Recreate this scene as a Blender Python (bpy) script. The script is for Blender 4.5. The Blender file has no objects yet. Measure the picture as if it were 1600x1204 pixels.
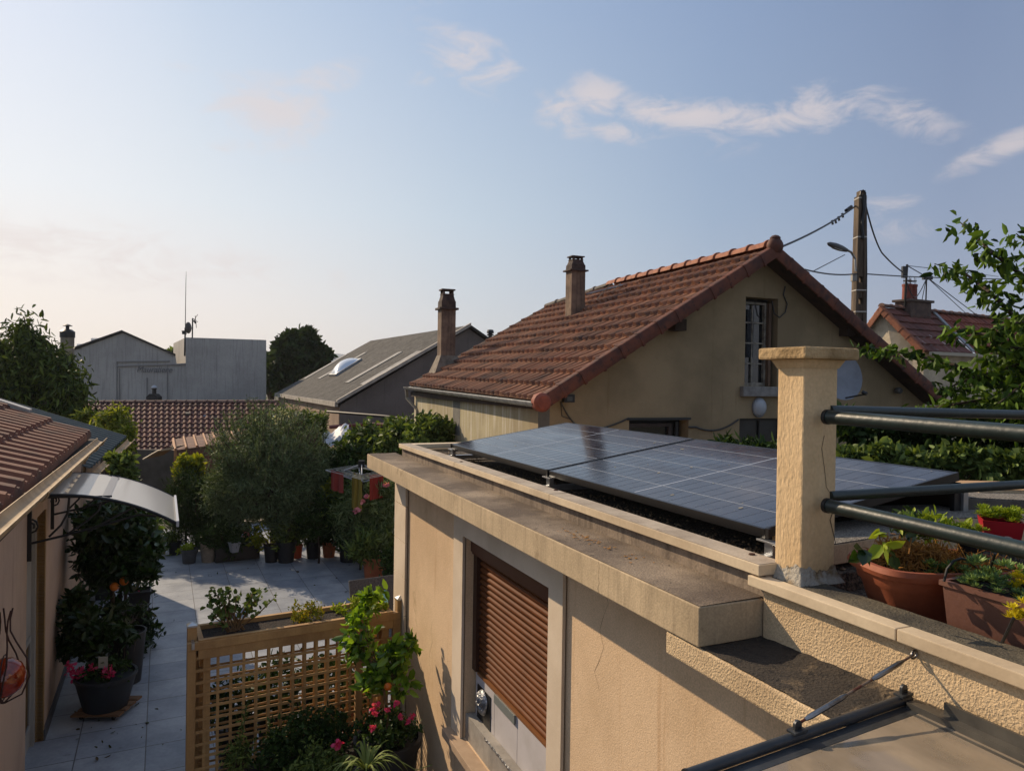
import bpy, bmesh, math, random
import numpy as np
from mathutils import Vector, Matrix
from mathutils.geometry import tessellate_polygon
S = bpy.context.scene
C = S.collection
R = math.radians
# ------------------------------------------------------------------ camera, sky, sun
F = 1110.0; CAMZ = 3.4
cam = bpy.data.cameras.new('camera'); camo = bpy.data.objects.new('camera', cam); C.objects.link(camo)
cam.sensor_width = 36; cam.lens = F / 1600 * 36; cam.clip_start = 0.05; cam.clip_end = 20000
CR = (Matrix.Rotation(R(90 - 0.4), 3, 'X') @ Matrix.Rotation(0.015, 3, 'Z'))
camo.matrix_world = Matrix.Translation((0, 0, CAMZ)) @ CR.to_4x4()
S.camera = camo
S.view_settings.view_transform = 'Standard'; S.view_settings.look = 'None'
S.view_settings.exposure = 0.12; S.view_settings.gamma = 1.0
S.render.engine = 'CYCLES'
SUN_AZ, SUN_EL = 51.5, 31.0        # degrees left of the view direction, above the horizon
sd = Vector((-math.sin(R(SUN_AZ)) * math.cos(R(SUN_EL)), math.cos(R(SUN_AZ)) * math.cos(R(SUN_EL)), math.sin(R(SUN_EL))))
sl = bpy.data.lights.new('sun', 'SUN'); sl.energy = 5.0; sl.angle = R(0.5); sl.color = (1.0, 0.79, 0.55)
so = bpy.data.objects.new('sun', sl); C.objects.link(so)
so.rotation_euler = sd.to_track_quat('Z', 'Y').to_euler()
W = bpy.data.worlds.new('World'); S.world = W; W.use_nodes = True
wn = W.node_tree; wn.nodes.clear(); wl = wn.links
def N(t, **k):
    n = wn.nodes.new(t)
    for a, b in k.items(): setattr(n, a, b)
    return n
sky = N('ShaderNodeTexSky', sky_type='NISHITA', sun_disc=False)
sky.sun_elevation = R(SUN_EL); sky.sun_rotation = R(-SUN_AZ)
sky.altitude = 60; sky.air_density = 1.0; sky.dust_density = 2.2; sky.ozone_density = 1.0
bg = N('ShaderNodeBackground'); bg.inputs['Strength'].default_value = 0.10
out = N('ShaderNodeOutputWorld')
tc = N('ShaderNodeTexCoord')
def raydir(px, py):
    return (CR @ Vector(((px - 800) / F, (602 - py) / F, -1))).normalized()
def dotn(v):
    n = N('ShaderNodeVectorMath', operation='DOT_PRODUCT'); wl.new(tc.outputs['Generated'], n.inputs[0]); n.inputs[1].default_value = v
    return n.outputs['Value']
def mth(op, a, b=None, c=None, clamp=False):
    n = N('ShaderNodeMath', operation=op); n.use_clamp = clamp
    for i, x in enumerate((a, b, c)):
        if x is None: continue
        if isinstance(x, (int, float)): n.inputs[i].default_value = x
        else: wl.new(x, n.inputs[i])
    return n.outputs[0]
# wispy clouds: elliptical patches of stretched noise on the sky sphere
def hexs(c): return tuple((x/255/12.92 if x<=10 else ((x/255+0.055)/1.055)**2.4)*10 for x in c) + (1,)
saz = V_ = (-math.sin(R(SUN_AZ)), math.cos(R(SUN_AZ)), 0)
sxy = N('ShaderNodeSeparateXYZ'); wl.new(tc.outputs['Generated'], sxy.inputs[0])
horiz = mth('SQRT', mth('ADD', mth('ADD', mth('MULTIPLY', sxy.outputs[0], sxy.outputs[0]), mth('MULTIPLY', sxy.outputs[1], sxy.outputs[1])), 1e-5))
azf = mth('ADD', mth('MULTIPLY', mth('DIVIDE', dotn(saz), horiz), 0.5), 0.5, clamp=True)
def ramp(cols):
    r = N('ShaderNodeValToRGB'); wl.new(azf, r.inputs[0]); e = r.color_ramp.elements
    r.color_ramp.interpolation = 'B_SPLINE' if False else 'LINEAR'
    for i, (p, c) in enumerate(cols):
        x = e[i] if i < 2 else e.new(p)
        x.position = p; x.color = hexs(c)
    return r.outputs[0]
P_ = (0.0, 0.56, 0.695, 0.838, 0.943, 1.0)
r0 = ramp(list(zip(P_[:2]+P_[2:], [(196,196,202),(156,166,186),(176,186,200),(210,211,213),(241,227,217),(253,234,212)])))
r1 = ramp(list(zip(P_, [(172,182,200),(134,151,180),(150,171,197),(187,203,218),(215,223,231),(236,238,242)])))
r2 = ramp(list(zip(P_, [(150,166,192),(116,136,170),(134,156,190),(156,178,208),(182,200,223),(216,224,243)])))
def mixc(f, a, b):
    x = N('ShaderNodeMixRGB'); wl.new(f, x.inputs[0]); wl.new(a, x.inputs[1]); wl.new(b, x.inputs[2]); return x.outputs[0]
zz = sxy.outputs[2]
c01 = mixc(mth('MULTIPLY', zz, 1/0.22, clamp=True), r0, r1)
c12 = mixc(mth('MULTIPLY', mth('SUBTRACT', zz, 0.22), 1/0.24, clamp=True), c01, r2)
dk = N('ShaderNodeRGB'); dk.outputs[0].default_value = hexs((150,168,198))
grad = mixc(mth('MULTIPLY', mth('SUBTRACT', zz, 0.5), 1.6, clamp=True), c12, dk.outputs[0])
cl_ = N('ShaderNodeVectorMath', operation='MINIMUM'); wl.new(sky.outputs['Color'], cl_.inputs[0]); cl_.inputs[1].default_value = (9, 9, 9)
gm = N('ShaderNodeMixRGB'); gm.inputs[0].default_value = 0.06; wl.new(grad, gm.inputs[1]); wl.new(cl_.outputs[0], gm.inputs[2])
last = gm.outputs[0]
# (centre px, centre py, half width px, half height px, tilt, strength)
CL = [(880,175,52,34,0.5,.95),(935,155,50,32,0.2,1.0),(965,205,60,18,0.25,.8),(1060,176,120,24,0.10,1.05),(1170,186,120,24,0.0,1.0),(1290,165,90,26,-0.15,.95),(1395,172,72,22,0.35,.85),
      (725,80,84,40,0.6,.90),(770,105,56,26,0.3,.85),(655,125,24,14,0,.7),(430,178,84,48,0.1,.92),(500,125,60,24,-0.3,.68),(1572,230,60,15,-0.4,.9),(1392,322,34,17,0.0,.72),(1400,352,60,20,0.05,.55),(340,232,45,9,0.0,.6),(60,385,330,40,0.12,.72),(275,105,30,8,.3,.45),(1120,215,120,24,.05,.5)]
mp = N('ShaderNodeMapping'); wl.new(tc.outputs['Generated'], mp.inputs['Vector'])
mp.inputs['Scale'].default_value = (6, 6, 15); mp.inputs['Rotation'].default_value = (0.0, 0.1, 0.0)
nz = N('ShaderNodeTexNoise'); nz.inputs['Scale'].default_value = 2.3; nz.inputs['Detail'].default_value = 12; nz.inputs['Roughness'].default_value = 0.66; nz.inputs['Distortion'].default_value = 0.6
wl.new(mp.outputs[0], nz.inputs['Vector'])
nzr = N('ShaderNodeMapRange'); nzr.inputs['From Min'].default_value = 0.33; nzr.inputs['From Max'].default_value = 0.67; wl.new(nz.outputs['Fac'], nzr.inputs['Value'])
mask = None
for (px, py, hw, hh, tilt, st) in CL:
    c = raydir(px, py); a = raydir(px + 100 * math.cos(tilt), py + 100 * math.sin(tilt)) - c
    a = (a - c * a.dot(c)).normalized(); b = c.cross(a).normalized()
    k = F / (1 + ((px-800)/F)**2 + ((py-602)/F)**2) ** 0.5
    u = mth('MULTIPLY', dotn(a), k / hw); v = mth('MULTIPLY', dotn(b), k / hh)
    d = mth('ADD', mth('MULTIPLY', u, u), mth('MULTIPLY', v, v))
    m = mth('MULTIPLY', mth('SUBTRACT', 1.0, mth('MULTIPLY', d, 0.55), clamp=True), st)
    m = mth('MULTIPLY', m, mth('GREATER_THAN', dotn(c), 0.0))
    mask = m if mask is None else mth('MAXIMUM', mask, m)
mraw = mask
mask = mth('SUBTRACT', mth('ADD', mth('MULTIPLY', mraw, 1.12), mth('MULTIPLY', nzr.outputs[0], 1.15)), 0.90, clamp=True)
sm = N('ShaderNodeMapRange', interpolation_type='SMOOTHSTEP'); wl.new(mask, sm.inputs['Value'])
mask = mth('MULTIPLY', sm.outputs[0], mth('MULTIPLY', mraw, 0.74))
hz = N('ShaderNodeMixRGB', blend_type='MIX')      # air near the horizon, brighter and rosier round the sun
sx = N('ShaderNodeSeparateXYZ'); wl.new(tc.outputs['Generated'], sx.inputs[0])
mix = N('ShaderNodeMixRGB', blend_type='MIX'); wl.new(mask, mix.inputs[0]); wl.new(last, mix.inputs[1]); mix.inputs[2].default_value = (6.9, 6.1, 6.0, 1)
SKYOUT = mix.outputs[0]
wl.new(SKYOUT, bg.inputs['Color']); wl.new(bg.outputs[0], out.inputs['Surface'])

# ------------------------------------------------------------------ geometry helpers
CO = Vector((0, 0, CAMZ))
def ray(px, py): return CR @ Vector(((px - 800) / F, (602 - py) / F, -1))
def PY(px, py, Y):
    r = ray(px, py); return CO + r * (Y / r.y)
def PZ(px, py, z):
    r = ray(px, py); return CO + r * ((z - CAMZ) / r.z)
def PP(px, py, p, n):
    r = ray(px, py); return CO + r * ((Vector(p) - CO).dot(n) / r.dot(n))
def V(*a): return Vector(a)
rnd = random.Random(7)
nrg = np.random.default_rng(11)

class MB:
    def __init__(s): s.v = []; s.f = []
    def add(s, vs, fs):
        o = len(s.v); s.v += [tuple(x) for x in vs]; s.f += [tuple(i + o for i in f) for f in fs]; return s
    def obox(s, o, a, b, c):
        o, a, b, c = map(Vector, (o, a, b, c))
        vs = [o, o+a, o+a+b, o+b, o+c, o+a+c, o+a+b+c, o+b+c]
        fs = [(0,3,2,1),(4,5,6,7),(0,1,5,4),(1,2,6,5),(2,3,7,6),(3,0,4,7)]
        if a.cross(b).dot(c) < 0: fs = [f[::-1] for f in fs]
        return s.add(vs, fs)
    def box(s, c, sz, ax=None):
        if ax is None: ax = (V(1,0,0), V(0,1,0), V(0,0,1))
        a, b, d = ax[0]*sz[0], ax[1]*sz[1], ax[2]*sz[2]
        return s.obox(Vector(c) - a/2 - b/2 - d/2, a, b, d)
    def prism(s, poly, ext):
        n = len(poly); ext = Vector(ext); p = [Vector(x) for x in poly]
        nr = sum(((p[i]-p[0]).cross(p[(i+1) % n]-p[0]) for i in range(n)), Vector())
        if nr.dot(ext) > 0: p = p[::-1]
        vs = p + [x + ext for x in p]
        fs = [tuple(range(n)), tuple(range(2*n-1, n-1, -1))] + [(i, i+n, (i+1) % n + n, (i+1) % n) for i in range(n)]
        return s.add(vs, fs)
    def tube(s, pts, r, seg=8, cap=True):
        pts = [Vector(p) for p in pts]; n = len(pts)
        if not hasattr(r, '__len__'): r = [r] * n
        up = None; vs = []
        for i, p in enumerate(pts):
            t = (pts[min(i+1, n-1)] - pts[max(i-1, 0)]).normalized()
            if up is None: up = t.orthogonal().normalized()
            else:
                up = up - t * up.dot(t); up = up.normalized() if up.length > 1e-6 else t.orthogonal().normalized()
            w = t.cross(up)
            for k in range(seg):
                a = 2*math.pi*k/seg; vs.append(p + (up*math.cos(a) + w*math.sin(a)) * r[i])
        fs = [(i*seg+k, i*seg+(k+1) % seg, (i+1)*seg+(k+1) % seg, (i+1)*seg+k) for i in range(n-1) for k in range(seg)]
        if cap: fs += [tuple(range(seg-1, -1, -1)), tuple(range((n-1)*seg, n*seg))]
        return s.add(vs, fs)
    def lathe(s, prof, c, seg=24, sx=1, sy=1, ax=None, cap=True):
        c = Vector(c); vs = []
        X, Yv, Z = ax or (V(1,0,0), V(0,1,0), V(0,0,1))
        for (r, z) in prof:
            for k in range(seg):
                a = 2*math.pi*k/seg; vs.append(c + X*(r*sx*math.cos(a)) + Yv*(r*sy*math.sin(a)) + Z*z)
        n = len(prof)
        fs = [(i*seg+k, i*seg+(k+1) % seg, (i+1)*seg+(k+1) % seg, (i+1)*seg+k) for i in range(n-1) for k in range(seg)]
        if cap: fs += [tuple(range(seg-1, -1, -1)), tuple(range((n-1)*seg, n*seg))]
        return s.add(vs, fs)
    def holed(s, outer, holes, o, a, b, n, th, back=True):
        """flat wall with openings; 2d points in (a,b) from o, front normal n, thickness th going -n"""
        loops = [[Vector((x, y, 0)) for x, y in l] for l in [outer] + holes]
        flat = [p for l in loops for p in l]
        tr = tessellate_polygon(loops)
        m = lambda p, d: Vector(o) + Vector(a)*p.x + Vector(b)*p.y - Vector(n)*d
        k = len(flat); vs = [m(p, 0) for p in flat] + [m(p, th) for p in flat]; fs = []
        for t in tr:
            q = (vs[t[1]]-vs[t[0]]).cross(vs[t[2]]-vs[t[0]]).dot(Vector(n))
            t = tuple(t) if q > 0 else tuple(t[::-1])
            fs.append(t)
            if back: fs.append(tuple(i + k for i in t[::-1]))
        st = 0
        for l in loops:
            c = len(l)
            for i in range(c): fs.append((st+i, st+(i+1) % c, st+(i+1) % c+k, st+i+k))
            st += c
        return s.add(vs, fs)
    def grid(s, fn, nu, nv):
        vs = [fn(i/nu, j/nv) for j in range(nv+1) for i in range(nu+1)]
        fs = [(j*(nu+1)+i, j*(nu+1)+i+1, (j+1)*(nu+1)+i+1, (j+1)*(nu+1)+i) for j in range(nv) for i in range(nu)]
        return s.add(vs, fs)
    def build(s, name, m, parent=None, smooth=False, bevel=0, clips=None, fixn=False):
        me = bpy.data.meshes.new(name)
        off = wloc(parent) if parent else V(0,0,0)
        me.from_pydata([(v[0]-off.x, v[1]-off.y, v[2]-off.z) for v in s.v], [], s.f); me.update()
        if clips or fixn or bevel:
            bm = bmesh.new(); bm.from_mesh(me)
            for (co, no) in clips or []:
                g = bm.verts[:] + bm.edges[:] + bm.faces[:]
                bmesh.ops.bisect_plane(bm, geom=g, plane_co=Vector(co)-off, plane_no=no, clear_outer=True)
            if fixn: bmesh.ops.recalc_face_normals(bm, faces=bm.faces)
            if bevel: bmesh.ops.bevel(bm, geom=bm.edges[:], offset=bevel, segments=2, affect='EDGES', profile=0.6, clamp_overlap=True)
            bm.to_mesh(me); bm.free()
        if smooth:
            me.polygons.foreach_set('use_smooth', [True]*len(me.polygons)); me.update()
            if smooth != 2: me.set_sharp_from_angle(angle=R(40))
        me.materials.append(m)
        o = bpy.data.objects.new(name, me); C.objects.link(o)
        if parent: o.parent = parent
        return o
def wloc(o):
    l = V(0,0,0)
    while o: l = l + Vector(o.location); o = o.parent
    return l
def tag(o, label=None, cat=None, group=None, kind=None):
    if label: o['label'] = label
    if cat: o['category'] = cat
    if group: o['group'] = group
    if kind: o['kind'] = kind
    return o
def thing(name, loc, label, cat, group=None):
    o = bpy.data.objects.new(name, None); C.objects.link(o); o.location = Vector(loc); o.empty_display_size = 0.1
    return tag(o, label, cat, group)

# ------------------------------------------------------------------ materials
def hexc(h):
    h = h.lstrip('#'); c = [int(h[i:i+2], 16)/255 for i in (0,2,4)]
    return tuple(((x/12.92) if x <= 0.04045 else ((x+0.055)/1.055)**2.4) for x in c) + (1,)
MC = {}
def mat(name, col, col2=None, scale=3.0, rough=0.8, bump=0.0, bscale=40.0, metal=0.0, stretch=(1,1,1), detail=6, lo=0.4, hi=0.62, spot=None, spots=8.0, spotlo=0.6, streak=None, streaklo=0.55, spec=None, bd=0.01, fine=0.0, transmission=0, sfreq=9, samt=.8):
    if name in MC: return MC[name]
    m = bpy.data.materials.new(name); m.use_nodes = True; nt = m.node_tree; b = nt.nodes['Principled BSDF']; L = nt.links
    def nn(t): return nt.nodes.new(t)
    tcn = nn('ShaderNodeTexCoord'); mpn = nn('ShaderNodeMapping'); mpn.inputs['Scale'].default_value = stretch
    L.new(tcn.outputs['Object'], mpn.inputs['Vector'])
    c = nn('ShaderNodeRGB'); c.outputs[0].default_value = hexc(col) if isinstance(col, str) else tuple(col) + (1,)
    cur = c.outputs[0]
    def blend(cur, colx, sc, lo, hi, vec, amt=1.0, det=6):
        z = nn('ShaderNodeTexNoise'); z.inputs['Scale'].default_value = sc; z.inputs['Detail'].default_value = det; z.inputs['Roughness'].default_value = 0.62
        L.new(vec, z.inputs['Vector'])
        r = nn('ShaderNodeMapRange'); r.inputs['From Min'].default_value = lo; r.inputs['From Max'].default_value = hi; r.inputs['To Max'].default_value = amt; L.new(z.outputs['Fac'], r.inputs['Value'])
        x = nn('ShaderNodeMixRGB'); L.new(r.outputs[0], x.inputs[0]); L.new(cur, x.inputs[1])
        x.inputs[2].default_value = hexc(colx) if isinstance(colx, str) else tuple(colx) + (1,)
        return x.outputs[0]
    if col2: cur = blend(cur, col2, scale, lo, hi, mpn.outputs[0], det=detail)
    if streak:
        m2 = nn('ShaderNodeMapping'); m2.inputs['Scale'].default_value = (sfreq, sfreq, 0.5 if sfreq < 20 else 1.6); L.new(tcn.outputs['Object'], m2.inputs['Vector'])
        cur = blend(cur, streak, 1.5, streaklo, streaklo+0.22, m2.outputs[0], samt, det=9)
    if spot: cur = blend(cur, spot, spots, spotlo, spotlo+0.06, tcn.outputs['Object'], 0.85)
    if fine:
        z = nn('ShaderNodeTexNoise'); z.inputs['Scale'].default_value = bscale; z.inputs['Detail'].default_value = 4; L.new(tcn.outputs['Object'], z.inputs['Vector'])
        r = nn('ShaderNodeMapRange'); r.inputs['From Min'].default_value = 0.3; r.inputs['From Max'].default_value = 0.7; r.inputs['To Min'].default_value = 1-fine; r.inputs['To Max'].default_value = 1+fine; L.new(z.outputs['Fac'], r.inputs['Value'])
        x = nn('ShaderNodeVectorMath'); x.operation = 'SCALE'; L.new(cur, x.inputs[0]); L.new(r.outputs[0], x.inputs['Scale']); cur = x.outputs[0]
    L.new(cur, b.inputs['Base Color'])
    b.inputs['Roughness'].default_value = rough; b.inputs['Metallic'].default_value = metal
    if spec is not None: b.inputs['Specular IOR Level'].default_value = spec
    if transmission: b.inputs['Transmission Weight'].default_value = transmission
    if bump:
        z = nn('ShaderNodeTexNoise'); z.inputs['Scale'].default_value = bscale; z.inputs['Detail'].default_value = 4; L.new(mpn.outputs[0], z.inputs['Vector'])
        bp = nn('ShaderNodeBump'); bp.inputs['Strength'].default_value = bump; bp.inputs['Distance'].default_value = bd; L.new(z.outputs['Fac'], bp.inputs['Height']); L.new(bp.outputs[0], b.inputs['Normal'])
    MC[name] = m; return m
def leafmat(name, c1, c2, c3=None, trans=0.35, rough=0.55, gloss=0.15):
    if name in MC: return MC[name]
    m = bpy.data.materials.new(name); m.use_nodes = True; nt = m.node_tree; b = nt.nodes['Principled BSDF']; L = nt.links
    g = nt.nodes.new('ShaderNodeNewGeometry'); r = nt.nodes.new('ShaderNodeValToRGB')
    L.new(g.outputs['Random Per Island'], r.inputs[0])
    r.color_ramp.elements[0].color = hexc(c1); r.color_ramp.elements[1].color = hexc(c2)
    if c3:
        e = r.color_ramp.elements.new(0.92); e.color = hexc(c3); r.color_ramp.elements[1].position = 0.86 if r.color_ramp.elements[1].position < 0.9 else r.color_ramp.elements[1].position
        r.color_ramp.elements[-1].color = hexc(c3); 
    L.new(r.outputs[0], b.inputs['Base Color']); b.inputs['Roughness'].default_value = rough; b.inputs['Specular IOR Level'].default_value = gloss
    t = nt.nodes.new('ShaderNodeBsdfTranslucent'); x = nt.nodes.new('ShaderNodeMixShader'); x.inputs[0].default_value = trans
    mlt = nt.nodes.new('ShaderNodeMixRGB'); mlt.blend_type = 'MULTIPLY'; mlt.inputs[0].default_value = 1; mlt.inputs[2].default_value = (1.25, 1.2, 0.45, 1); L.new(r.outputs[0], mlt.inputs[1])
    L.new(mlt.outputs[0], t.inputs['Color']); L.new(b.outputs[0], x.inputs[1]); L.new(t.outputs[0], x.inputs[2])
    L.new(x.outputs[0], nt.nodes['Material Output'].inputs['Surface'])
    MC[name] = m; return m

# ------------------------------------------------------------------ foliage
def leafmesh(name, pts, m, parent, size=0.05, asp=0.42, droop=0.3, up=0.2, dirs=None, fold=0.25, var=0.35):
    """pts (n,3): one folded leaf blade (two triangles) at each point"""
    n = len(pts); pts = np.asarray(pts, float)
    d = nrg.normal(size=(n, 3)) if dirs is None else np.asarray(dirs, float) + nrg.normal(size=(n, 3))*0.35
    d[:, 2] += up - droop
    d /= np.linalg.norm(d, axis=1)[:, None] + 1e-9
    s = np.cross(d, nrg.normal(size=(n, 3))); s /= np.linalg.norm(s, axis=1)[:, None] + 1e-9
    nn_ = np.cross(d, s)
    L = size * (1 + var*nrg.uniform(-1, 1, size=(n, 1))); w = L*asp*0.5
    off = wloc(parent); o = np.array([off.x, off.y, off.z]); base = pts - o
    tip = base + d*L - nn_*L*0.12; mid = base + d*L*0.45
    a = mid + s*w + nn_*w*fold; b = mid - s*w + nn_*w*fold
    m1 = base + d*L*0.24; m2 = base + d*L*0.66 - nn_*L*0.03
    a1 = m1 + s*w*.86 + nn_*w*fold; a2 = m2 + s*w*.84 + nn_*w*fold*.8; b1 = m1 - s*w*.86 + nn_*w*fold; b2 = m2 - s*w*.84 + nn_*w*fold*.8
    vs = np.stack([base, a1, a2, tip, b2, b1], 1).reshape(-1, 3).astype(np.float32)
    me = bpy.data.meshes.new(name); me.vertices.add(6*n); me.vertices.foreach_set('co', vs.ravel())
    i = np.arange(n)[:, None]*6
    lo = np.concatenate([i, i+1, i+2, i+3, i, i+3, i+4, i+5], 1).ravel().astype(np.int32)
    me.loops.add(8*n); me.loops.foreach_set('vertex_index', lo)
    me.polygons.add(2*n); me.polygons.foreach_set('loop_start', np.arange(2*n, dtype=np.int32)*4); me.polygons.foreach_set('loop_total', np.full(2*n, 4, np.int32))
    me.update(calc_edges=True); me.materials.append(m)
    ob = bpy.data.objects.new(name, me); C.objects.link(ob); ob.parent = parent
    return ob
def ell(c, r, n, shell=0.0):
    """n random points in an ellipsoid; shell pushes them outward"""
    d = nrg.normal(size=(n, 3)); d /= np.linalg.norm(d, axis=1)[:, None]
    q = nrg.uniform(shell**3, 1, size=(n, 1))**(1/3)
    return np.array(c) + d*q*np.array(r)
def clump(c, r, ncl, nper, rc, shell=0.5):
    cc = ell(c, r, ncl, shell); k = nrg.uniform(0.5, 1.25, size=(ncl, 1))
    p = np.repeat(cc, nper, 0) + nrg.normal(size=(ncl*nper, 3))*rc*0.5*np.repeat(k, nper, 0)
    return p, cc
def branches(mb, base, targets, r0, frac=0.5):
    base = Vector(base)
    for t in targets:
        t = Vector(t); m_ = base.lerp(t, frac) + V(rnd.uniform(-.1,.1), rnd.uniform(-.1,.1), rnd.uniform(0,.12))*(t-base).length
        mb.tube([base, m_, t], [r0, r0*0.6, r0*0.2], 5)
# ------------------------------------------------------------------ colours shared by several things
m_cream = mat('render_cream', '#D1B491', '#C0A380', 1.3, 0.9, 0.5, 150, bd=0.004, streak='#A8825A', streaklo=0.58, fine=0.16, spot='#B09470', spots=2.2, spotlo=.64)
m_creamrough = mat('render_rough', '#D0B690', '#B89E7A', 2.5, 0.95, 0.8, 150, bd=0.007, fine=0.16, spot='#8E7656', spots=7, spotlo=.66)
m_trim = mat('trim_pale', '#D2C1AA', '#C3B199', 2.0, 0.9, 0.25, 240, bd=0.003, fine=0.06)
m_coping = mat('coping_stone', '#CDBA9C', '#B5A184', 2.2, 0.85, 0.15, 60, bd=0.003, spot='#7E6C55', spots=22, spotlo=0.68, fine=0.05)
m_copingtop = mat('coping_top', '#A99C8A', '#8D8070', 5, 0.9, 0.2, 120, bd=0.003, spot='#5E4E40', spots=14, spotlo=0.66, fine=0.12)
m_ledge = mat('ledge_concrete', '#BFA988', '#A69274', 2.2, 0.92, 0.35, 130, bd=0.003, streak='#6E5E4A', streaklo=0.50, sfreq=21, samt=.42, fine=0.14, spot='#857155', spots=3.5, spotlo=.60)
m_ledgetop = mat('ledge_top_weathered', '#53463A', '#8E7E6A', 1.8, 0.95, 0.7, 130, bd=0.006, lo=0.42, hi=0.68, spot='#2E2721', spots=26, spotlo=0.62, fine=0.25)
m_upstand = mat('upstand_concrete', '#76685A', '#8D7D6B', 2.5, 0.95, 0.4, 90, bd=0.005, streak='#443A31', streaklo=0.46, fine=0.15)
m_lichen = mat('lichen_black', '#2F2820', '#8A765A', 3.2, 0.95, 0.9, 110, bd=0.008, lo=0.50, hi=0.66, spot='#181410', spots=30, spotlo=0.56, fine=0.3)
m_dark = mat('dark_metal', '#191A1C', None, rough=0.45)
m_black = mat('black_plastic', '#0E0F11', None, rough=0.5)
m_alu = mat('aluminium', '#B9BBBD', '#9FA1A3', 5, 0.35, metal=0.9)
m_soil = mat('soil', '#2A2019', '#171310', 14, 1.0, 1.0, 60, bd=0.02)
m_bark = mat('bark', '#4A3C30', '#33291F', 8, 0.95, 0.8, 30, bd=0.01, stretch=(1,1,0.3))
m_terra = mat('terracotta', '#A8603C', '#8E4E30', 3, 0.75, 0.1, 60, bd=0.003, spot='#B98A6A', spots=9, spotlo=0.66, fine=0.05)
m_gravel = mat('gravel', '#6D6152', '#2E2822', 75, 1.0, 1.0, 120, bd=0.02, lo=0.42, hi=0.58, fine=0.3)
def matgravel2():
    m = mat('grit_felt', '#8C857A', '#4A453E', 160, 0.95, 0.8, 240, bd=0.006, lo=0.40, hi=0.6, fine=0.25); return m
m_grit = matgravel2()

# ------------------------------------------------------------------ ground and patio
def flat(name, x0, x1, y0, y1, z, m):
    return MB().add([(x0,y0,z),(x1,y0,z),(x1,y1,z),(x0,y1,z)], [(0,1,2,3)]).build(name, m)
m_ground = mat('ground_earth', '#5A5242', '#3E4230', 0.15, 1.0, 0.3, 5, bd=0.05)
tag(flat('ground', -3000, 3000, -300, 6000, -0.05, m_ground), kind='structure')
uL = V(-0.441, 0.897, 0).normalized(); nL = V(0.897, 0.441, 0).normalized(); OL = V(-4.30, 6.56, 0)
def Lp(s, e, z): return OL + uL*s + nL*e + V(0,0,z)
def tilemat():
    m = mat('patio_tiles', '#9DA1A6', '#82878E', 2.2, 0.5, 0.25, 30, bd=0.004, fine=0.08, spot='#5E5C5A', spots=5, spotlo=.66)
    nt = m.node_tree; L = nt.links; b = nt.nodes['Principled BSDF']
    src = b.inputs['Base Color'].links[0].from_socket
    tcn = nt.nodes.new('ShaderNodeTexCoord'); mp_ = nt.nodes.new('ShaderNodeMapping'); mp_.vector_type = 'TEXTURE'; mp_.inputs['Rotation'].default_value = (0, 0, math.atan2(uL.y, uL.x)); mp_.inputs['Location'].default_value = Lp(0, 0.30, 0)
    L.new(tcn.outputs['Object'], mp_.inputs['Vector'])
    br = nt.nodes.new('ShaderNodeTexBrick'); br.offset = 0.0; br.inputs['Scale'].default_value = 1; br.inputs['Brick Width'].default_value = 0.505; br.inputs['Row Height'].default_value = 0.56
    br.inputs['Mortar Size'].default_value = 0.005; br.inputs['Mortar Smooth'].default_value = 0.1; br.inputs['Color1'].default_value = (1,1,1,1); br.inputs['Color2'].default_value = (0.74,0.77,0.82,1); br.inputs['Mortar'].default_value = (0.3,0.27,0.25,1)
    L.new(mp_.outputs[0], br.inputs['Vector'])
    x = nt.nodes.new('ShaderNodeMixRGB'); x.blend_type = 'MULTIPLY'; x.inputs[0].default_value = 1; L.new(src, x.inputs[1]); L.new(br.outputs['Color'], x.inputs[2]); L.new(x.outputs[0], b.inputs['Base Color'])
    return m
pc = [Lp(-6,-0.6,0), Lp(-6,9,0), Lp(9.6,9,0), Lp(9.6,-0.6,0)]
tag(MB().add(pc, [(0,1,2,3)]).build('patio', tilemat()), kind='structure')

# ------------------------------------------------------------------ flat roofed annex on the right
u = V(-0.4038, 0.9148, 0).normalized(); q = V(0.9148, 0.4038, 0).normalized(); OA = V(0.817, 2.32, CAMZ)
def A(l, p, z): return OA + u*l + q*p + V(0,0,z)
def abox(mb, l0, l1, p0, p1, z0, z1): return mb.obox(A(l0,p0,z0), u*(l1-l0), q*(p1-p0), V(0,0,z1-z0))
def onA(px, py, p=0.0): 
    w = PP(px, py, A(0,p,0), q) - OA; return w.dot(u), w.z
annex = thing('flat_roofed_house', A(2, 1, -3.4), 'low cream rendered house with flat gravel roof, concrete ledge and brown roller shutter', 'house')
Z = V(0,0,1)
w = MB().holed([(-2.5,-3.4),(4.64,-3.4),(4.64,-.833),(-2.5,-.833)], [[(1.5,-2.47),(2.81,-2.47),(2.81,-1.075),(1.5,-1.075)]], A(0,.021,0), u, Z, -q, 0.19)
wall = w.build('wall', m_cream, annex)
MB2 = MB(); abox(MB2, 4.44, 4.637, .212, 3.0, -3.4, -.705); abox(MB2, -2.5, 4.43, 2.8, 3.0, -3.4, -.705); MB2.build('rear_wall', m_cream, annex)
c = MB(); zs = [-.834,-1.13,-1.45,-1.77,-2.09,-2.41,-2.73,-3.05,-3.4]
for i in range(8): abox(c, 4.28, 4.655, -.008, .012, zs[i+1]+.006, zs[i]-.0)
for i in range(8): abox(c, 4.642, 4.657, .0125, .30, zs[i+1]+.006, zs[i])
c.build('quoin_strip', m_trim, annex)
t = MB(); abox(t, 1.342, 1.5, -.006, .012, -2.52, -.834); abox(t, 2.81, 3.0, -.006, .012, -2.52, -.834); abox(t, 1.5, 2.81, -.006, .012, -1.075, -.834)
t.build('window_surround', m_trim, annex)
s = MB(); abox(s, 1.36, 3.0, -.075, .08, -2.53, -2.475); 
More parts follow.
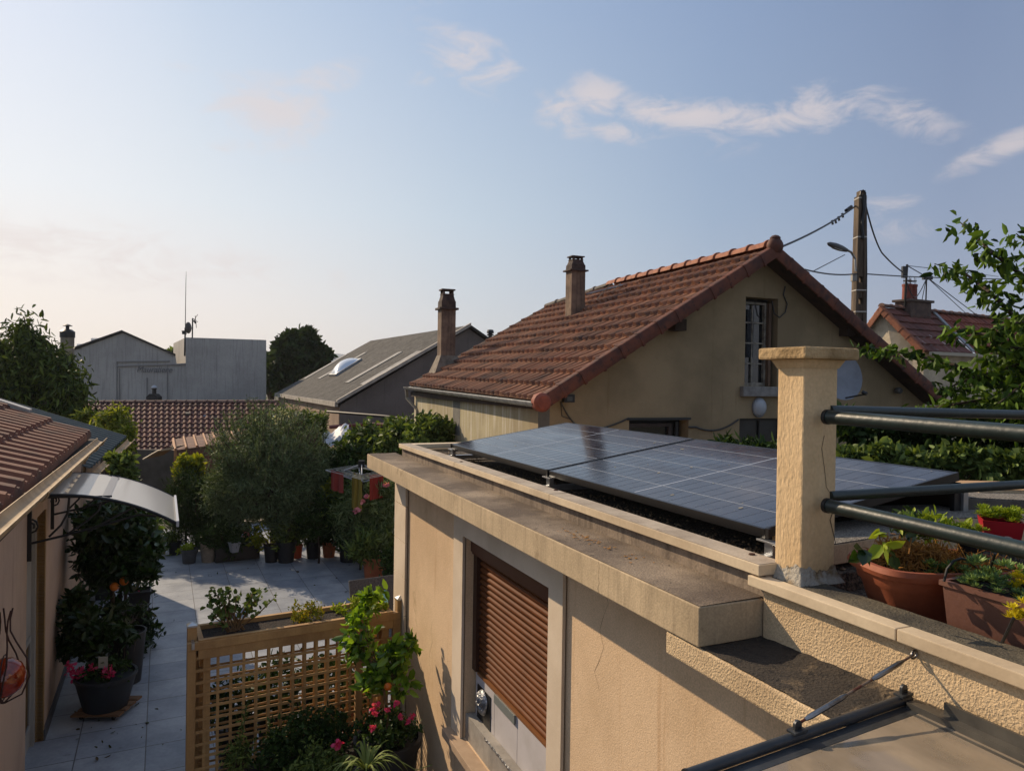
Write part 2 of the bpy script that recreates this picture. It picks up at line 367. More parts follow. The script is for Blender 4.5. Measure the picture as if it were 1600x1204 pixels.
s.build('window_sill', mat('sill_stone', '#A89077', '#957E66', 5, 0.85, 0.2, 120, bd=0.003), annex, bevel=0.004)
win = MB(); abox(win, 1.502, 2.808, .17, .2, -2.47, -1.077); win = win.build('window', m_dark, annex)
m_brown = mat('shutter_brown', '#64391C', '#542F16', 3, 0.6, 0.05, 80, bd=0.002, spec=.12)
m_brown2 = mat('shutter_box_brown', '#54301F', None, rough=0.5)
bx = MB(); abox(bx, 1.503, 2.807, .062, .168, -1.20, -1.078); abox(bx, 1.503, 2.807, .052, .062, -1.182, -1.10); bx.build('shutter_box', m_brown2, win, bevel=0.002)
for (ga, gb_) in ((2.742,2.806),(1.504,1.52)):
    gd = MB(); abox(gd, ga, gb_, .075, .166, -2.0, -1.2); gd.build('guide_rail', mat('guide_brown', '#3A2116', None, rough=0.5), win)
sh = MB(); ns = 20; zt, zb = -1.2, -2.0; hgt = (zt-zb)/ns
for i in range(ns):
    z0 = zt - i*hgt; prof = []
    for k in range(9):
        f = k/8; a = f*math.pi
        prof.append(A(1.521, 0.112 - 0.014*math.sin(a)**0.7 if 0 < k < 8 else 0.112, z0 - hgt*(0.04+0.92*f)))
    prof += [A(1.521, .13, z0-hgt*.96), A(1.521, .13, z0-hgt*.04)]
    sh.prism(prof, u*(2.741-1.521))
sh.build('shutter', m_brown, win, smooth=True)
bt = MB(); abox(bt, 1.521, 2.741, .088, .124, -2.018, -2.001); bt.build('shutter_bottom_bar', mat('bar_brown','#7A5030',None,rough=.4), win)
m_white = mat('white_board', '#B9B4B4', '#ADA8A6', 3, 0.6, spec=.3)
for (l0, l1, z1) in ((1.52,2.08,-2.02),(2.084,2.44,-2.0195),(2.444,2.78,-2.0192)):
    b_ = MB(); abox(b_, l0, l1, .095, .11, -2.46, z1); o_ = b_.build('closing_board', m_white, win, bevel=.002)
b_ = MB(); abox(b_, 1.52, 2.80, .03, .07, -2.474, -2.30); abox(b_, 1.52, 2.80, .07, .094, -2.325, -2.305)
b_.build('sill_upstand', mat('upstand_grey', '#9A948B', '#7F7A73', 6, 0.6, 0.2, 40), win)
m_foil = mat('foil', '#A9ABAE', '#74777B', 30, 0.35, 1.0, 60, metal=0.7, bd=0.01)
fo = MB(); cc = A(2.62, .085, -2.16)
fo.grid(lambda a, b: cc + u*(0.075*math.sin(a*math.pi/2+.02)*math.cos(b*6.283)*(1+.12*math.sin(b*19))) + Z*(0.085*math.sin(a*math.pi/2+.02)*math.sin(b*6.283)) - q*(0.035*math.cos(a*math.pi*.5)*(1+.4*math.sin(b*25+a*9))), 8, 20)
foil = fo.build('foil_duct', m_foil, win, smooth=2)
f2 = MB(); f2.grid(lambda a, b: A(2.02+a*.42, .029-.004*math.sin(b*3.1)-.002*math.sin(a*60+b*5), -2.318 + b*.02 + .003*math.sin(a*31)), 40, 4)
f2.build('foil_tape', m_foil, win, smooth=2)
bk = MB(); abox(bk, 2.10, 2.42, .080, .094, -2.075, -2.02); bk.build('grey_bracket', mat('grey_bracket', '#6E7370', None, rough=.5), win)
hl = MB(); abox(hl, 2.50, 2.74, .09, .0945, -2.40, -2.08); hl.build('duct_opening', m_black, win)
# ledge, upstand, copings
le = MB()
def ledgev(l0, l1, p0, p1, z0, z1, n=60):
    pass
abox(le, .008, 4.82, -.234, .03, -.832, -.706); le.build('ledge', m_ledge, annex, bevel=0.004)
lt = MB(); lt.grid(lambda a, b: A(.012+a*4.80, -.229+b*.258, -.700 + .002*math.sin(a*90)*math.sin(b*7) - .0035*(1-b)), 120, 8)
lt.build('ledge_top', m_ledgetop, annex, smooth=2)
li = MB()
m_lich = mat('orange_lichen', '#9A6418', '#7A5A24', 30, .95, .8, 90)
for k in range(70):
    a, b = rnd.gauss(0,.10), rnd.gauss(0,.02)
    if k > 55: a -= .35
    cc = A(.95+a, -.10+b*1.2, -.6985); rr = rnd.uniform(.002,.009)
    li.add([cc+V(rr*math.cos(t_)*rnd.uniform(.6,1.2), rr*math.sin(t_)*rnd.uniform(.6,1.2), .0006) for t_ in [i*.785 for i in range(8)]], [tuple(range(8))])
li.build('lichen_patch', m_lich, annex)['kind'] = 'stuff'
up = MB(); abox(up, .0, 4.56, .03, .10, -.83, -.629); up.build('parapet', m_upstand, annex)
up = MB(); abox(up, 4.36, 4.56, .112, 2.7, -.9, -.629); up.build('parapet', mat('parapet_inner', '#8C7658', '#77644B', 3, .9), annex)
for (l0, l1) in ((.0, 1.52), (1.523, 3.028), (3.033, 4.57)):
    k = MB(); abox(k, l0, l1, 0, .112, -.628, -.592); kk = k.build('coping', m_coping, annex, bevel=0.003)
    k = MB(); k.grid(lambda a, b: A(l0+.005+a*(l1-l0-.01), .004+b*.104, -.5905), 20, 2); k.build('coping_top', m_copingtop, kk)
k = MB(); abox(k, 4.46, 4.57, .115, .78, -.628, -.592); k.build('coping', m_coping, annex, bevel=.003)
k = MB(); abox(k, 4.46, 4.57, .785, 2.8, -.628, -.592); k.build('coping', m_coping, annex, bevel=.003)
# roof bed with loose gravel
k = MB(); abox(k, .0, 4.36, .10, 2.8, -.9, -.655); k.build('roof_slab', m_gravel, annex)
k = MB(); abox(k, -3.2, -.001, .10, 2.8, -.95, -.72); k.build('roof_slab', m_gravel, annex)
k = MB(); abox(k, -3.2, -.001, .0505, .166, -.719, -.6385); k.build('kerb', m_upstand, annex, bevel=.004)
gp = MB()
def pebble(mb, c, r):
    vs = [c+V(r*rnd.uniform(.7,1.3),0,0), c-V(r*rnd.uniform(.7,1.3),0,0), c+V(0,r*rnd.uniform(.7,1.3),0), c-V(0,r*rnd.uniform(.7,1.3),0), c+V(0,0,r*.8), c-V(0,0,r*.5)]
    mb.add(vs, [(0,2,4),(2,1,4),(1,3,4),(3,0,4),(2,0,5),(1,2,5),(3,1,5),(0,3,5)])
for k_ in range(5200):
    pebble(gp, A(rnd.uniform(.02, 4.4), .112+abs(rnd.gauss(0,.11)), -.652+rnd.uniform(0,.008)), rnd.uniform(.004,.010))
go = gp.build('gravel', mat('pebbles', '#9A8466', '#54463A', 60, .9, lo=.4, hi=.6), annex); go['kind'] = 'stuff'
for (l, p_) in ((.115,.075),(1.62,.09),(3.02,.05)):
    k = MB(); k.lathe([(.0095,-.589),(.008,-.585),(.0001,-.583)], OA+u*l+q*p_, 10, sx=1.3); k.build('rust_spot', mat('rust','#4A2E22',None,rough=.9), annex)
def crackline(pts, w0, name, m, par, off, nrm):
    k = MB()
    for i in range(len(pts)-1):
        a_, b_ = pts[i], pts[i+1]; d_ = (b_-a_).normalized(); s_ = d_.cross(nrm).normalized()*w0*rnd.uniform(.5,1.2)
        k.add([a_-s_, b_-s_*.8, b_+s_*.8, a_+s_], [(0,1,2,3)])
    return k.build(name, m, par)
m_crk = mat('hairline', '#6E5A42', None, rough=1)
for (l0, z0, n_, dz) in ((.95,-.86,9,-.07),(3.55,-1.9,8,-.08),(.55,-1.6,8,-.06)):
    pts = [A(l0+.03*math.sin(i*2.1)+rnd.uniform(-.012,.012)+i*.012, .0202, z0+dz*i) for i in range(n_)]; crackline(pts, .0011, 'crack', m_crk, annex, 0, q)
for (l0,) in ((.62,),(2.4,),(3.7,)):
    pts = [A(l0+rnd.uniform(-.006,.006), -.2348, -.706-.021*i) for i in range(7)]; crackline(pts, .0009, 'crack', m_crk, annex, 0, q)
# lower slab under the ledge
sb = MB(); sb.prism([A(.185,-.228,-.838), A(.185,-.228,-.912), A(.185,.012,-.912), A(.185,.012,-.838)], u*-2.6)
sb.build('lower_ledge', m_creamrough, annex, bevel=0.006)
sb = MB()
def ltop(a, b):
    l = .15 - a*2.5; bb = b
    return A(l, -.222+bb*.243, -.834 + .035*min(1,a*3)*max(0,(bb-.55)/.45)**2 + .0025*math.sin(l*70+bb*9)*math.sin(bb*17+l*13))
sb.grid(ltop, 160, 14); sb.build('lower_ledge_top', m_lichen, annex, smooth=2)
pw = MB(); abox(pw, -3.2, .0, .022, .12, -.838, -.668); pw.build('terrace_wall', m_creamrough, annex)
for (l0,l1) in ((-.503,.045),(-3.2,-.507)):
    k = MB(); abox(k, l0, l1, -.006, .05, -.667, -.634); k.build('coping', m_coping, annex, bevel=.003)
k = MB(); k.grid(lambda a,b: A(-.002-a*3.1, .051+b*.113, -.6365+.0012*math.sin(a*200)*math.sin(b*9)), 200, 6)
k.build('terrace_surface', mat('terrace_felt', '#38342C', '#5A5344', 5, .95, .9, 150, bd=.006, spot='#8E8874', spots=60, spotlo=.68, fine=.3), annex, smooth=2)
k = MB()
for l in (-.18,): abox(k, l-.003, l+.003, .018, .0205, -.95-1.2, -.912)
k.build('wall_joint', m_dark, annex)

# ------------------------------------------------------------------ pillar and railings
pil = thing('pillar', A(.0,.17,-.63), 'square cream roughcast pillar with a flat cap and a long crack, standing on the parapet', 'pillar')
m_pil = mat('pillar_render', '#D3B68C', '#C2A47A', 3, .92, .7, 85, bd=.006, stretch=(1,1,.45), spot='#8A6A45', spots=5, spotlo=.70, fine=.07)
pe = PY(1255, 925, 2.27); pe.z = 0
# shaft corner nearest the camera and the two face directions
fl = V(-0.80, 0.60, 0).normalized(); fr = V(.60, .80, 0).normalized()
def rotz(v, d): return Matrix.Rotation(R(d), 3, 'Z') @ v
fl = u.copy(); fr = q.copy()
def lenface(px0, px1, Y0, d):
    p0 = PY(px0, 700, Y0); n = None; r = ray(px1, 700); r2 = V(r.x, r.y); 
    # solve p0 + d*t on vertical plane through ray
    t_ = (p0.x*r.y - p0.y*r.x) / (d.y*r.x - d.x*r.y); return t_
YP = 2.26
t1 = lenface(1255, 1213.5, YP, fl); t2 = lenface(1255, 1307, YP, fr)
print('pillar faces', t1, t2)
p0 = PY(1255, 700, YP); p0.z = 0
ztop = CAMZ + (602-553)/F*YP; zbot = CAMZ - .64
def shaft(z0, z1, g, name, m, bev, par=pil):
    o = p0 - fl*g - fr*g; b = MB(); b.obox(o+V(0,0,z0), fl*(t1+2*g), fr*(t2+2*g), V(0,0,z1-z0)); return b.build(name, m, par, bevel=bev)
shaft(zbot, ztop, 0, 'shaft', m_pil, .006)
cap_z0 = PY(1257, 569, YP-.04).z; cap_z1 = PY(1257, 541, YP-.04).z
tc1 = (t1+.10); 
b = MB(); b.obox(p0 - fl*.045 - fr*.045 + V(0,0,cap_z0+.018), fl*(t1+.09), fr*(t2+.09), V(0,0,cap_z1-cap_z0-.018)); capo = b.build('cap', mat('cap_stone', '#B79A70', '#8D744F', 7, .95, .8, 60, bd=.008, spot='#54452F', spots=30, spotlo=.62), pil, bevel=.007)
b = MB()
b.add([p0+fl*(a_*-.014 if a_ else 0)-fl*.014*0+V(0,0,0)+W_ for a_, W_ in ((0, -fl*.016-fr*.016+V(0,0,cap_z0+.0175)), (0, fl*(t1+.016)-fr*.016+V(0,0,cap_z0+.0175)), (0, fl*(t1+.016)+fr*(t2+.016)+V(0,0,cap_z0+.0175)), (0, -fl*.016+fr*(t2+.016)+V(0,0,cap_z0+.0175)),
       (0, -fl*.002-fr*.002+V(0,0,cap_z0-.01)), (0, fl*(t1+.002)-fr*.002+V(0,0,cap_z0-.01)), (0, fl*(t1+.002)+fr*(t2+.002)+V(0,0,cap_z0-.01)), (0, -fl*.002+fr*(t2+.002)+V(0,0,cap_z0-.01)))],
      [(0,1,5,4),(1,2,6,5),(2,3,7,6),(3,0,4,7)])
b.build('cap_moulding', m_pil, capo, fixn=True)
# mortar skirt
b = MB(); mc = p0 + fl*t1/2 + fr*t2/2
def sk(a, bb):
    an = a*2*math.pi; r_ = .5*max(t1,t2); cx = math.cos(an); sx_ = math.sin(an); k_ = 1/max(abs(cx),abs(sx_))
    gx = (.5*t1*min(1,abs(cx)*k_)*(1 if cx>0 else -1)); gy = (.5*t2*min(1,abs(sx_)*k_)*(1 if sx_>0 else -1))
    lum = .5+.5*math.sin(an*5+1)*math.sin(an*3.3+bb*4)
    grow = (1-bb)**1.6*(.018+.006*lum)+.002
    zz = zbot + bb*(.050+.010*math.sin(an*3+2)+.004*math.sin(an*11)+.003*math.sin(an*23))
    return mc + fl*(gx+ (grow if cx>0 else -grow)*min(1,abs(cx)*k_)) + fr*(gy+(grow if sx_>0 else -grow)*min(1,abs(sx_)*k_)) + V(0,0,zz)
b.grid(sk, 96, 10); b.build('mortar_base', mat('mortar', '#9C968A', '#7C6A50', 9, .95, 1.0, 70, bd=.012, lo=.5, hi=.6), pil, smooth=2)
# crack on the right face
b = MB(); cr = [(1288,680),(1284,700),(1287,722),(1290,745),(1291,760),(1297,770),(1300,782),(1301,800),(1297,812),(1301,828),(1306,850)]
for i in range(len(cr)-1):
    a_, b_ = [PP(x, y, p0-fl*.0012, fl) for x, y in (cr[i], cr[i+1])]
    w_ = .0011 if i < 6 else .002
    n_ = fr*w_; b.add([a_-n_, b_-n_*.7, b_+n_*.7, a_+n_], [(0,1,2,3)])
b.build('crack', mat('crack_dark', '#3A2A1A', None, rough=1), pil)
m_rail = mat('rail_green', '#1C2C2A', '#15211F', 9, .42, .5, 45, bd=.002, spot='#4A5450', spots=70, spotlo=.66)
def rail(par, pts, r, m=m_rail, name='rail'):
    return MB().tube(pts, r, 18).build(name, m, par, smooth=True)
rg = thing('railing', A(-.5,.2,-.6), 'two near dark green railing tubes running from the pillar along above the coping', 'railing', 'railing tubes fixed to the pillar')
for (y0, x1, y1, r) in ((651, 1600, 677, .0215), (789, 1600, 859, .0215)):
    a_ = PP(1290, y0, p0+fr*t2*.62, fl); a_ = PY(1291, y0, YP-.0)
    # direction along -u through the pixel on the right edge
    e_ = PP(x1, y1, a_, q)
    k_ = MB(); d_ = (e_-a_); rr = rail(rg, [a_, a_+d_*2.2], r)
    colr = MB().tube([a_+d_*-.002, a_+d_.normalized()*.012], r+.0022, 18).build('paint_smear', m_black, rr, smooth=True)
rg2 = thing('railing', A(-.2,.6,-.6), 'two rear dark green railing tubes running from the pillar away to the right edge', 'railing', 'railing tubes fixed to the pillar')
for (y0, y1, r) in ((641, 648, .0172), (775, 758, .0172)):
    a_ = PY(1296, y0, YP+.05); e_ = PY(1640, y1 + (0.5 if y0 < 700 else -4), YP+.50); d_ = e_-a_
    rail(rg2, [a_, a_+d_*2.6], r)

# ------------------------------------------------------------------ solar panels
m_cell = mat('solar_cell', '#0D111B', '#111624', 120, .13, lo=.4, hi=.6, spec=.9)
nt = m_cell.node_tree; L = nt.links; bz = nt.nodes['Principled BSDF']
zn = nt.nodes.new('ShaderNodeTexNoise'); zn.inputs['Scale'].default_value = 2.5; zn.inputs['Detail'].default_value = 8; zn.inputs['Roughness'].default_value = .7
zr = nt.nodes.new('ShaderNodeMapRange'); zr.inputs['From Min'].default_value = .35; zr.inputs['From Max'].default_value = .7; zr.inputs['To Min'].default_value = .09; zr.inputs['To Max'].default_value = .24; L.new(zn.outputs[0], zr.inputs[0]); L.new(zr.outputs[0], bz.inputs['Roughness'])
zd = nt.nodes.new('ShaderNodeMixRGB'); src_ = bz.inputs['Base Color'].links[0].from_socket; zr2 = nt.nodes.new('ShaderNodeMapRange'); zr2.inputs['From Min'].default_value = .45; zr2.inputs['From Max'].default_value = .75; zr2.inputs['To Max'].default_value = .07; L.new(zn.outputs[0], zr2.inputs[0]); L.new(zr2.outputs[0], zd.inputs[0]); L.new(src_, zd.inputs[1]); zd.inputs[2].default_value = hexc('#6A665C'); L.new(zd.outputs[0], bz.inputs['Base Color'])
m_line = mat('cell_line', '#A9B0BA', None, rough=.3)
m_frame = mat('panel_frame', '#101114', None, rough=.35, spec=.6)
fn = A(0,0,0); N0 = PY(1194, 826, 2.577); FF = N0 + u*3.5; FF.z = N0.z
up_ = (q*1.065 + V(0,0,.165)); pn = up_.cross(u).normalized(); pn = pn if pn.z > 0 else -pn
for i, (a0, a1, lab) in enumerate(((0.0, 1.735, 'near black framed solar panel beside the pillar, its right end behind it'), (1.765, 3.5, 'far black framed solar panel reflecting the chimney at the end of the roof'))):
    o_ = N0 + u*a0; L_ = a1-a0
    th = thing('solar_panel', o_ - pn*.035, lab, 'solar panel', 'solar panels on the flat roof')
    uw = up_.normalized(); Wd = up_.length
    b = MB(); b.obox(o_ + u*.012 + uw*.012 - pn*.004, u*(L_-.024), uw*(Wd-.024), pn*.003); b.build('cells', m_cell, th)
    b = MB()
    b.obox(o_-pn*.036, u*L_, uw*.0119, pn*.036); b.obox(o_+uw*(Wd-.0119)-pn*.036, u*L_, uw*.0119, pn*.036)
    b.obox(o_+uw*.0119-pn*.036, u*.0119, uw*(Wd-.0238), pn*.036); b.obox(o_+u*(L_-.0119)+uw*.0119-pn*.036, u*.0119, uw*(Wd-.0238), pn*.036)
    b.build('frame', m_frame, th)
    b = MB()
    for k in range(1, 6): b.obox(o_+u*.02+uw*(Wd*k/6-.0012)-pn*.0008, u*(L_-.04), uw*.0024, pn*.0006)
    b.obox(o_+u*(L_/2-.004)+uw*.02-pn*.0008, u*.008, uw*(Wd-.04), pn*.0007)
    b.build('cell_lines', m_line, th)
    b = MB()
    for k in range(1, 20):
        if k != 10: b.obox(o_+u*(L_*k/20-.0004)+uw*.02-pn*.0009, u*.0008, uw*(Wd-.04), pn*.0006)
    b.build('fine_lines', mat('fine_line','#6C7482',None,rough=.3), th)
    b = MB()
    for k in range(26 + 8*i):
        pc3 = o_ + u*rnd.uniform(.03, L_-.03) + uw*rnd.uniform(.03, Wd-.03) + pn*.0006; rr_ = rnd.uniform(.0015, .005) if rnd.random() < .9 else rnd.uniform(.006,.011)
        b.add([pc3 + (u*math.cos(t_*1.047)*rnd.uniform(.6,1.3) + uw*math.sin(t_*1.047)*rnd.uniform(.6,1.6))*rr_ for t_ in range(6)], [tuple(range(6))])
    b.build('dirt_specks', mat('dirt_speck','#8A867C',None,rough=.9), th)['kind'] = 'stuff'
    b = MB(); b.obox(o_+u*.01+uw*.01-pn*.033, u*(L_-.02), uw*(Wd-.02), pn*.004); b.build('backsheet', m_black, th)
# wind deflector and mounting rails
def mount(l, lab):
    th = thing('panel_mount', N0+u*l-V(0,0,.13), lab, 'mounting rail', 'aluminium feet under the solar panels')
    bb = N0 + u*l
    k = MB(); k.obox(bb - u*.02 - q*.085 + V(0,0,-.118), u*.04, q*1.25, V(0,0,.03)); k.build('base_rail', m_alu, th, bevel=.002)
    k = MB(); k.obox(bb - u*.02 + q*.002 + V(0,0,-.087), u*.04, q*.03, V(0,0,.046)); k.obox(bb-u*.055-q*.014+V(0,0,-.045), u*.10, q*.035, V(0,0,.007)); k.build('foot', m_alu, th, bevel=.001)
    k = MB(); k.obox(bb - u*.008 - q*.006 + V(0,0,-.030), u*.016, q*.014, V(0,0,.036)); k.build('clamp', m_frame, th)
    k = MB(); k.obox(bb - u*.02 + q*1.04 + V(0,0,-.087), u*.04, q*.03, V(0,0,.20)); k.build('rear_leg', m_alu, th)
mount(-.02, 'silver mounting foot at the near corner of the near solar panel')
mount(1.75, 'silver mounting foot at the joint between the two solar panels')
mount(3.49, 'silver mounting foot at the far corner of the far solar panel')
rb = thing('wind_deflector', N0+q*1.08-V(0,0,.1), 'dark sheet closing the raised rear side of the solar panels', 'panel sheet')
k = MB(); k.obox(N0+q*1.075-u*.0+V(0,0,-.14), u*3.5, q*.006, V(0,0,.26)); k.obox(N0+q*1.0-u*.028+V(0,0,-.13), u*.02, q*.07, V(0,0,.24)); k.build('sheet', m_frame, rb)

# ------------------------------------------------------------------ glass door canopy, lower right
def ow(px, py, t=None): return None
K1 = PP(1420, 1086, A(0,.0,0), q); K1.z = CAMZ-.806
gc = thing('glass_canopy', K1, 'grey framed clear door canopy under the parapet held by a steel tie rod', 'canopy')
m_gf = mat('canopy_frame', '#3A3D40', '#2B2E31', 8, .4, .1, 60, metal=.3)
oe = K1 - q*.70 - V(0,0,.052); dn = (oe-K1).normalized()
k = MB(); k.tube([K1-dn*.0+V(0,0,.004), oe+V(0,0,.004)], .0135, 12); k.obox(K1 - u*.052+V(0,0,-.018), u*.04, oe-K1, V(0,0,.014)); k.obox(K1-u*.075+V(0,0,-.014), u*.022, oe-K1, V(0,0,.006))
k.build('outer_bar', m_gf, gc, smooth=True)
k = MB(); k.lathe([(.0001,-.002),(.0145,0),(.0145,.006),(.0001,.008)], oe+V(0,0,.004), 12, ax=(u, Z, dn)); k.build('end_cap', m_black, gc)
k = MB(); k.obox(K1-u*1.8+q*.0+V(0,0,-.012), u*1.78, -q*.035, V(0,0,.020)); k.obox(K1-u*1.8-q*.035+V(0,0,-.020), u*1.77, -q*.02, V(0,0,.012)); k.obox(K1-u*1.8-q*.001+V(0,0,.008), u*1.70, -q*.008, V(0,0,.028))
k.build('wall_bar', mat('canopy_bar2', '#5C5850', '#47443F', 8, .45, metal=.3), gc)
mg = bpy.data.materials.new('canopy_glass'); mg.use_nodes = True; nt = mg.node_tree; L = nt.links; nt.nodes.remove(nt.nodes['Principled BSDF'])
tr_ = nt.nodes.new('ShaderNodeBsdfTransparent'); tr_.inputs[0].default_value = (.80,.76,.68,1); gl_ = nt.nodes.new('ShaderNodeBsdfGlossy'); gl_.inputs['Roughness'].default_value = .08; df_ = nt.nodes.new('ShaderNodeBsdfDiffuse'); df_.inputs[0].default_value = hexc('#B8A68E')
z_ = nt.nodes.new('ShaderNodeTexNoise'); z_.inputs['Scale'].default_value = 6; z_.inputs['Detail'].default_value = 6; mr = nt.nodes.new('ShaderNodeMapRange'); mr.inputs['From Min'].default_value = .35; mr.inputs['From Max'].default_value = .7; mr.inputs['To Min'].default_value = .38; mr.inputs['To Max'].default_value = .62; L.new(z_.outputs[0], mr.inputs[0])
m1 = nt.nodes.new('ShaderNodeMixShader'); L.new(mr.outputs[0], m1.inputs[0]); L.new(tr_.outputs[0], m1.inputs[1]); L.new(df_.outputs[0], m1.inputs[2])
fr_ = nt.nodes.new('ShaderNodeFresnel'); fr_.inputs[0].default_value = 1.45; m2 = nt.nodes.new('ShaderNodeMixShader'); L.new(fr_.outputs[0], m2.inputs[0]); L.new(m1.outputs[0], m2.inputs[1]); L.new(gl_.outputs[0], m2.inputs[2]); L.new(m2.outputs[0], nt.nodes['Material Output'].inputs[0])
k = MB(); k.obox(K1-u*.03-q*.03+V(0,0,-.012), -u*1.7, (oe-K1)*.955, V(0,0,.005)); k.build('pane', mg, gc)
m_steel = mat('stainless', '#8E8F90', '#6E6A66', 30, .3, metal=.95)
def lug(par, c, name='bracket'):
    k = MB(); k.obox(c-u*.014-dn*.02+V(0,0,0), u*.028, dn*.04, V(0,0,.006)); 
    k.lathe([(.011,-.004),(.011,.004)], c+V(0,0,.017), 14, ax=(dn, Z, u)); k.obox(c-dn*.011-u*.004+V(0,0,.005), dn*.022, u*.008, V(0,0,.012))
    return k.build(name, m_gf, par, bevel=.001)
ft = K1 + (oe-K1)*((PP(1245,1140,K1,u)-K1).dot(dn)/(oe-K1).length); 
lug(gc, ft+V(0,0,.016)); lug(gc, K1+dn*.02+V(0,0,.016))
wt = PP(1433, 1021, A(0,.022,0), q) - q*.012; lo_ = ft + V(0,0,.034)
tr = MB(); D = wt-lo_
tr.tube([lo_, wt], .0032, 8); tie = tr.build('tie_rod', mat('rusty_rod', '#5A2F22', '#7A6A5C', 30, .5, metal=.6), gc, smooth=True)
for (a, b_) in ((.06,.40),(.62,.90)):
    k = MB(); k.tube([lo_+D*a, lo_+D*(a+.04), lo_+D*(b_-.04), lo_+D*b_], [.004,.0068,.0068,.004], 8); k.build('turnbuckle', m_steel, tie, smooth=True)
k = MB()
for i in range(16):
    a = i/16*6.283; a2 = (i+1)/16*6.283; e1 = D.normalized(); 
    k.tube([wt+(e1*math.cos(a)+Z*math.sin(a))*.010, wt+(e1*math.cos(a2)+Z*math.sin(a2))*.010], .003, 6)
k.build('eye_bolt', m_steel, gc, smooth=True)
# ------------------------------------------------------------------ roof helpers
def rooftile_mat(name, cols, rough=.8, dirt='#2E2420', dlo=.5):
    if name in MC: return MC[name]
    m = bpy.data.materials.new(name); m.use_nodes = True; nt = m.node_tree; b = nt.nodes['Principled BSDF']; L = nt.links
    g = nt.nodes.new('ShaderNodeNewGeometry'); r = nt.nodes.new('ShaderNodeValToRGB'); L.new(g.outputs['Random Per Island'], r.inputs[0])
    e = r.color_ramp.elements
    for i, c in enumerate(cols):
        x = e[i] if i < 2 else e.new(i/(len(cols)-1)); x.position = i/(len(cols)-1); x.color = hexc(c)
    tcn = nt.nodes.new('ShaderNodeTexCoord'); z = nt.nodes.new('ShaderNodeTexNoise'); z.inputs['Scale'].default_value = 3.0; z.inputs['Detail'].default_value = 8; z.inputs['Roughness'].default_value = .7; L.new(tcn.outputs['Object'], z.inputs[0])
    mr = nt.nodes.new('ShaderNodeMapRange'); mr.inputs['From Min'].default_value = dlo; mr.inputs['From Max'].default_value = dlo+.18; mr.inputs['To Max'].default_value = .8; L.new(z.outputs[0], mr.inputs[0])
    x = nt.nodes.new('ShaderNodeMixRGB'); L.new(mr.outputs[0], x.inputs[0]); L.new(r.outputs[0], x.inputs[1]); x.inputs[2].default_value = hexc(dirt)
    L.new(x.outputs[0], b.inputs['Base Color']); b.inputs['Roughness'].default_value = rough
    z2 = nt.nodes.new('ShaderNodeTexNoise'); z2.inputs['Scale'].default_value = 60; L.new(tcn.outputs['Object'], z2.inputs[0]); bp = nt.nodes.new('ShaderNodeBump'); bp.inputs['Strength'].default_value = .3; bp.inputs['Distance'].default_value = .004
    L.new(z2.outputs[0], bp.inputs['Height']); L.new(bp.outputs[0], b.inputs['Normal'])
    MC[name] = m; return m
PROF = [(0,0),(.10,.35),(.22,1),(.36,.35),(.46,.0),(.58,.0),(.66,.45),(.76,.45),(.84,0),(1,0)]
PROF2 = [(0,.1),(.14,.0),(.26,.0),(.36,.75),(.46,1.0),(.62,1.0),(.72,.75),(.82,.0),(1,.1)]
PROF1 = [(0,0),(.2,.1),(.35,.9),(.5,1.0),(.65,.9),(.8,.1),(1,0)]
def tiles(mb, c00, c10, c11, c01, tw, tl, amp=.026, step=.024, prof=PROF, jit=.004, top=.9):
    """c00-c10 along the eave, c01-c11 along the ridge; one island per tile"""
    c00, c10, c11, c01 = map(Vector, (c00, c10, c11, c01))
    nu = max(1, round(((c10-c00).length)/tw)); nv = max(1, round(((c01-c00).length)/tl))
    n = (c10-c00).cross(c01-c00).normalized()
    if n.z < 0: n = -n
    def P(a, b): return c00.lerp(c10, a).lerp(c01.lerp(c11, a), b)
    for j in range(nv):
        for i in range(nu):
            vs = []; k = len(prof); dj = rnd.uniform(-jit, jit)
            for (x, h) in prof:
                a = (i + x)/nu
                vs.append(P(a, j/nv - .03/nv) + n*(step*.25 + 0*h))
                vs.append(P(a, j/nv - .03/nv) + n*(step + amp*h + dj))
                vs.append(P(a, (j+1)/nv) + n*(amp*h*top + dj*.3))
            fs = []
            for s_ in range(k-1):
                o = s_*3; fs += [(o, o+3, o+4, o+1), (o+1, o+4, o+5, o+2)]
            mb.add(vs, fs)
def caps(mb, p0, p1, r, sl, upv=Z, over=.03):
    """half-round ridge tiles with a raised collar at the joint"""
    p0, p1 = Vector(p0), Vector(p1); L_ = (p1-p0).length; n = max(1, round(L_/sl)); d = (p1-p0)/n; t = d.normalized(); s_ = t.cross(upv).normalized(); up = s_.cross(t)
    for i in range(n):
        a = p0 + d*i; vs = []; st = [(0, r*1.18), (.08, r*1.18), (.09, r), (1, r*.94)]
        for (f, rr) in st:
            for k in range(9):
                an = math.pi*k/8; vs.append(a + d*f + s_*(rr*math.cos(an)) + up*(rr*math.sin(an)*.9))
        fs = [(j*9+k, j*9+k+1, (j+1)*9+k+1, (j+1)*9+k) for j in range(3) for k in range(8)] + [tuple(range(9))]
        mb.add(vs, fs)
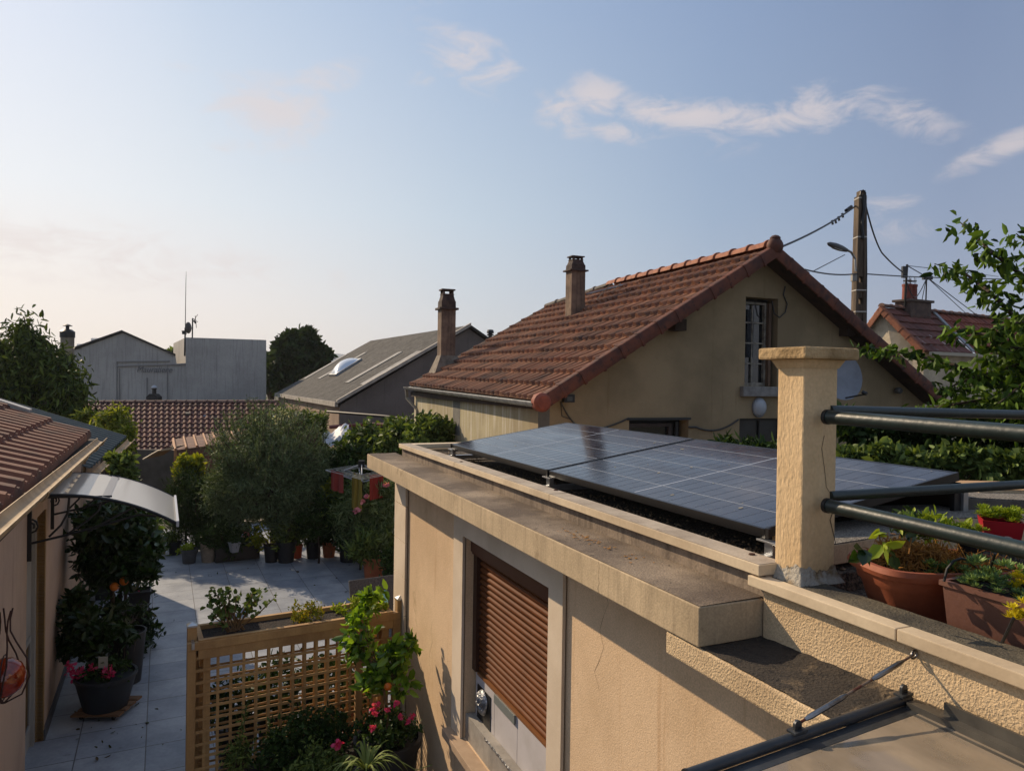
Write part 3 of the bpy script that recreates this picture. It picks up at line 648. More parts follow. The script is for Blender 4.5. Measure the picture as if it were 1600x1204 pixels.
def rakes(mb, p0, p1, out, sl=.36, h=.2, th=.07):
    """verge tiles: overlapping boxed tiles with a rolled upper edge; out = outward horizontal normal of the gable"""
    p0, p1 = Vector(p0), Vector(p1); L_ = (p1-p0).length; n = max(1, round(L_/sl)); d = (p1-p0)/n; t = d.normalized(); up = out.cross(t).normalized()
    if up.z < 0: up = -up
    for i in range(n):
        a = p0 + d*i; vs = []
        sec = [(-.09,.0),(-.085,.035),(-.05,.062),(-.005,.066),(.035,.05),(.052,.015),(.052,-h*.85),(.045,-h),(.02,-h),(.02,-.02)]
        jj = rnd.uniform(-.006,.006)
        for (f, sc) in ((0,1.12),(.1,1.12),(.11,1.0),(1.04,.97)):
            for (o_, z_) in sec: vs.append(a + d*f + out*(o_*sc+jj) + up*(z_*sc))
        m_ = len(sec); fs = [(j*m_+k, j*m_+(k+1) % m_, (j+1)*m_+(k+1) % m_, (j+1)*m_+k) for j in range(3) for k in range(m_)] + [tuple(range(m_)), tuple(range(4*m_-1, 3*m_-1, -1))]
        mb.add(vs, fs)
m_rt = rooftile_mat('red_tiles', ['#6E4630','#82543A','#744A32','#936446','#5C3C2A','#865236'], dlo=.50)
m_cap = mat('ridge_tile', '#9C6244', '#7C4630', 6, .8, .2, 60, bd=.004, spot='#3A2A22', spots=12, spotlo=.62)
m_rake = mat('rake_tile', '#65341F', '#42231A', 6, .75, .2, 60, bd=.004, spot='#2A1A15', spots=9, spotlo=.6)
m_zinc = mat('zinc_gutter', '#9A9C9C', '#77797A', 6, .45, metal=.5)
m_wood = mat('dark_wood', '#3A2A1E', '#261B14', 6, .9, .4, 30, stretch=(1,1,.2))
m_glassd = mat('window_glass', '#0A0D10', '#141A1E', 2, .08, spec=.8)
def chimney(name, c, ax, ay, wx, wy, zb, zt, label, m=None, fancy=True, cat='chimney', par=None):
    """masonry stack with collar slab, tapered pot box and a raised lid on small feet"""
    m = m or mat('chimney_render', '#7E6A58', '#5A4A3E', 4, .95, .5, 60, bd=.006, streak='#3A2E27', streaklo=.5)
    m2 = mat('chimney_pot', '#4A3A33', '#2C221F', 8, .9, .3, 50)
    c = Vector(c); c.z = 0; ax3 = (ax, ay, Z)
    th = par or thing(name, c+V(0,0,zb), label, cat)
    H_ = zt-zb; zc = zb + H_*.74
    k = MB(); k.box(c+V(0,0,(zb-.4+zc)/2), (wx, wy, zc-zb+.4), ax3); st = k.build('stack', m, th, bevel=.008)
    k = MB()
    def ringf(w0, w1, z0, z1):
        vs = []
        for (w_, z_) in ((w0, z0), (w1, z1)):
            for sx_, sy_ in ((-1,-1),(1,-1),(1,1),(-1,1)): vs.append(c + ax*(sx_*wx*w_/2) + ay*(sy_*wy*w_/2) + V(0,0,z_))
        k.add(vs, [(0,1,5,4),(1,2,6,5),(2,3,7,6),(3,0,4,7),(3,2,1,0),(4,5,6,7)])
    ringf(1.32,1.32, zc+.001, zc+H_*.025); k.build('collar', m2, th, bevel=.004)
    k = MB(); ringf(1.0,.98, zc+H_*.026, zc+H_*.11); ringf(.92,.72, zc+H_*.111, zc+H_*.185); ringf(.78,.78, zc+H_*.186, zc+H_*.20); k.build('pot', m2, th)
    k = MB()
    for sx_, sy_ in ((-1,-1),(1,-1),(1,1),(-1,1)): k.box(c + ax*(sx_*wx*.30)+ay*(sy_*wy*.30)+V(0,0,zc+H_*.222), (wx*.13, wy*.13, H_*.042), ax3)
    ringf(.92,.92, zc+H_*.2435, zc+H_*.26); k.build('lid', m2, th)
    return th

# ------------------------------------------------------------------ gable house behind the annex
u2 = V(-.376,.927,0).normalized(); g2 = V(.927,.376,0).normalized()
E0 = PY(845, 626, 9.3); Ap = PP(1211, 388, E0, u2); Rr = PP(1474, 622, E0, u2)
gw = Ap-E0; ez = E0.z
Lh = 7.02
Ef = E0 + u2*Lh + V(0,0,.12); Apf = Ap + u2*Lh; Rf = Rr + u2*Lh
lr = 4.95; Pr = Ap + u2*lr
frac = .86
Pc = Ef.lerp(Apf, frac); Pc2 = Rf.lerp(Apf, frac)
hn = (Pr-Pc).cross(g2).normalized(); hn = hn if hn.dot(u2) > 0 else -hn
house = thing('gable_house', V(E0.x, E0.y, 0), 'cream gabled house with red tiled roof, dark window and gutter behind the solar panels', 'house')
roof = MB(); tiles(roof, E0+u2*.02, Ef, Apf, Ap+u2*.02, .205, .345, amp=.062, step=.022, prof=PROF2, jit=.008, top=.35); roof_o = roof.build('roof', m_rt, house, clips=[(Pr+V(0,0,.05), hn)])
roof = MB(); tiles(roof, Rr, Rf, Apf, Ap, .205, .345, amp=.06, step=.022, prof=PROF2, top=.35); roof.build('roof', m_rt, house, clips=[(Pr+V(0,0,.05), hn)])
k = MB(); k.add([Pc, Pc2, Pr], [(0,1,2)]); k.build('hip', m_rt, house, fixn=True)
k = MB(); k.prism([E0-V(0,0,.03), Ap-V(0,0,.03), Rr-V(0,0,.03), Rr-V(0,0,.12), Ap-V(0,0,.13), E0-V(0,0,.12)], u2*Lh)
# soffit boards only under the overhang
bb = k.build('soffit', m_wood, house, clips=[(Pr+V(0,0,-.06), hn)])
k = MB(); caps(k, Ap+V(0,0,.03)+u2*.1, Pr+V(0,0,.03), .115, .40); k.build('ridge', m_cap, roof_o, smooth=True)
k = MB(); caps(k, Pr+V(0,0,.02), Pc+V(0,0,.03), .09, .40); k.build('hip_ridge', mat('mortar_grey','#6E675E','#544E46',6,.9), roof_o, smooth=True)
k = MB(); rakes(k, E0+(E0-Ap).normalized()*.04, Ap, -u2, h=.125); k.build('verge', m_rake, roof_o, smooth=True)
k = MB(); rakes(k, Rr, Ap, -u2, h=.14); k.build('verge', m_rake, roof_o, smooth=True)
k = MB(); k.tube([Ef.lerp(Pc,0), Pc], .05, 8); k.build('far_verge', mat('verge_grey','#5C5148','#41382F',6,.9), roof_o, smooth=True)
k = MB(); k.lathe([(.0001,-.08),(.09,-.06),(.125,-.02),(.132,.03),(.12,.07),(.0001,.09)], Ap+V(0,0,.035)-u2*.02, 16, ax=(g2, Z, u2))
k.lathe([(.05,-.06),(.075,-.02),(.08,.03),(.05,.06),(.0001,.075)], Ap+V(0,0,.13), 12); k.build('finial', m_rake, roof_o, smooth=True)
k = MB(); k.lathe([(.0001,-.10),(.09,-.09),(.125,-.05),(.125,.05),(.09,.09),(.0001,.10)], E0-u2*.01+V(0,0,-.02), 16, ax=(g2, Z, u2)); k.build('end_tile', mat('end_tile','#8A452F','#6E3424',6,.75), roof_o, smooth=True)
# walls
wo = E0 + u2*.30 + g2*.10; wo.z = 0
gwid = (Rr-E0).dot(g2) - .20
def ong(px, py): p_ = PP(px, py, wo, u2) - wo; return (p_.dot(g2), p_.z)
apz = Ap.z-.10; apg = (Ap-wo).dot(g2)
def gz(x): return (ez-.06) + (apz-ez+.06)*(x+.10)/(apg+.10) - .02
holes = []
def hrect(x0, y0, x1, y1):
    a = ong(x0, y1); b_ = ong(x1, y0); return [(a[0],a[1]),(b_[0],a[1]),(b_[0],b_[1]),(a[0],b_[1])]
hw = hrect(1163,467,1216,603); h2 = hrect(982,655,1076,720); h3 = hrect(1154,653,1232,740)
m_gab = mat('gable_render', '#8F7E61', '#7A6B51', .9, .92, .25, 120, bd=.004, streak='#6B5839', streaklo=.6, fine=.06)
k = MB(); k.holed([(0,0),(gwid,0),(gwid,gz(0)+.0),(apg,apz-.02),(0,gz(0))], [hw,h2,h3], wo, g2, Z, -u2, .28); k.build('gable_wall', m_gab, house)
k = MB(); so_ = wo + u2*.281; SL = Lh-.55
def ons(px, py): p_ = PP(px, py, so_, g2) - so_; return (p_.dot(u2), p_.z)
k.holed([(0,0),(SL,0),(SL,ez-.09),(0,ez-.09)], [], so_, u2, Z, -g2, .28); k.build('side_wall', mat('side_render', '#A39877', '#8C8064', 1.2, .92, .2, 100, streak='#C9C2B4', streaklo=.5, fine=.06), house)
k = MB(); fo_ = so_+u2*(SL-.281)+g2*.281; k.prism([fo_, fo_+g2*(gwid-.57), fo_+g2*(gwid-.57)+V(0,0,ez-.15), fo_+g2*(apg-.28)+V(0,0,apz-.9), fo_+V(0,0,ez-.15)], u2*.28); k.build('far_wall', m_gab, house)
k = MB(); k.obox(so_+g2*(gwid-.28), g2*.28, u2*(SL-.282), V(0,0,ez-.09)); k.build('right_wall', m_gab, house)
m_gpatch = mat('grey_patch', '#6E6C66', '#5C5A55', 4, .9)
a = ong(843,640)[0]; k = MB(); k.obox(wo+g2*.0-u2*.004+V(0,0,1), g2*.17, u2*.003, V(0,0,ez-1.07)); k.build('corner_patch', m_gpatch, house)
a = ons(708,640)[0]; b_ = ons(719,640)[0]; k = MB(); k.obox(so_+u2*b_-g2*.004+V(0,0,ez-.75), u2*(a-b_), g2*.003, V(0,0,.65)); k.build('wall_patch', m_gpatch, house)
# gutter and downpipe
k = MB(); gp0 = E0-g2*.07+V(0,0,-.03); gp1 = Ef-g2*.07+V(0,0,-.04)+u2*.15; vs = []; 
for i in range(25):
    p_ = gp0.lerp(gp1, i/24)
    for j in range(9):
        an = math.pi + math.pi*j/8; vs.append(p_ + g2*(.065*math.cos(an)) + V(0,0,.065*math.sin(an)+.01))
k.add(vs, [(i*9+j, i*9+j+1, (i+1)*9+j+1, (i+1)*9+j) for i in range(24) for j in range(8)])
for i in range(12): 
    p_ = gp0.lerp(gp1, (i+.5)/12); k.tube([p_-g2*.068+V(0,0,.012), p_+V(0,0,-.06), p_+g2*.06], .006, 5)
k.build('gutter', m_zinc, house, smooth=True)
k = MB(); k.tube([gp1+V(0,0,-.03)-u2*.05, gp1+V(0,0,-.25)-u2*.05+g2*.02, gp1+V(0,0,-.50)-u2*.45+g2*.16, gp1+V(0,0,-2.9)-u2*.45+g2*.16], .035, 8); k.build('downpipe', mat('pipe_beige','#8E8474','#756B5C',5,.7), house, smooth=True)
# upper window
def winframe(par, r, depth, m, bars, rows, fw=.045, glass=m_glassd, curtain=None, vbar=0.5):
    (x0,z0),(x1,_),(_,z1),_ = r; o_ = wo + u2*depth
    k = MB(); k.obox(o_+g2*x0+V(0,0,z0), g2*(x1-x0), u2*.02, V(0,0,z1-z0)); gl = k.build('pane', glass, par)
    k = MB(); f = .05
    k.obox(o_+g2*x0+V(0,0,z0)-u2*f, g2*fw, u2*(f-.001), V(0,0,z1-z0)); k.obox(o_+g2*(x1-fw)+V(0,0,z0)-u2*f, g2*fw, u2*(f-.001), V(0,0,z1-z0))
    k.obox(o_+g2*(x0+fw)+V(0,0,z0)-u2*f, g2*(x1-x0-2*fw), u2*(f-.001), V(0,0,fw*1.6)); k.obox(o_+g2*(x0+fw)+V(0,0,z1-fw)-u2*f, g2*(x1-x0-2*fw), u2*(f-.001), V(0,0,fw))
    if bars: xm = x0+(x1-x0)*vbar; k.obox(o_+g2*(xm-.011)+V(0,0,z0+fw*1.6)-u2*.03, g2*.022, u2*.029, V(0,0,z1-z0-fw*2.6))
    for i in range(1, rows):
        zz_ = z0+fw+(z1-z0-fw)*i/rows; k.obox(o_+g2*(x0+fw)+V(0,0,zz_-.011)-u2*.026, g2*(x1-x0-2*fw), u2*.024, V(0,0,.022))
    k.build('window_frame', m, par)
m_ofr = mat('old_frame_paint', '#8E887C', '#5A544B', 9, .8, .3, 40)
k = MB(); (x0,z0),(x1,_),(_,z1),_ = hw
ww = k.obox(wo+g2*x0+u2*.24+V(0,0,z0), g2*(x1-x0), u2*.01, V(0,0,z1-z0)).build('window', m_black, house)
winframe(ww, [(x0,z0),(x0+(x1-x0)*.80,z0),(x0+(x1-x0)*.80,z1-.06),(x0,z1-.06)], .17, m_ofr, True, 4, fw=.035)
for kk in range(1):
    k = MB(); k.grid(lambda a, b_: wo+g2*(x0+.16+a*.13)+u2*(.155+.008*math.sin(a*25))+V(0,0,z0+.45+b_*.75), 12, 2)
    k.build('curtain', mat('net_curtain','#3A3D42','#25272B',30,rough=.9), ww)
k = MB(); k.obox(wo+g2*(x0+(x1-x0)*.80+.002)+u2*.06+V(0,0,z0+.01), g2*.05, u2*.17, V(0,0,z1-z0-.08)); k.build('shutter_leaf', mat('old_wood','#6A5340','#43342A',5,.9,.5,30,stretch=(1,1,.2)), ww)
k = MB(); k.obox(wo+g2*(x0-.09)-u2*.09+V(0,0,z0-.155), g2*(x1-x0+.18), u2*.085, V(0,0,.15)); k.build('window_sill', mat('sill_grey','#82807C','#6A6764',6,.9), ww, bevel=.008)
# lower windows
for (hh, nm) in ((h2, 0), (h3, 1)):
    (x0,z0),(x1,_),(_,z1),_ = hh
    k = MB(); k.obox(wo+g2*x0+u2*.24+V(0,0,z0), g2*(x1-x0), u2*.01, V(0,0,z1-z0)); wi = k.build('window', m_black, house)
    if nm == 0:
        winframe(wi, [(x0+.05,z0),(x0+(x1-x0)*.78,z0),(x0+(x1-x0)*.78,z1-.06),(x0+.05,z1-.06)], .16, mat('brown_frame','#2A2220','#3C3230',8,.7), False, 1, fw=.05)
        k = MB(); k.obox(wo+g2*(x1-.16)+u2*.10+V(0,0,z0), g2*.05, u2*.04, V(0,0,z1-z0-.04)); k.tube([wo+g2*(x0-.16)-u2*.08+V(0,0,z1-.42), wo+g2*(x1+.12)-u2*.08+V(0,0,z1-.42)], .012, 6)
        for xx in (x0-.16, x0-.02, x1+.03, x1+.12): k.tube([wo+g2*xx-u2*.08+V(0,0,z1-.9), wo+g2*xx-u2*.08+V(0,0,z1-.42)], .012, 6)
        k.build('window_railing', m_dark, wi)
        k = MB(); k.obox(wo+g2*(x0-.03)-u2*.02+V(0,0,z1-.005), g2*(x1-x0+.06), u2*.018, V(0,0,.035)); k.build('lintel', m_dark, wi)
    else:
        winframe(wi, hh, .14, mat('dark_frame2','#15181B',None,rough=.6), True, 1, fw=.04, glass=mat('blind_glass','#16191D','#20262B',3,.3))
# purlin ends
for (px, py) in ((1056,508),(1322,517)):
    c_ = PP(px, py, wo-u2*.05, u2); k = MB(); k.box(c_+u2*.0, (.20,.26,.17), (g2,u2,Z)); k.build('purlin_end', m_wood, house, bevel=.01)
# wall lamp, satellite dish, small camera, cables: things fixed to the wall
lp = PP(1185, 636, wo-u2*.0, u2)
t_ = thing('wall_lamp', lp, 'round white bulkhead lamp on the gable wall below the window', 'wall lamp')
k = MB(); k.lathe([(.0001,.0),(.12,.0),(.12,.03),(.105,.065),(.06,.095),(.0001,.105)], lp, 20, ax=(g2,Z,-u2), sy=1.2); k.build('diffuser', mat('lamp_white','#9AA0A6',None,rough=.4), t_, smooth=True)
k = MB(); k.lathe([(.131,-.001),(.131,.028),(.123,.03)], lp, 20, ax=(g2,Z,-u2), sy=1.2); k.build('lamp_base', mat('lamp_base','#6E7276',None,rough=.5), t_, smooth=True)
dp = PP(1310, 588, wo-u2*.35, u2)
t_ = thing('satellite_dish', dp, 'grey oval satellite dish on the gable wall half hidden by the pillar', 'satellite dish')
dx = (g2*.96-u2*.28).normalized(); dax = (-u2*.96-g2*.28+V(0,0,.3)).normalized(); dy = dax.cross(dx)
k = MB(); k.lathe([(.0001,0),(.12,.008),(.25,.035),(.36,.085),(.365,.09),(.355,.07),(.24,.02),(.0001,-.012)], dp, 28, ax=(dx, dy, dax), sx=.93, sy=1.12); k.build('dish', mat('dish_grey','#7C8087','#6C7076',3,.5), t_, smooth=True)
k = MB(); lnb = dp + dax*.42 - dy*.40 + dx*.15; k.tube([dp-dy*.36, lnb], .012, 6); k.tube([lnb, lnb+V(-.04,.05,.03)], .03, 8); k.build('feed_arm', m_dark, t_)
k = MB(); k.tube([dp-dax*.01, dp-dax*.2, dp+u2*.32-dax*.1], .02, 8); k.build('bracket', m_dark, t_)
cp = PP(1404, 610, wo-u2*.08, u2); t_ = thing('security_camera', cp, 'small round camera on the gable wall right of the dish', 'camera')
k = MB(); k.lathe([(.0001,-.05),(.05,-.04),(.055,.03),(.04,.05)], cp, 14, ax=(g2,Z,-u2)); k.build('body', mat('cam_grey','#4A4A48',None,rough=.5), t_, smooth=True)
k = MB(); k.lathe([(.0001,0),(.028,.0),(.03,-.01)], cp-u2*.055, 12, ax=(g2,Z,-u2)); k.build('lens', m_black, t_)
k = MB(); k.box(cp+u2*.03, (.04,.06,.04), (g2,u2,Z)); k.build('mount', m_dark, t_)
cp = PP(888, 622, wo-u2*.10, u2); t_ = thing('floodlight', cp, 'small dark floodlight under the lower end of the verge tiles', 'floodlight')
k = MB(); k.box(cp, (.16,.09,.11), (g2,u2,Z)); k.build('housing', m_dark, t_, bevel=.01)
k = MB(); k.box(cp-u2*.046+V(0,0,-.005), (.08,.004,.06), (g2,u2,Z)); k.build('glass', mat('flood_glass','#55595C',None,rough=.2), t_)
def sag(p, q_, s_, n=14): return [Vector(p).lerp(Vector(q_), i/n) - V(0,0,s_*4*(i/n)*(1-i/n)) for i in range(n+1)]
def gp_(px, py, d=.02): return PP(px, py, wo-u2*d, u2)
k = MB(); k.tube(sag(gp_(876,628), gp_(915,668), .10), .011, 5); k.tube(sag(gp_(905,672), gp_(982,653), .05), .011, 5); k.tube([gp_(876,628), gp_(878,650), gp_(892,655)], .006, 5)
tag(k.build('wall_cable', m_dark), 'dark cable looping along the gable wall left of the barred window', 'cable', 'cables on the gable wall')
k = MB(); k.tube(sag(gp_(1088,667), gp_(1154,655), .10), .012, 5); k.tube([gp_(1076,667), gp_(1088,667)], .014, 5)
tag(k.build('wall_cable', m_dark), 'dark cable sagging between the two lower gable windows', 'cable', 'cables on the gable wall')
k = MB(); k.tube([gp_(1227,447), gp_(1224,460), gp_(1230,475), gp_(1227,488), gp_(1218,496), gp_(1210,490), gp_(1206,470)], .010, 5)
tag(k.build('wall_cable', m_dark), 'thin cable curling beside the top right corner of the attic window', 'cable', 'cables on the gable wall')
# chimneys on the roof
rn = (Ef-E0).cross(Ap-E0).normalized()
def onroof(px, py): return PP(px, py, E0, rn)
b1 = onroof(905, 487); d_ = b1.y; wx = 28*d_/F
tc_ = chimney('chimney', b1+u2*.18, g2, u2, wx*.86, wx*.75, b1.z-.05, PY(905,400,b1.y+.1).z, 'short rendered chimney near the end of the red ridge')
b2 = onroof(700, 572); wx2 = 30*b2.y/F
tc2 = chimney('chimney', b2+u2*.15, g2, u2, wx2*.78, wx2*.7, b2.z-.05, PY(704,452,b2.y+.1).z, 'tall slender brown chimney rising from the left edge of the red roof')
k = MB(); c_ = b2+u2*.15
k.add([c_-g2*.34-u2*.26+V(0,0,-.20), c_+g2*.30-u2*.24+V(0,0,.14), c_+g2*.30+u2*.3+V(0,0,.14), c_-g2*.34+u2*.3+V(0,0,-.20), c_-g2*.17-u2*.16+V(0,0,.24), c_+g2*.17-u2*.16+V(0,0,.24), c_+g2*.17+u2*.16+V(0,0,.24), c_-g2*.17+u2*.16+V(0,0,.24)], [(0,1,5,4),(1,2,6,5),(2,3,7,6),(3,0,4,7)])
k.build('flashing', mat('flashing','#7C7264','#5E554A',6,.9), tc2, fixn=True)
ant = onroof(912, 470)+V(0,0,.25)
k = MB(); k.tube([b1+V(0,0,.35)+g2*.15, b1+g2*1.1+V(0,0,.62)], .018, 6); k.tube([b1+g2*.5+V(0,0,.25)+u2*.3, b1+g2*.55+V(0,0,.55)-u2*.25], .01, 6); k.tube([b1+g2*.8+V(0,0,.42)+u2*.25, b1+g2*.8+V(0,0,.58)-u2*.2], .01, 6)
tag(k.build('fallen_antenna', m_zinc), 'bent metal antenna lying on the tiles right of the short chimney', 'antenna')

# ------------------------------------------------------------------ generic simple gabled building
def gbuild(name, label, E, uu, gg, hw_, L_, ez_, az_, m_wall, m_roof, cat='building', tile=None, zg=0, over=.12, g_end=None):
    E = V(E.x, E.y, 0); th = thing(name, E, label, cat)
    w2 = g_end or 2*hw_; er = ez_ if not g_end else az_-(az_-ez_)*(w2-hw_)/hw_
    o_ = E + uu*over + gg*over
    k = MB(); k.prism([o_+V(0,0,zg), o_+gg*(w2-2*over)+V(0,0,zg), o_+gg*(w2-2*over)+V(0,0,er-.02), o_+gg*(hw_-over)+V(0,0,az_-.04), o_+V(0,0,ez_-.02)], uu*(L_-2*over)); wl_ = k.build('wall', m_wall, th)
    for (e_, s_) in ((E+V(0,0,ez_), 1), (E+gg*w2+V(0,0,er), -1)):
        a_ = E+gg*hw_+V(0,0,az_)
        if tile:
            k = MB(); tiles(k, e_, e_+uu*L_, a_+uu*L_, a_, tile[0], tile[1], amp=tile[2], step=tile[3]); r_ = k.build('roof', m_roof, th)
            k = MB(); k.prism([e_+V(0,0,-.01), a_+V(0,0,-.01), a_+V(0,0,.0), e_], uu*L_); k.build('underlay', m_roof, r_)
        else:
            n_ = (a_-e_).cross(uu).normalized(); n_ = n_ if n_.z > 0 else -n_
            k = MB(); k.prism([e_, a_, a_+n_*.07, e_+n_*.07], uu*L_); r_ = k.build('roof', m_roof, th)
    return th
# ---- warehouse with the slate-grey fibre roof
u3 = V(-.452,.892,0).normalized(); g3 = V(.892,.452,0).normalized()
m_slate = mat('slate_felt', '#312F2C', '#4A4844', 2.6, .95, 1.0, 9, bd=.08, lo=.35, hi=.6, spot='#2C2A27', spots=5, spotlo=.56, fine=.35, stretch=(1,1,1))
m_wgrey = mat('warehouse_wall', '#6A6360', '#5B5552', .8, .95, .2, 30, streak='#4A4542', streaklo=.55)
We = PY(526, 632, 20); wa = PP(735, 511, We, u3); whw = (wa-We).dot(g3)
wfar = PP(431, 606, We, g3); WL = (wfar-We).dot(u3)
print('warehouse', We, whw, WL)
wh = gbuild('warehouse', 'large grey warehouse with a rough slate roof and a white dome skylight', We, u3, g3, whw, WL, We.z, wa.z, m_wgrey, m_slate, zg=0)
wrn = (wa-We).cross(u3).normalized(); wrn = wrn if wrn.z > 0 else -wrn
def onw(px, py): return PP(px, py, We+wrn*.075, wrn)
m_strip = mat('roof_strip', '#6E6D6A', '#8A8986', 8, .8)
for i, (xa, ya, xb, yb) in enumerate(((476,592,541,554),(498,592,571,551),(542,598,626,550),(566,601,655,549))):
    a_, b_ = onw(xa, ya), onw(xb, yb); k = MB(); s_ = u3*.22
    k.obox(a_-s_, b_-a_, s_*2, wrn*.02); k.build('roof_strip', m_strip, wh)
a_, b_ = onw(521,587), onw(555,566); d_ = b_-a_; k = MB()
k.grid(lambda a, b: a_ + d_*a*1.12 + u3*((b-.5)*1.0) + wrn*(.05+.26*math.sin(math.pi*a)**.6*math.sin(math.pi*b)**.6), 16, 10)
dm = k.build('skylight', mat('dome_plastic','#C9D0D8',None,rough=.25), wh, smooth=2)
k = MB(); k.obox(a_-d_*.04-u3*.56, d_*1.2, u3*1.12, wrn*.08); k.build('skylight_curb', m_zinc, dm)
k = MB(); k.obox(We-u3*.06+V(0,0,.03), wa-We, u3*.12, V(0,0,.10)); k.build('verge_flashing', mat('verge_pale','#A39C92','#8A837A',6,.8), wh)
k = MB(); k.obox(We-g3*.05+V(0,0,-.06), u3*WL, g3*.09, V(0,0,.14)); k.build('eave_trim', mat('verge_pale','#A39C92'), wh)
k = MB(); k.obox(V(We.x,We.y,0)+u3*.10-g3*-.09, u3*(WL-.2), g3*.025, V(0,0,We.z-.08)); k.build('eave_wall', mat('warehouse_side','#9A8471','#857160',1.5,.95,.2,20,streak='#5E5248',streaklo=.5), wh)
# vents behind
for (px, y0, y1, YY, lab) in ((766,514,530,24,'small round metal flue behind the warehouse gable'),):
    p_ = PY(px, y1, YY); k = MB(); t_ = thing('roof_vent', p_, lab, 'vent')
    k.lathe([(.07,-.6),(.07,.12)], p_, 10); k.build('flue', m_dark, t_)
    k = MB(); k.lathe([(.12,.13),(.12,.16),(.06,.19),(.12,.21),(.12,.25),(.10,.32),(.03,.33)], p_, 12); k.build('cowl', m_dark, t_)

# ------------------------------------------------------------------ big grey party wall building
m_gwall = mat('party_wall', '#ABA8A2', '#989590', .5, .95, .15, 20, bd=.01, streak='#7E7C7A', streaklo=.5, fine=.05)
YG = 31.0
def gq(px, py, Y=YG): return PY(px, py, Y)
t_ = thing('grey_building', gq(260, 640)*1.0, 'long grey rendered building with a pointed gable and a taller flat block', 'building')
pts = [(95,700),(95,553),(118,546),(192,519.5),(274,555),(276,568),(290,567),(290,527),(416,531),(416,700)]
k = MB(); k.prism([gq(x,y) for x, y in pts[:7]] + [gq(290,700)], V(-3.4,6,0)); wl_ = k.build('gable_block', m_gwall, t_)
k = MB(); k.prism([gq(290.2,700,YG-.02), gq(290.2,527,YG-.02), gq(416,531,YG-.02), gq(416,700,YG-.02)], V(-3.4,6,0)); k.build('flat_block', m_gwall, t_)
k = MB(); m_ed = mat('dark_edge','#33302E','#403C39',5,.9)
for (a_, b_) in (((95,553),(192,519)),((192,519),(276,556)),):
    p_, r_ = gq(*a_)+V(0,-.1,.0), gq(*b_)+V(0,-.1,.0); k.obox(p_, r_-p_, V(-3.4,6.0,0), V(0,0,.09))
k.build('roof_edge', m_ed, t_)
k = MB()
for (a_, b_) in (((183,565),(265,564)),((183,572),(290,569)),((183,565),(183,640)),((187,575),(187,640)),((230,590),(230,640)),((262,571),(262,640))):
    p_, r_ = gq(*a_)+V(0,-.03,0), gq(*b_)+V(0,-.03,0); k.tube([p_, r_], .03 if a_[1] != b_[1] and a_[0] != b_[0] else .022, 4)
k.build('old_roof_scar', mat('scar','#848280',None,rough=.9), t_)
# faded lettering traces on the wall
cu = bpy.data.curves.new('faded_lettering', 'FONT'); cu.body = 'Mauraliere'; cu.size = .36; cu.extrude = .002; cu.shear = .25
cu.materials.append(mat('old_paint','#6A6A6C',None,rough=.9)); tmp_ = bpy.data.objects.new('tmp', cu); C.objects.link(tmp_); bpy.context.view_layer.update(); me_ = bpy.data.meshes.new_from_object(tmp_.evaluated_get(bpy.context.evaluated_depsgraph_get())); bpy.data.objects.remove(tmp_); lo2 = bpy.data.objects.new('faded_lettering', me_); C.objects.link(lo2)
lo2.parent = t_; lo2.location = gq(214, 581) + V(0,-.05,0) - Vector(t_.location); lo2.rotation_euler = (R(90),0,0)
k = MB(); k.obox(gq(262,571)+V(-.2,-.02,0), V(.75,0,.03), V(0,.4,0), V(0,0,.05)); k.build('roof_edge', mat('edge_red','#5A2E24',None,rough=.8), t_)
# small chimney in front of it
p_ = gq(237, 618, 28.5); t_ = thing('flue_chimney', p_, 'small dark flue with a white cap in front of the grey wall', 'chimney')
k = MB(); k.prism([p_+V(-.22,0,-.6), p_+V(.22,0,-.6), p_+V(.22,0,-.05), p_+V(.10,0,.07), p_+V(-.10,0,.07), p_+V(-.22,0,-.05)], V(0,.4,0)); k.build('stack', m_dark, t_)
k = MB(); k.lathe([(.08,.07),(.08,.26),(.1,.26),(.1,.29)], p_+V(0,.2,0), 10); k.build('pot', m_black, t_)
k = MB(); k.lathe([(.11,.30),(.12,.34),(.06,.40),(.0001,.42)], p_+V(0,.2,0), 10); k.build('cap', mat('cap_white','#A5A9AE',None,rough=.5), t_)
# cylindrical chimney at the left
p_ = PY(105, 560, 22); t_ = thing('round_chimney', p_, 'thick pale round chimney with a blackened top beside the left tree', 'chimney')
k = MB(); k.lathe([(.19,-1.5),(.19,.65)], p_, 16); k.build('stack', mat('chim_pale','#8A8272','#6E675A',5,.9,streak='#4A453C'), t_, smooth=True)
k = MB(); k.lathe([(.21,.651),(.21,.83),(.12,.9),(.05,.91),(.05,1.0)], p_, 16); k.build('cowl', m_dark, t_, smooth=True)
k = MB(); k.lathe([(.13,1.005),(.13,1.02),(.04,1.06),(.0001,1.07)], p_, 14); k.build('rain_cap', m_dark, t_, smooth=True)
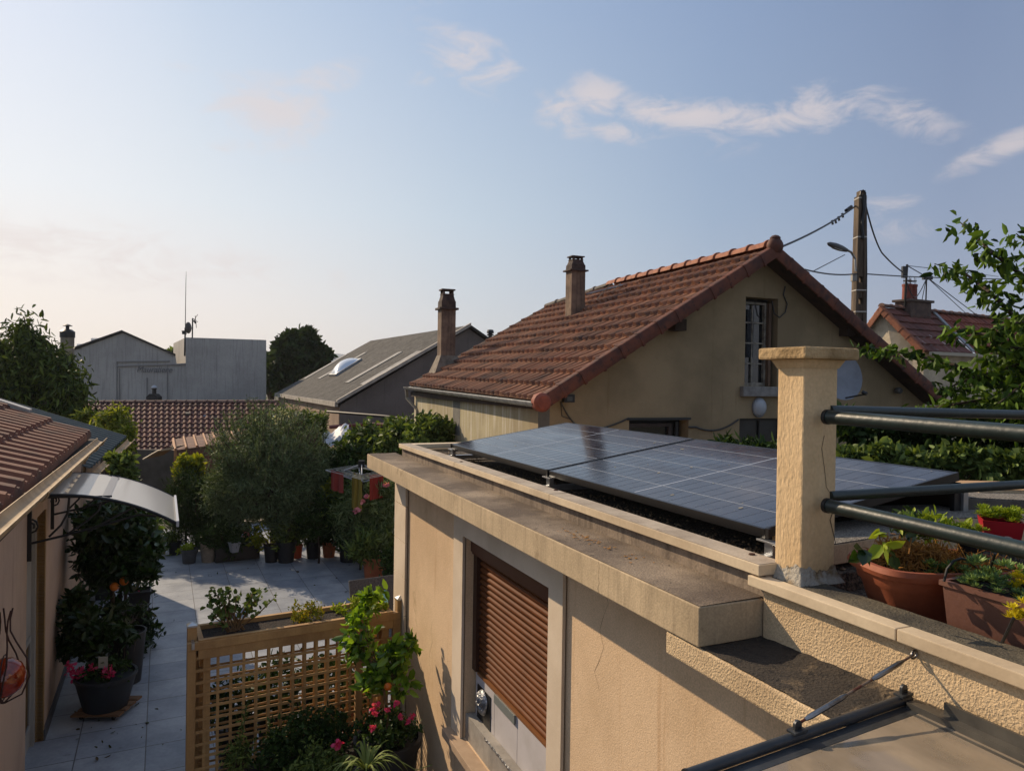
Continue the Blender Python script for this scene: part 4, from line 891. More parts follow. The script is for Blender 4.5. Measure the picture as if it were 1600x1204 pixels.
# antennas on the flat block
t_ = thing('whip_antenna', gq(289.5,530), 'very tall thin whip antenna standing on the grey flat block', 'antenna')
k = MB(); k.tube([gq(288.5,556), gq(289.5,512)], .035, 6); k.tube([gq(289.5,512), gq(290.5,440), gq(291,424)], [.018,.012,.006], 5); k.build('mast', m_dark, t_)
k = MB(); k.tube([gq(284,517), gq(293,517)], .02, 5); k.box(gq(288,520), (.14,.14,.12)); k.build('bracket', m_dark, t_)
t_ = thing('satellite_dish', gq(299,526), 'satellite dish and small aerial on a short mast above the grey block', 'satellite dish')
k = MB(); k.tube([gq(300.5,528), gq(301,497)], .03, 6); k.build('mast', m_dark, t_)
k = MB(); k.lathe([(.0001,0),(.15,.03),(.25,.1),(.25,.11),(.15,.05),(.0001,.02)], gq(297.5,512), 20, ax=(V(.25,.97,0),V(0,0,1),V(-.97,.25,0)), sx=.8, sy=1.0); k.build('dish', mat('dish_dark','#4A4642',None,rough=.6), t_, smooth=True)
k = MB(); k.tube([gq(300,505), gq(309,491)], .012, 5); k.tube([gq(301,497),gq(309,503)], .012, 5); k.tube([gq(305,493),gq(307,512)], .012, 5); k.tube([gq(303,501),gq(306,505)], .04, 5); k.build('aerial', m_dark, t_)

# ------------------------------------------------------------------ long red tiled roof in front of the grey wall
m_dt = rooftile_mat('dark_red_tiles', ['#4E2C26','#5E342C','#43251F','#6A3E33','#552F28'], dlo=.55)
rA, rB = PY(100,629,27.6), PY(436,628,27.2); eB = PY(436,711,24.4); eA = PY(100,711,24.8)
eB.z = eA.z
t_ = thing('long_red_roof', V(rB.x-3, 25, 0), 'low building with a long dark red tiled roof in front of the grey wall', 'building')
k = MB(); tiles(k, eA, eB, rB, rA, .20, .30, amp=.045, step=.045, prof=PROF1); ro = k.build('roof', m_dt, t_)
k = MB(); caps(k, rA, rB, .10, .41); k.build('ridge', rooftile_mat('rt2',['#4E322A','#6E5248','#43251F'],dlo=.6), ro, smooth=True)
k = MB(); k.prism([eA-V(0,0,.06), eB-V(0,0,.06), V(eB.x,eB.y,0), V(eA.x,eA.y,0)], V(0,.25,0)); k.build('front_wall', mat('grey_block','#5A5650','#4A463F',2,.95,.3,20), t_)
k = MB(); k.prism([V(eB.x-.2,eB.y+.3,0), V(eB.x-.2,eB.y+.3,eB.z-.08), rB+V(-.2,0,-.1), V(rB.x-.2,rB.y,0)], V(.15,0,0)); k.build('side_wall', mat('grey_block','#5A5650'), t_)
k = MB(); k.tube([eA+V(0,-.03,-.06), eB+V(0,-.03,-.06)], .06, 8); k.build('gutter', m_rake, t_)
rr = (rA-eA).cross(eB-eA).normalized()
def onr(px, py): return PP(px, py, eA+V(0,0,.06), rr)
k = MB(); a_ = onr(290,650); b_ = onr(300,648); k.obox(a_, V(.18,0,0), (rA-eA).normalized()*.12, V(0,0,.10)); k.build('vent_tile', m_black, ro)
k = MB(); a_ = onr(314,651); k.obox(a_, V(.30,0,0), (rA-eA).normalized()*.16, V(0,0,.03)); k.build('glass_tile', mat('pale_tile','#7E8894',None,rough=.3), ro)
t_ = None
# shed with brown sheet roof in the garden
m_shed = mat('shed_brown', '#6E4A3A', '#54382C', 3, .8, .2, 30, fine=.1); m_shedr = mat('shed_rib', '#A5764F', '#8A5F40', 6, .8)
_ = PY(272,686,14.2), PY(273,716,13.8), PY(400,674,14.6), PY(400,662,16.2)
sa = PY(271,686,18.2); sb_ = PY(385,668,21.0); sc = PY(274,703,16.6); sd_ = PY(396,686,19.2)
t_ = thing('garden_shed', V(sc.x, sc.y, 0), 'garden shed with a ribbed brown roof and cladding behind the olive tree', 'shed')
k = MB(); k.prism([sa, sb_, sd_, sc], V(0,0,-.04)); so2 = k.build('roof', m_shed, t_)
for i in range(9):
    a_ = sa.lerp(sb_, i/8); b_ = sc.lerp(sd_, i/8); k = MB(); k.tube([a_+V(0,0,.02), b_+V(0,0,.02)], .03, 5); k.build('roof_rib', m_shedr, so2)
k = MB(); k.prism([sc+V(.02,.05,-.05), sd_+V(0,.05,-.05), V(sd_.x,sd_.y+.05,0), V(sc.x+.02,sc.y+.05,0)], V(-.1,.3,0)); k.build('wall', m_shed, t_)
for i in range(14):
    a_ = sc.lerp(sd_, (i+.3)/14)+V(0,.03,-.07); k = MB(); k.tube([a_, a_+V(0,0,-1.6)], .018, 4); k.build('cladding_rib', mat('clad_rib','#8E6248','#6E4A38',6,.8), t_)
k = MB(); k.tube([sc+V(0,0,-.02), V(sc.x,sc.y,0)], .035, 6); k.tube([sa+V(0,0,-.02), sc+V(0,0,-.02)], .035, 6); k.build('edge_trim', m_shedr, t_)
aw = PY(271,707,16.8); t_ = thing('small_awning', aw, 'small pale curved awning sticking out left of the garden shed', 'awning')
k = MB(); k.grid(lambda a, b: aw + V(-.72*a, 1.0*b, .14-.07*a-.24*a*a), 10, 4); k.build('sheet', mat('awn_cream','#A5957A','#8E7F66',5,.6), t_, smooth=2)
k = MB(); k.tube([aw+V(0,.01,.10), aw+V(-.36,.01,.045), aw+V(-.72,.01,-.17)], .02, 5); k.build('frame', mat('awn_edge','#B8A488',None,rough=.6), t_)
fz = PY(245, 735, 15.2)
tag(MB().obox(V(-11.0,19.5,0), V(4.6,0,0), V(0,.12,0), V(0,0,1.35)).build('garden_wall', mat('grey_block','#5A5650')), 'low grey block wall below the long red roof', 'wall')
k = MB(); k.obox(V(-1.9,17.5,0), V(6.5,-.8,0), V(0,.15,0), V(0,0,1.75)); tag(k.build('garden_wall', mat('far_garden_wall','#4E4944','#3E3A36',3,.95)), 'dark garden wall with a red rail below the warehouse', 'wall')
k = MB(); k.tube([PY(515,667,17), PY(575,662,17), PY(640,665,16.6)], .045, 6); tag(k.build('red_pole', mat('red_paint','#6E2A2C','#521E20',6,.6)), 'long faded red pole lying along the top of the dark wall', 'pole')
k = MB(); k.tube([PY(590,672,16.8), PY(640,669,16.5)], .04, 6); tag(k.build('grey_pipe', m_zinc), 'grey pipe lying beside the red pole on the dark wall', 'pipe')
k = MB(); k.tube([PY(511,643,19.2), PY(600,650,18), PY(640,655,17.5)], .035, 6); tag(k.build('black_bar', m_black), 'black bar running along the warehouse wall', 'bar')
t_ = k = MB()
def tarp(a, b): return PY(503+a*42, 668+b*22+6*math.sin(a*5), 15.8-1.5*b) + V(0,0,.035*math.sin(a*13+b*9)*math.sin(b*11+a*4)+.012*math.sin(a*31+b*20))
k.grid(tarp, 30, 20); tag(k.build('white_tarp', mat('tarp_white','#A8ACB4','#8A8E96',8,.5,.4,20,bd=.03), smooth=2), 'crumpled white plastic sheeting behind the olive tree', 'tarp')
k = MB(); k.grid(lambda a,b: PY(519+a*18, 700+b*22, 14.4)+V(0,.05*math.sin(a*20)+.06*math.sin(b*17),0), 14, 14); tag(k.build('white_bag', mat('tarp_white2','#AAB0BA','#7E848E',8,.5)), 'white plastic sack hanging below the crumpled sheeting', 'bag')

# ------------------------------------------------------------------ right house with the round window
YR = 22.0; uR = V(.90,.44,0).normalized(); gR = V(.44,-.90,0).normalized()
m_rw = mat('stone_wall','#BCAF98','#A09480',2.5,.95,.4,20,bd=.01,fine=.1)
rl = PY(1355,514,23.5); ra = PY(1378,482,22.6)
# gable faces the camera's left; roof ridge runs to the right
gA = PY(1377,480,22.0); gL = PY(1352,514,22.6); gR_ = PY(1440,548,21.2); gdir = (gR_-gL); gdir.z = 0; gdir.normalize()
rd = V(-gdir.y, gdir.x, 0); rd = rd if rd.x > 0 else -rd
rd = (rd*.45 + V(.9,.35,0)).normalized()
t_ = thing('stone_house', V(gR_.x, gR_.y, 0), 'pale stone house with a red roof and small round gable window at the right', 'house')
rEnd = gA + rd*7.2; rEnd.z = gA.z-.10; eN = PY(1445,549,21.0); eEnd = eN + rd*6.8; 
k = MB(); k.prism([V(gL.x,gL.y,0)+rd*.15, V(gR_.x,gR_.y,0)+rd*.15, gR_+rd*.15-V(0,0,.05), gA+rd*.15-V(0,0,.08), gL+rd*.15-V(0,0,.05)], rd*.3); k.build('gable_wall', m_rw, t_)
k = MB(); k.prism([V(eN.x,eN.y,0)+rd*.2-gdir*.15, V(eEnd.x,eEnd.y,0)-gdir*.15, eEnd-gdir*.15-V(0,0,.06), eN+rd*.2-gdir*.15-V(0,0,.06)], -gdir*.3); k.build('front_wall', m_rw, t_)
m_rtb = rooftile_mat('brown_red_tiles', ['#5A3229','#6B3B2F','#4E2A22','#74463A'], dlo=.56)
mid = .33
def lr_(a, b, f): return a.lerp(b, f)
k = MB(); tiles(k, eN, lr_(eN,eEnd,mid), lr_(gA,rEnd,mid), gA, .30, .30, amp=.012, step=.045, prof=PROF1); rf = k.build('roof', m_rtb, t_)
k = MB(); tiles(k, lr_(eN,eEnd,mid+.02), eEnd, rEnd, lr_(gA,rEnd,mid+.02), .24, .36, amp=.035, step=.035, prof=PROF1); k.build('roof', rooftile_mat('right_red_tiles',['#74392A','#84452F','#683024','#8E5038'],dlo=.6), t_)
k = MB(); k.obox(lr_(eN,eEnd,mid)+V(0,0,.05), (eEnd-eN)*.02, lr_(gA,rEnd,mid)-lr_(eN,eEnd,mid), V(0,0,.06)); k.build('lead_valley', m_zinc, rf)
k = MB(); rakes(k, eN, gA, -rd, sl=.33, h=.14); k.build('verge', mat('verge_r','#8A553C','#6E412E',6,.8), rf)
k = MB(); rakes(k, gL-V(0,0,.0), gA, -rd, sl=.33, h=.14); k.build('verge', mat('verge_r','#8A553C'), rf)
k = MB(); caps(k, gA+V(0,0,.03), rEnd+V(0,0,.03), .10, .42); k.build('ridge', mat('ridge_dark','#3E2C28','#7E5A4A',3,.8), rf, smooth=True)
k = MB(); k.prism([gL, gA, gA-V(0,0,.05), gL-V(0,0,.05)], rd*6.8); k.build('rear_roof', m_rtb, t_)
k = MB(); k.obox(eN+rd*.1-V(0,0,.10)+gdir*.06, rd*6.7, gdir*.12, V(0,0,.10)); k.build('gutter', mat('gut_cream','#A39B8A',None,rough=.6), t_)
# round window
gn = gdir.cross(Z); gn = gn if gn.y < 0 else -gn
rw = PP(1384,525, gL+rd*.15, gn)
k = MB(); k.lathe([(.17,-.02),(.17,.05),(.29,.05),(.29,-.02)], rw, 24, ax=(gdir,Z,gn), cap=False); wr = k.build('round_window', mat('win_white','#B0AA9C',None,rough=.7), t_, smooth=True)
k = MB(); k.lathe([(.0001,.005),(.17,.005),(.17,-.02)], rw, 20, ax=(gdir,Z,gn)); k.build('pane', m_glassd, wr)
k = MB(); k.tube([rw+V(0,0,.17)+gn*.03, rw-V(0,0,.17)+gn*.03], .012, 4); k.build('glazing_bar', mat('win_white','#B0AA9C'), wr)
for (px, py, w_, h_) in ((1493,597,.42,1.1),(1455,600,.3,1.0)):
    c_ = PP(px, py, eN-gdir*.15, gdir)-gdir*-.02
    k = MB(); k.box(c_, (.04, w_, h_), (gdir, rd, Z)); wi = k.build('window', m_glassd if px > 1480 else mat('shut_w','#8E8F8E',None), t_)
    k = MB(); 
    for s_ in (-1,1): k.box(c_+rd*s_*w_*.56+gdir*.01, (.05,.05,h_*1.05), (gdir,rd,Z))
    for s_ in (-1,1,0): k.box(c_+V(0,0,s_*h_*.53)+gdir*.012, (.05,w_*1.05,.04), (gdir,rd,Z))
    k.build('window_frame', mat('win_white','#B0AA9C'), wi)
# chimney of the right house
c_ = gA + rd*1.5; k = MB(); t2_ = thing('brick_chimney', c_, 'broad low chimney with two red clay pots on the stone house', 'chimney')
k.box(c_+V(0,0,-.02), (1.0,.5,.5), (rd,gdir,Z)); k.build('stack', mat('stack_b','#4A3C36','#5E4C42',6,.9), t2_, bevel=.02)
k = MB(); k.box(c_+V(0,0,.27), (1.15,.6,.08), (rd,gdir,Z)); k.build('collar', mat('stack_c','#54473F',None,rough=.9), t2_, bevel=.02)
for s_ in (-.12,.12):
    k = MB(); k.lathe([(.15,.312),(.14,.72),(.155,.73),(.155,.80),(.12,.80)], c_+rd*(s_-.18), 12); po = k.build('pot', mat('pot_red','#7E3A2A','#5E2C20',6,.8), t2_, smooth=True)
    k = MB(); k.lathe([(.13,.90),(.13,.92)], c_+rd*(s_-.18), 8); 
    for i in range(4): k.tube([c_+rd*(s_-.18)+V(.11*math.cos(i*1.57),.11*math.sin(i*1.57),.78), c_+rd*(s_-.18)+V(.11*math.cos(i*1.57),.11*math.sin(i*1.57),1.02)], .008, 4)
    k.build('wire_cowl', m_dark, po)

# ------------------------------------------------------------------ utility pole, wires, masts
YPo = 14.0
pt, pb = PY(1344.5, 303, YPo), PY(1343, 700, YPo)
t_ = thing('utility_pole', V(pt.x,pt.y,0), 'tall weathered concrete utility pole behind the gable roof with wires fixed to it', 'utility pole')
k = MB(); H_ = pt.z
def sec(z, w_): return [V(pt.x-w_/2,pt.y-.09,z), V(pt.x+w_/2,pt.y-.09,z), V(pt.x+w_/2,pt.y+.09,z), V(pt.x-w_/2,pt.y+.09,z)]
m_pole = mat('pole_concrete','#6A5C4C','#453A30',3,.95,.4,40,stretch=(1,1,.3),streak='#241E19',streaklo=.46)
wt_, wb_ = .15, .215
for s_ in (-1, 1):
    vs = []
    for (z_, w_) in ((0,.30),(pt.z-.05,wt_)):
        x0 = pt.x + s_*w_/2; x1 = pt.x + s_*w_*.24
        vs += [V(x0,pt.y-.10,z_), V(x1,pt.y-.10,z_), V(x1,pt.y+.10,z_), V(x0,pt.y+.10,z_)]
    k.add(vs, [(0,1,5,4),(1,2,6,5),(2,3,7,6),(3,0,4,7),(4,5,6,7)])
zz_ = .5
while zz_ < pt.z-.2:
    w_ = .30+(wt_-.30)*zz_/pt.z; top = zz_ > pt.z-1.9
    k.obox(V(pt.x-w_*.26,pt.y-.08,zz_), V(w_*.52,0,0), V(0,.16,0), V(0,0,.30 if not top else .42)); zz_ += .42
k.build('post', m_pole, t_, fixn=True)
k = MB(); k.tube([pt+V(-.05,-.1,-.05), pt+V(-.04,-.1,.02), pt+V(.0,-.1,.05), pt+V(.05,-.1,.0), pt+V(.06,-.1,-.3)], .014, 6); k.box(pt+V(.05,0,.0), (.05,.1,.12)); k.build('top_fitting', m_dark, t_)
for dz in (.10, .86, 2.32, 1.9):
    w_ = .30+(wt_-.30)*(pt.z-dz)/pt.z; k = MB(); k.box(V(pt.x,pt.y,pt.z-dz), (w_+.012,.212,.022)); k.build('steel_band', mat('band','#A8A49C',None,rough=.4,metal=.3), t_)
k = MB(); k.tube([pt+V(.0,-.115,-.05), pt+V(.02,-.115,-.35), pt+V(-.02,-.115,-.6), pt+V(.01,-.115,-.9)], .03, 6); k.tube([pt+V(.085,-.05,-.2), pt+V(.12,-.05,-1.5), pt+V(.14,-.05,-4)], .018, 6); k.build('cable_bundle', m_black, t_)
ls = thing('street_lamp', PY(1334,395,YPo-.05), 'slim grey street lamp head on a curved arm on the utility pole', 'street lamp')
a_ = PY(1336,404,YPo-.12); k = MB(); k.tube([a_+V(.02,0,-.25), a_, PY(1330,394,YPo-.2), PY(1322,390,YPo-.35)], .022, 8); k.build('arm', m_zinc, ls, smooth=True)
h0, h1 = PY(1323,391,YPo-.35), PY(1293,380,YPo-.75); hd = (h1-h0); k = MB(); s_ = hd.cross(Z).normalized(); n_ = s_.cross(hd).normalized()
k.tube([h0, h0+hd*.25, h0+hd*.6, h0+hd*.9, h1], [.035,.055,.06,.04,.012], 10); k.build('lamp_head', mat('lamp_grey','#4A4C4E',None,rough=.5), ls, smooth=True)
k = MB(); k.obox(h0+hd*.3-s_*.035-n_*.052, hd*.4, s_*.07, n_*.01 ); k.build('lens', mat('lamp_lens','#8E9296',None,rough=.3), ls)
bxp = PY(1334,434,YPo-.12); k = MB(); k.box(bxp, (.09,.09,.14)); tag(k.build('junction_box', mat('jb','#8A8782',None,rough=.5), bevel=.01), 'small pale junction box on the left side of the utility pole', 'junction box')
def wire(pts, r, lab, s_=0.0, m=m_black):
    P_ = [Vector(p) for p in pts]; o_ = MB()
    L_ = []
    for i in range(len(P_)-1): L_ += sag(P_[i], P_[i+1], s_ if i == 0 else s_*.3, 10)[:(None if i == len(P_)-2 else -1)]
    o_.tube(L_, r, 6); return tag(o_.build('overhead_wire', m, smooth=True), lab, 'wire', 'overhead wires')
hA = Ap + V(.15,.1,.05)
wire([PY(1337,322,YPo), hA], .017, 'twisted black wire from the pole top down to the gable peak', .05)
t_ = thing('anchor_clamp', PY(1308,340,13.4), 'black anchor clamps on the twisted wire left of the pole', 'clamp')
k = MB(); k.tube([PY(1330,323,13.85), PY(1322,329,13.7)], .035, 6); k.build('clamp', m_black, t_)
for (x, y) in ((1316,333),(1310,338),(1305,342),(1300,344)):
    k = MB(); k.tube([PY(x,y,13.5)+V(0,0,.0), PY(x+1.5,y+7,13.5)], .022, 5); k.build('connector', m_black, t_)
mt = PY(1417.5,415,17.5)
wire([PY(1353,322,YPo), PY(1378,395,15.2), PY(1412,426,17.5)], .016, 'thick twisted wire hanging from the pole to the slim roof mast', .10)
wire([PY(1258,421,11), PY(1342,427,YPo), PY(1480,434,18), PY(1640,436,21)], .013, 'nearly level wire crossing behind the pole to the right edge', .05)
wire([PY(1320,398,YPo-.3), PY(1270,424,11.3)], .008, 'thin wire running from the lamp down towards the roof', .0)
wire([mt, PY(1447,432,19), PY(1530,495,24)], .012, 'upper wire fanning from the roof mast to the lower right', .0)
wire([PY(1447,432,19), PY(1512,492,24)], .010, 'lower thin wire fanning from the second mast to the roof', .0)
wire([mt, PY(1500,424,20), PY(1560,432,24)], .008, 'faint wire leaving the mast top towards the cherry branches', .0)
wire([PY(1417,440,17.5), PY(1432,464,18), PY(1447,436,19)], .011, 'wire loop drooping between the two roof masts', .12)
k = MB(); k.tube([PY(1412.5,500,22.5), PY(1417.5,413,22)], .035, 6); k.box(PY(1413,425,21.9), (.14,.1,.35)); tag(k.build('roof_mast', m_dark), 'slim steel mast beside the brick chimney carrying wires', 'mast')
k = MB(); k.tube([PY(1446,492,23.5), PY(1448,430,23)], .022, 6); k.tube([PY(1436,492,23.5), PY(1447,436,23)], .012, 5); k.box(PY(1449,434,23), (.3,.1,.12)); tag(k.build('roof_mast', m_dark), 'thinner guyed mast right of the first, holding the wire fan', 'mast')

# ------------------------------------------------------------------ left house
m_pink = mat('pink_render', '#C0A48C', '#AE947E', 1.2, .92, .3, 160, bd=.004, streak='#75624F', streaklo=.58, fine=.05)
lh = thing('left_house', Lp(1,0,0), 'low beige house along the left edge with ribbed brown roof and white door', 'house')
def lbox(k, s0, s1, e0, e1, z0, z1): return k.obox(Lp(s0,e0,z0), uL*(s1-s0), nL*(e1-e0), V(0,0,z1-z0))
k = MB(); lbox(k, -4.2, -1.10, -.35, .02, 0, 2.52); k.build('wall', m_pink, lh)
k = MB(); lbox(k, 0, 3.25, -.35, 0, 0, 2.45); k.build('wall', m_pink, lh)
k = MB(); lbox(k, -1.099, -.001, -.35, 0, 2.15, 2.5); k.build('wall', m_pink, lh)
k = MB(); lbox(k, 3.10, 3.249, -4, -.351, 0, 2.45); k.build('wall', m_pink, lh)
k = MB(); lbox(k, .0, .045, -.18, .006, 0, 2.14); k.build('door_reveal', mat('reveal_ochre','#9C7E54','#8A6E48',3,.9), lh)
k = MB(); k.obox(Lp(-4.2,.001,.0), uL*3.1, nL*.0, V(0,0,0))
dr = MB(); lbox(dr, -1.06, -.06, -.13, -.09, .02, 2.1); door = dr.build('door', mat('door_white','#9A9892','#8A8883',3,.5), lh)
k = MB(); lbox(k, -1.099, -1.03, -.14, -.06, 0, 2.148); lbox(k, -.08, -.001, -.14, -.06, 0, 2.148); lbox(k, -1.029, -.081, -.14, -.06, 2.07, 2.148); k.build('door_frame', mat('door_white','#9A9892'), door)
k = MB(); lbox(k, -.92, -.2, -.089, -.083, .25, 1.0); k.build('lower_pane', m_glassd, door)
k = MB()
for (a_,b_,c_,d2) in ((-.96,-.92,.21,1.04),(-.2,-.16,.21,1.04)): lbox(k,a_,b_,-.089,-.075,c_,d2)
lbox(k,-.919,-.201,-.089,-.075,.21,.249); lbox(k,-.919,-.201,-.089,-.075,1.001,1.04); k.build('pane_frame', mat('door_white','#9A9892'), door)
hd_ = PP(62, 975, Lp(0,-.06,0), nL); k = MB(); k.tube([hd_-nL*.03, hd_+nL*.04, hd_+nL*.045-uL*.1+V(0,0,.0)], .011, 8); k.build('handle', mat('handle_white','#B8B8B8',None,rough=.3), door, smooth=True)
k = MB(); lbox(k, .0, 2.94, .001, .02, 0, .10); k.build('plinth', mat('plinth','#4A4B4E',None,rough=.7), lh)
def brownroof(name, s0, s1, e0, e1, z0, pitch, m, par, ribs=.115, course=.9):
    tp = math.tan(R(pitch)); k = MB()
    L_ = e0-e1
    ns_ = int((s1-s0)/ribs); nc = max(1, int(L_/course))
    for j in range(nc):
        ea, eb = e0 - L_*j/nc + (.03 if j else 0), e0 - L_*(j+1)/nc
        for i in range(ns_):
            a = s0+(s1-s0)*i/ns_; w_ = (s1-s0)/ns_; vs = []
            pf = [(0,0),(.10,.0),(.22,.048),(.42,.056),(.54,.01),(.64,.0),(.72,.022),(.84,.022),(.92,0),(1,0)]
            for (x, h) in pf:
                for (e_, dz) in ((ea, .045), (eb, 0)): vs.append(Lp(a+w_*x, e_, z0+(e0-e_)*tp + h + dz))
            kk_ = len(pf); fs = [(2*t_, 2*t_+1, 2*t_+3, 2*t_+2) for t_ in range(kk_-1)]
            lo_v = [Lp(a+w_*x, ea, z0+(e0-ea)*tp-.01) for x, h in pf]; vs += lo_v
            fs += [(2*t_, 2*t_+2, 2*kk_+t_+1, 2*kk_+t_) for t_ in range(kk_-1)]
            k.add(vs, fs)
    return k.build(name, m, par, fixn=False)
m_br = rooftile_mat('brown_ribbed', ['#6A3C28','#744630','#563224','#7E4E34'], dlo=.49, dirt='#3A2C24')
r_ = brownroof('roof', -4.2, 3.12, .12, -4.0, 2.575, 21, m_br, lh, ribs=.30, course=.42)
k = MB(); tp = math.tan(R(21)); k.prism([Lp(-4.2,.08,2.515), Lp(-4.2,-4.0,2.515+4.08*tp), Lp(-4.2,-4.0,2.555+4.08*tp), Lp(-4.2,.08,2.555)], uL*7.30); k.build('underlay', m_dark, r_)
m_flash = mat('flashing_white','#B8B4AE','#8E8A84',5,.5)
for (ea, eb, dz) in ((-.55,-1.9,.02),(-1.9,-4.0,.06)):
    k = MB(); k.prism([Lp(2.98,ea,2.68+(-ea)*tp+dz), Lp(2.98,eb,2.68-eb*tp+dz), Lp(2.98,eb,2.71-eb*tp+dz), Lp(2.98,ea,2.71-ea*tp+dz)], uL*(.22)); k.build('ridge_flashing', m_flash, r_)
k = MB(); k.prism([Lp(2.2,-1.35,2.74+1.35*tp), Lp(2.2,-4.0,2.74+4*tp), Lp(2.2,-4.0,2.77+4*tp), Lp(2.2,-1.35,2.77+1.35*tp)], uL*.77); k.build('flashing', m_flash, r_)
# gutter: cream half pipe
m_gut = mat('gutter_cream','#A8906C','#8E7858',5,.7,.2,40,spot='#5E4E3C',spots=9,spotlo=.62)
def gutter(par, p_, r2_, rad=.06):
    k = MB(); vs = []; t_ = (r2_-p_).normalized(); sx_ = V(t_.y,-t_.x,0).normalized()
    for i in range(2):
        c_ = p_ if i == 0 else r2_
        for rr_ in (rad, rad-.006):
            for j in range(9): an = math.pi+math.pi*j/8; vs.append(c_+sx_*(rr_*math.cos(an))+V(0,0,rr_*math.sin(an)))
    fs = [(j, j+1, 18+j+1, 18+j) for j in range(8)] + [(9+j, 27+j, 27+j+1, 9+j+1) for j in range(8)] + [(0,18,27,9),(8,17,35,26)]
    fs += [(18+j, 18+j+1, 27+j+1, 27+j) for j in range(8)]
    k.add(vs, fs); return k.build('gutter', m_gut, par, smooth=True)
gutter(lh, Lp(-4.2,.24,2.66), Lp(3.25,.24,2.545))
for s_ in (-2.3,-1.0,.4,1.7,2.6):
    k = MB(); c_ = Lp(s_,.24,2.66-.0155*(s_+4.2)); 
    k.tube([c_+nL*(.066*math.cos(math.pi+math.pi*j/8))+V(0,0,.066*math.sin(math.pi+math.pi*j/8)) for j in range(9)], .007, 5); k.build('gutter_bracket', m_gut, lh)
# debris of needles under the tiles
k = MB(); lbox(k, -4.2, 3.2, .0, .17, 2.47, 2.535); k.build('eave_board', mat('eave_dark','#2A231D','#3A3128',9,.95), lh)
# canopy over the door
dc = thing('door_canopy', Lp(-.4,.05,2.3), 'curved clear plastic door canopy on black scroll brackets over the white door', 'canopy')
mcp = bpy.data.materials.new('canopy_sheet'); mcp.use_nodes = True; nt = mcp.node_tree; L = nt.links; bb_ = nt.nodes['Principled BSDF']; bb_.inputs['Base Color'].default_value = hexc('#E4E0D6'); bb_.inputs['Roughness'].default_value = .12; bb_.inputs['Specular IOR Level'].default_value = .8
trn = nt.nodes.new('ShaderNodeBsdfTransparent'); trn.inputs[0].default_value = (.85,.85,.83,1); mx = nt.nodes.new('ShaderNodeMixShader'); mx.inputs[0].default_value = .97; tl_ = nt.nodes.new('ShaderNodeBsdfTranslucent'); tl_.inputs[0].default_value = hexc('#D8D0C2'); mt_ = nt.nodes.new('ShaderNodeMixShader'); mt_.inputs[0].default_value = .35; L.new(bb_.outputs[0], mt_.inputs[1]); L.new(tl_.outputs[0], mt_.inputs[2]); L.new(trn.outputs[0], mx.inputs[1]); L.new(mt_.outputs[0], mx.inputs[2]); L.new(mx.outputs[0], nt.nodes['Material Output'].inputs[0])
def cpt(a, s_): # a across 0..1 from the wall, s_ along the wall
    return Lp(s_, .04+a*1.04, 2.44 + .035*math.sin(a*2.2) - .31*a*a)
k = MB(); k.grid(lambda a, b: cpt(a, -1.15+b*1.40), 16, 1); k.build('sheet', mcp, dc, smooth=2)
for (s_, nm) in ((-1.15,0),(.25,1)):
    k = MB(); k.tube([cpt(i/14, s_)+V(0,0,-.008 if nm < 2 else .006) for i in range(15)], .014 if nm < 2 else .012, 6); k.build('side_bar' if nm < 2 else 'middle_band', m_black if nm < 2 else m_alu, dc, smooth=True)
k = MB(); k.grid(lambda a, b: cpt(.47+a*.055, -1.15+b*1.40)+V(0,0,.004), 2, 1); k.build('middle_band', mat('canopy_band','#8A8682',None,rough=.4), dc)  # band along the sheet joint, its darker reflection put into the colour
k = MB(); k.obox(cpt(1,-1.17)+V(0,0,-.035), uL*1.44, nL*.02, V(0,0,.05)); k.build('front_bar', mat('bar_white','#A8AAAC',None,rough=.35), dc)
for s_ in (-1.10, .20):
    b0 = Lp(s_, .035, 2.0); k = MB(); k.obox(Lp(s_-.012,.021,1.92), uL*.024, nL*.028, V(0,0,.46))
    T_ = lambda e_, z_: Lp(s_, e_, z_)
    k.tube([T_(.05,2.06), T_(.25,2.10), T_(.55,2.17), T_(.80,2.235), T_(.93,2.21)], .010, 6)
    for (ee, zt2) in ((.30,2.445),(.52,2.43),(.78,2.29)):
        k.tube([T_(ee*.55,2.09+ee*.04), T_(ee*.82,2.16+.1*ee), T_(ee*.97,2.28+.02*ee), T_(ee,min(zt2,2.44-.31*ee*ee))], .009, 6)
    for t_ in range(1): k.tube([T_(.05+.045*math.sin(a/8*6.28)*(1-a/16), 2.19+.06*math.cos(a/8*6.28)*(1-a/16)) for a in range(12)], .008, 6)
    k.tube([T_(.03,2.42), T_(.6,2.40)], .008, 6)
    k.build('scroll_bracket', m_black, dc, smooth=True)
# hanging glass ornament at the left edge
op = PY(6, 1058, 4.9) ; op = PP(6,1058, Lp(0,.14,0), nL)
t_ = thing('wall_ornament', op, 'orange glass ball in a curled rusty wire flame hanging on the left wall', 'ornament')
k = MB(); k.lathe([(.0001,-.115),(.05,-.103),(.09,-.07),(.112,-.02),(.112,.02),(.09,.07),(.05,.103),(.0001,.115)], op, 24); gb = k.build('glass_ball', mat('glass_orange','#A33A12','#5E1A0E',6,.12,spec=.8,spot='#C97A20',spots=9,spotlo=.6), t_, smooth=2)
k = MB()
for j in range(5):
    an0 = j*1.257
    k.tube([op+V(math.cos(an0+t2*.25)*r2, math.sin(an0+t2*.25)*r2, z2) for (t2, r2, z2) in ((0,.005,-.15),(.5,.10,-.10),(1,.135,0),(1.6,.115,.10),(2.2,.06,.2),(2.9,.03,.27),(3.6,.03,.34),(4.2,.045,.40))], .005, 5)
k.tube([op+uL*(.13*math.cos(a/16*6.28))+V(0,0,.13*math.sin(a/16*6.28)) for a in range(17)], .004, 5)
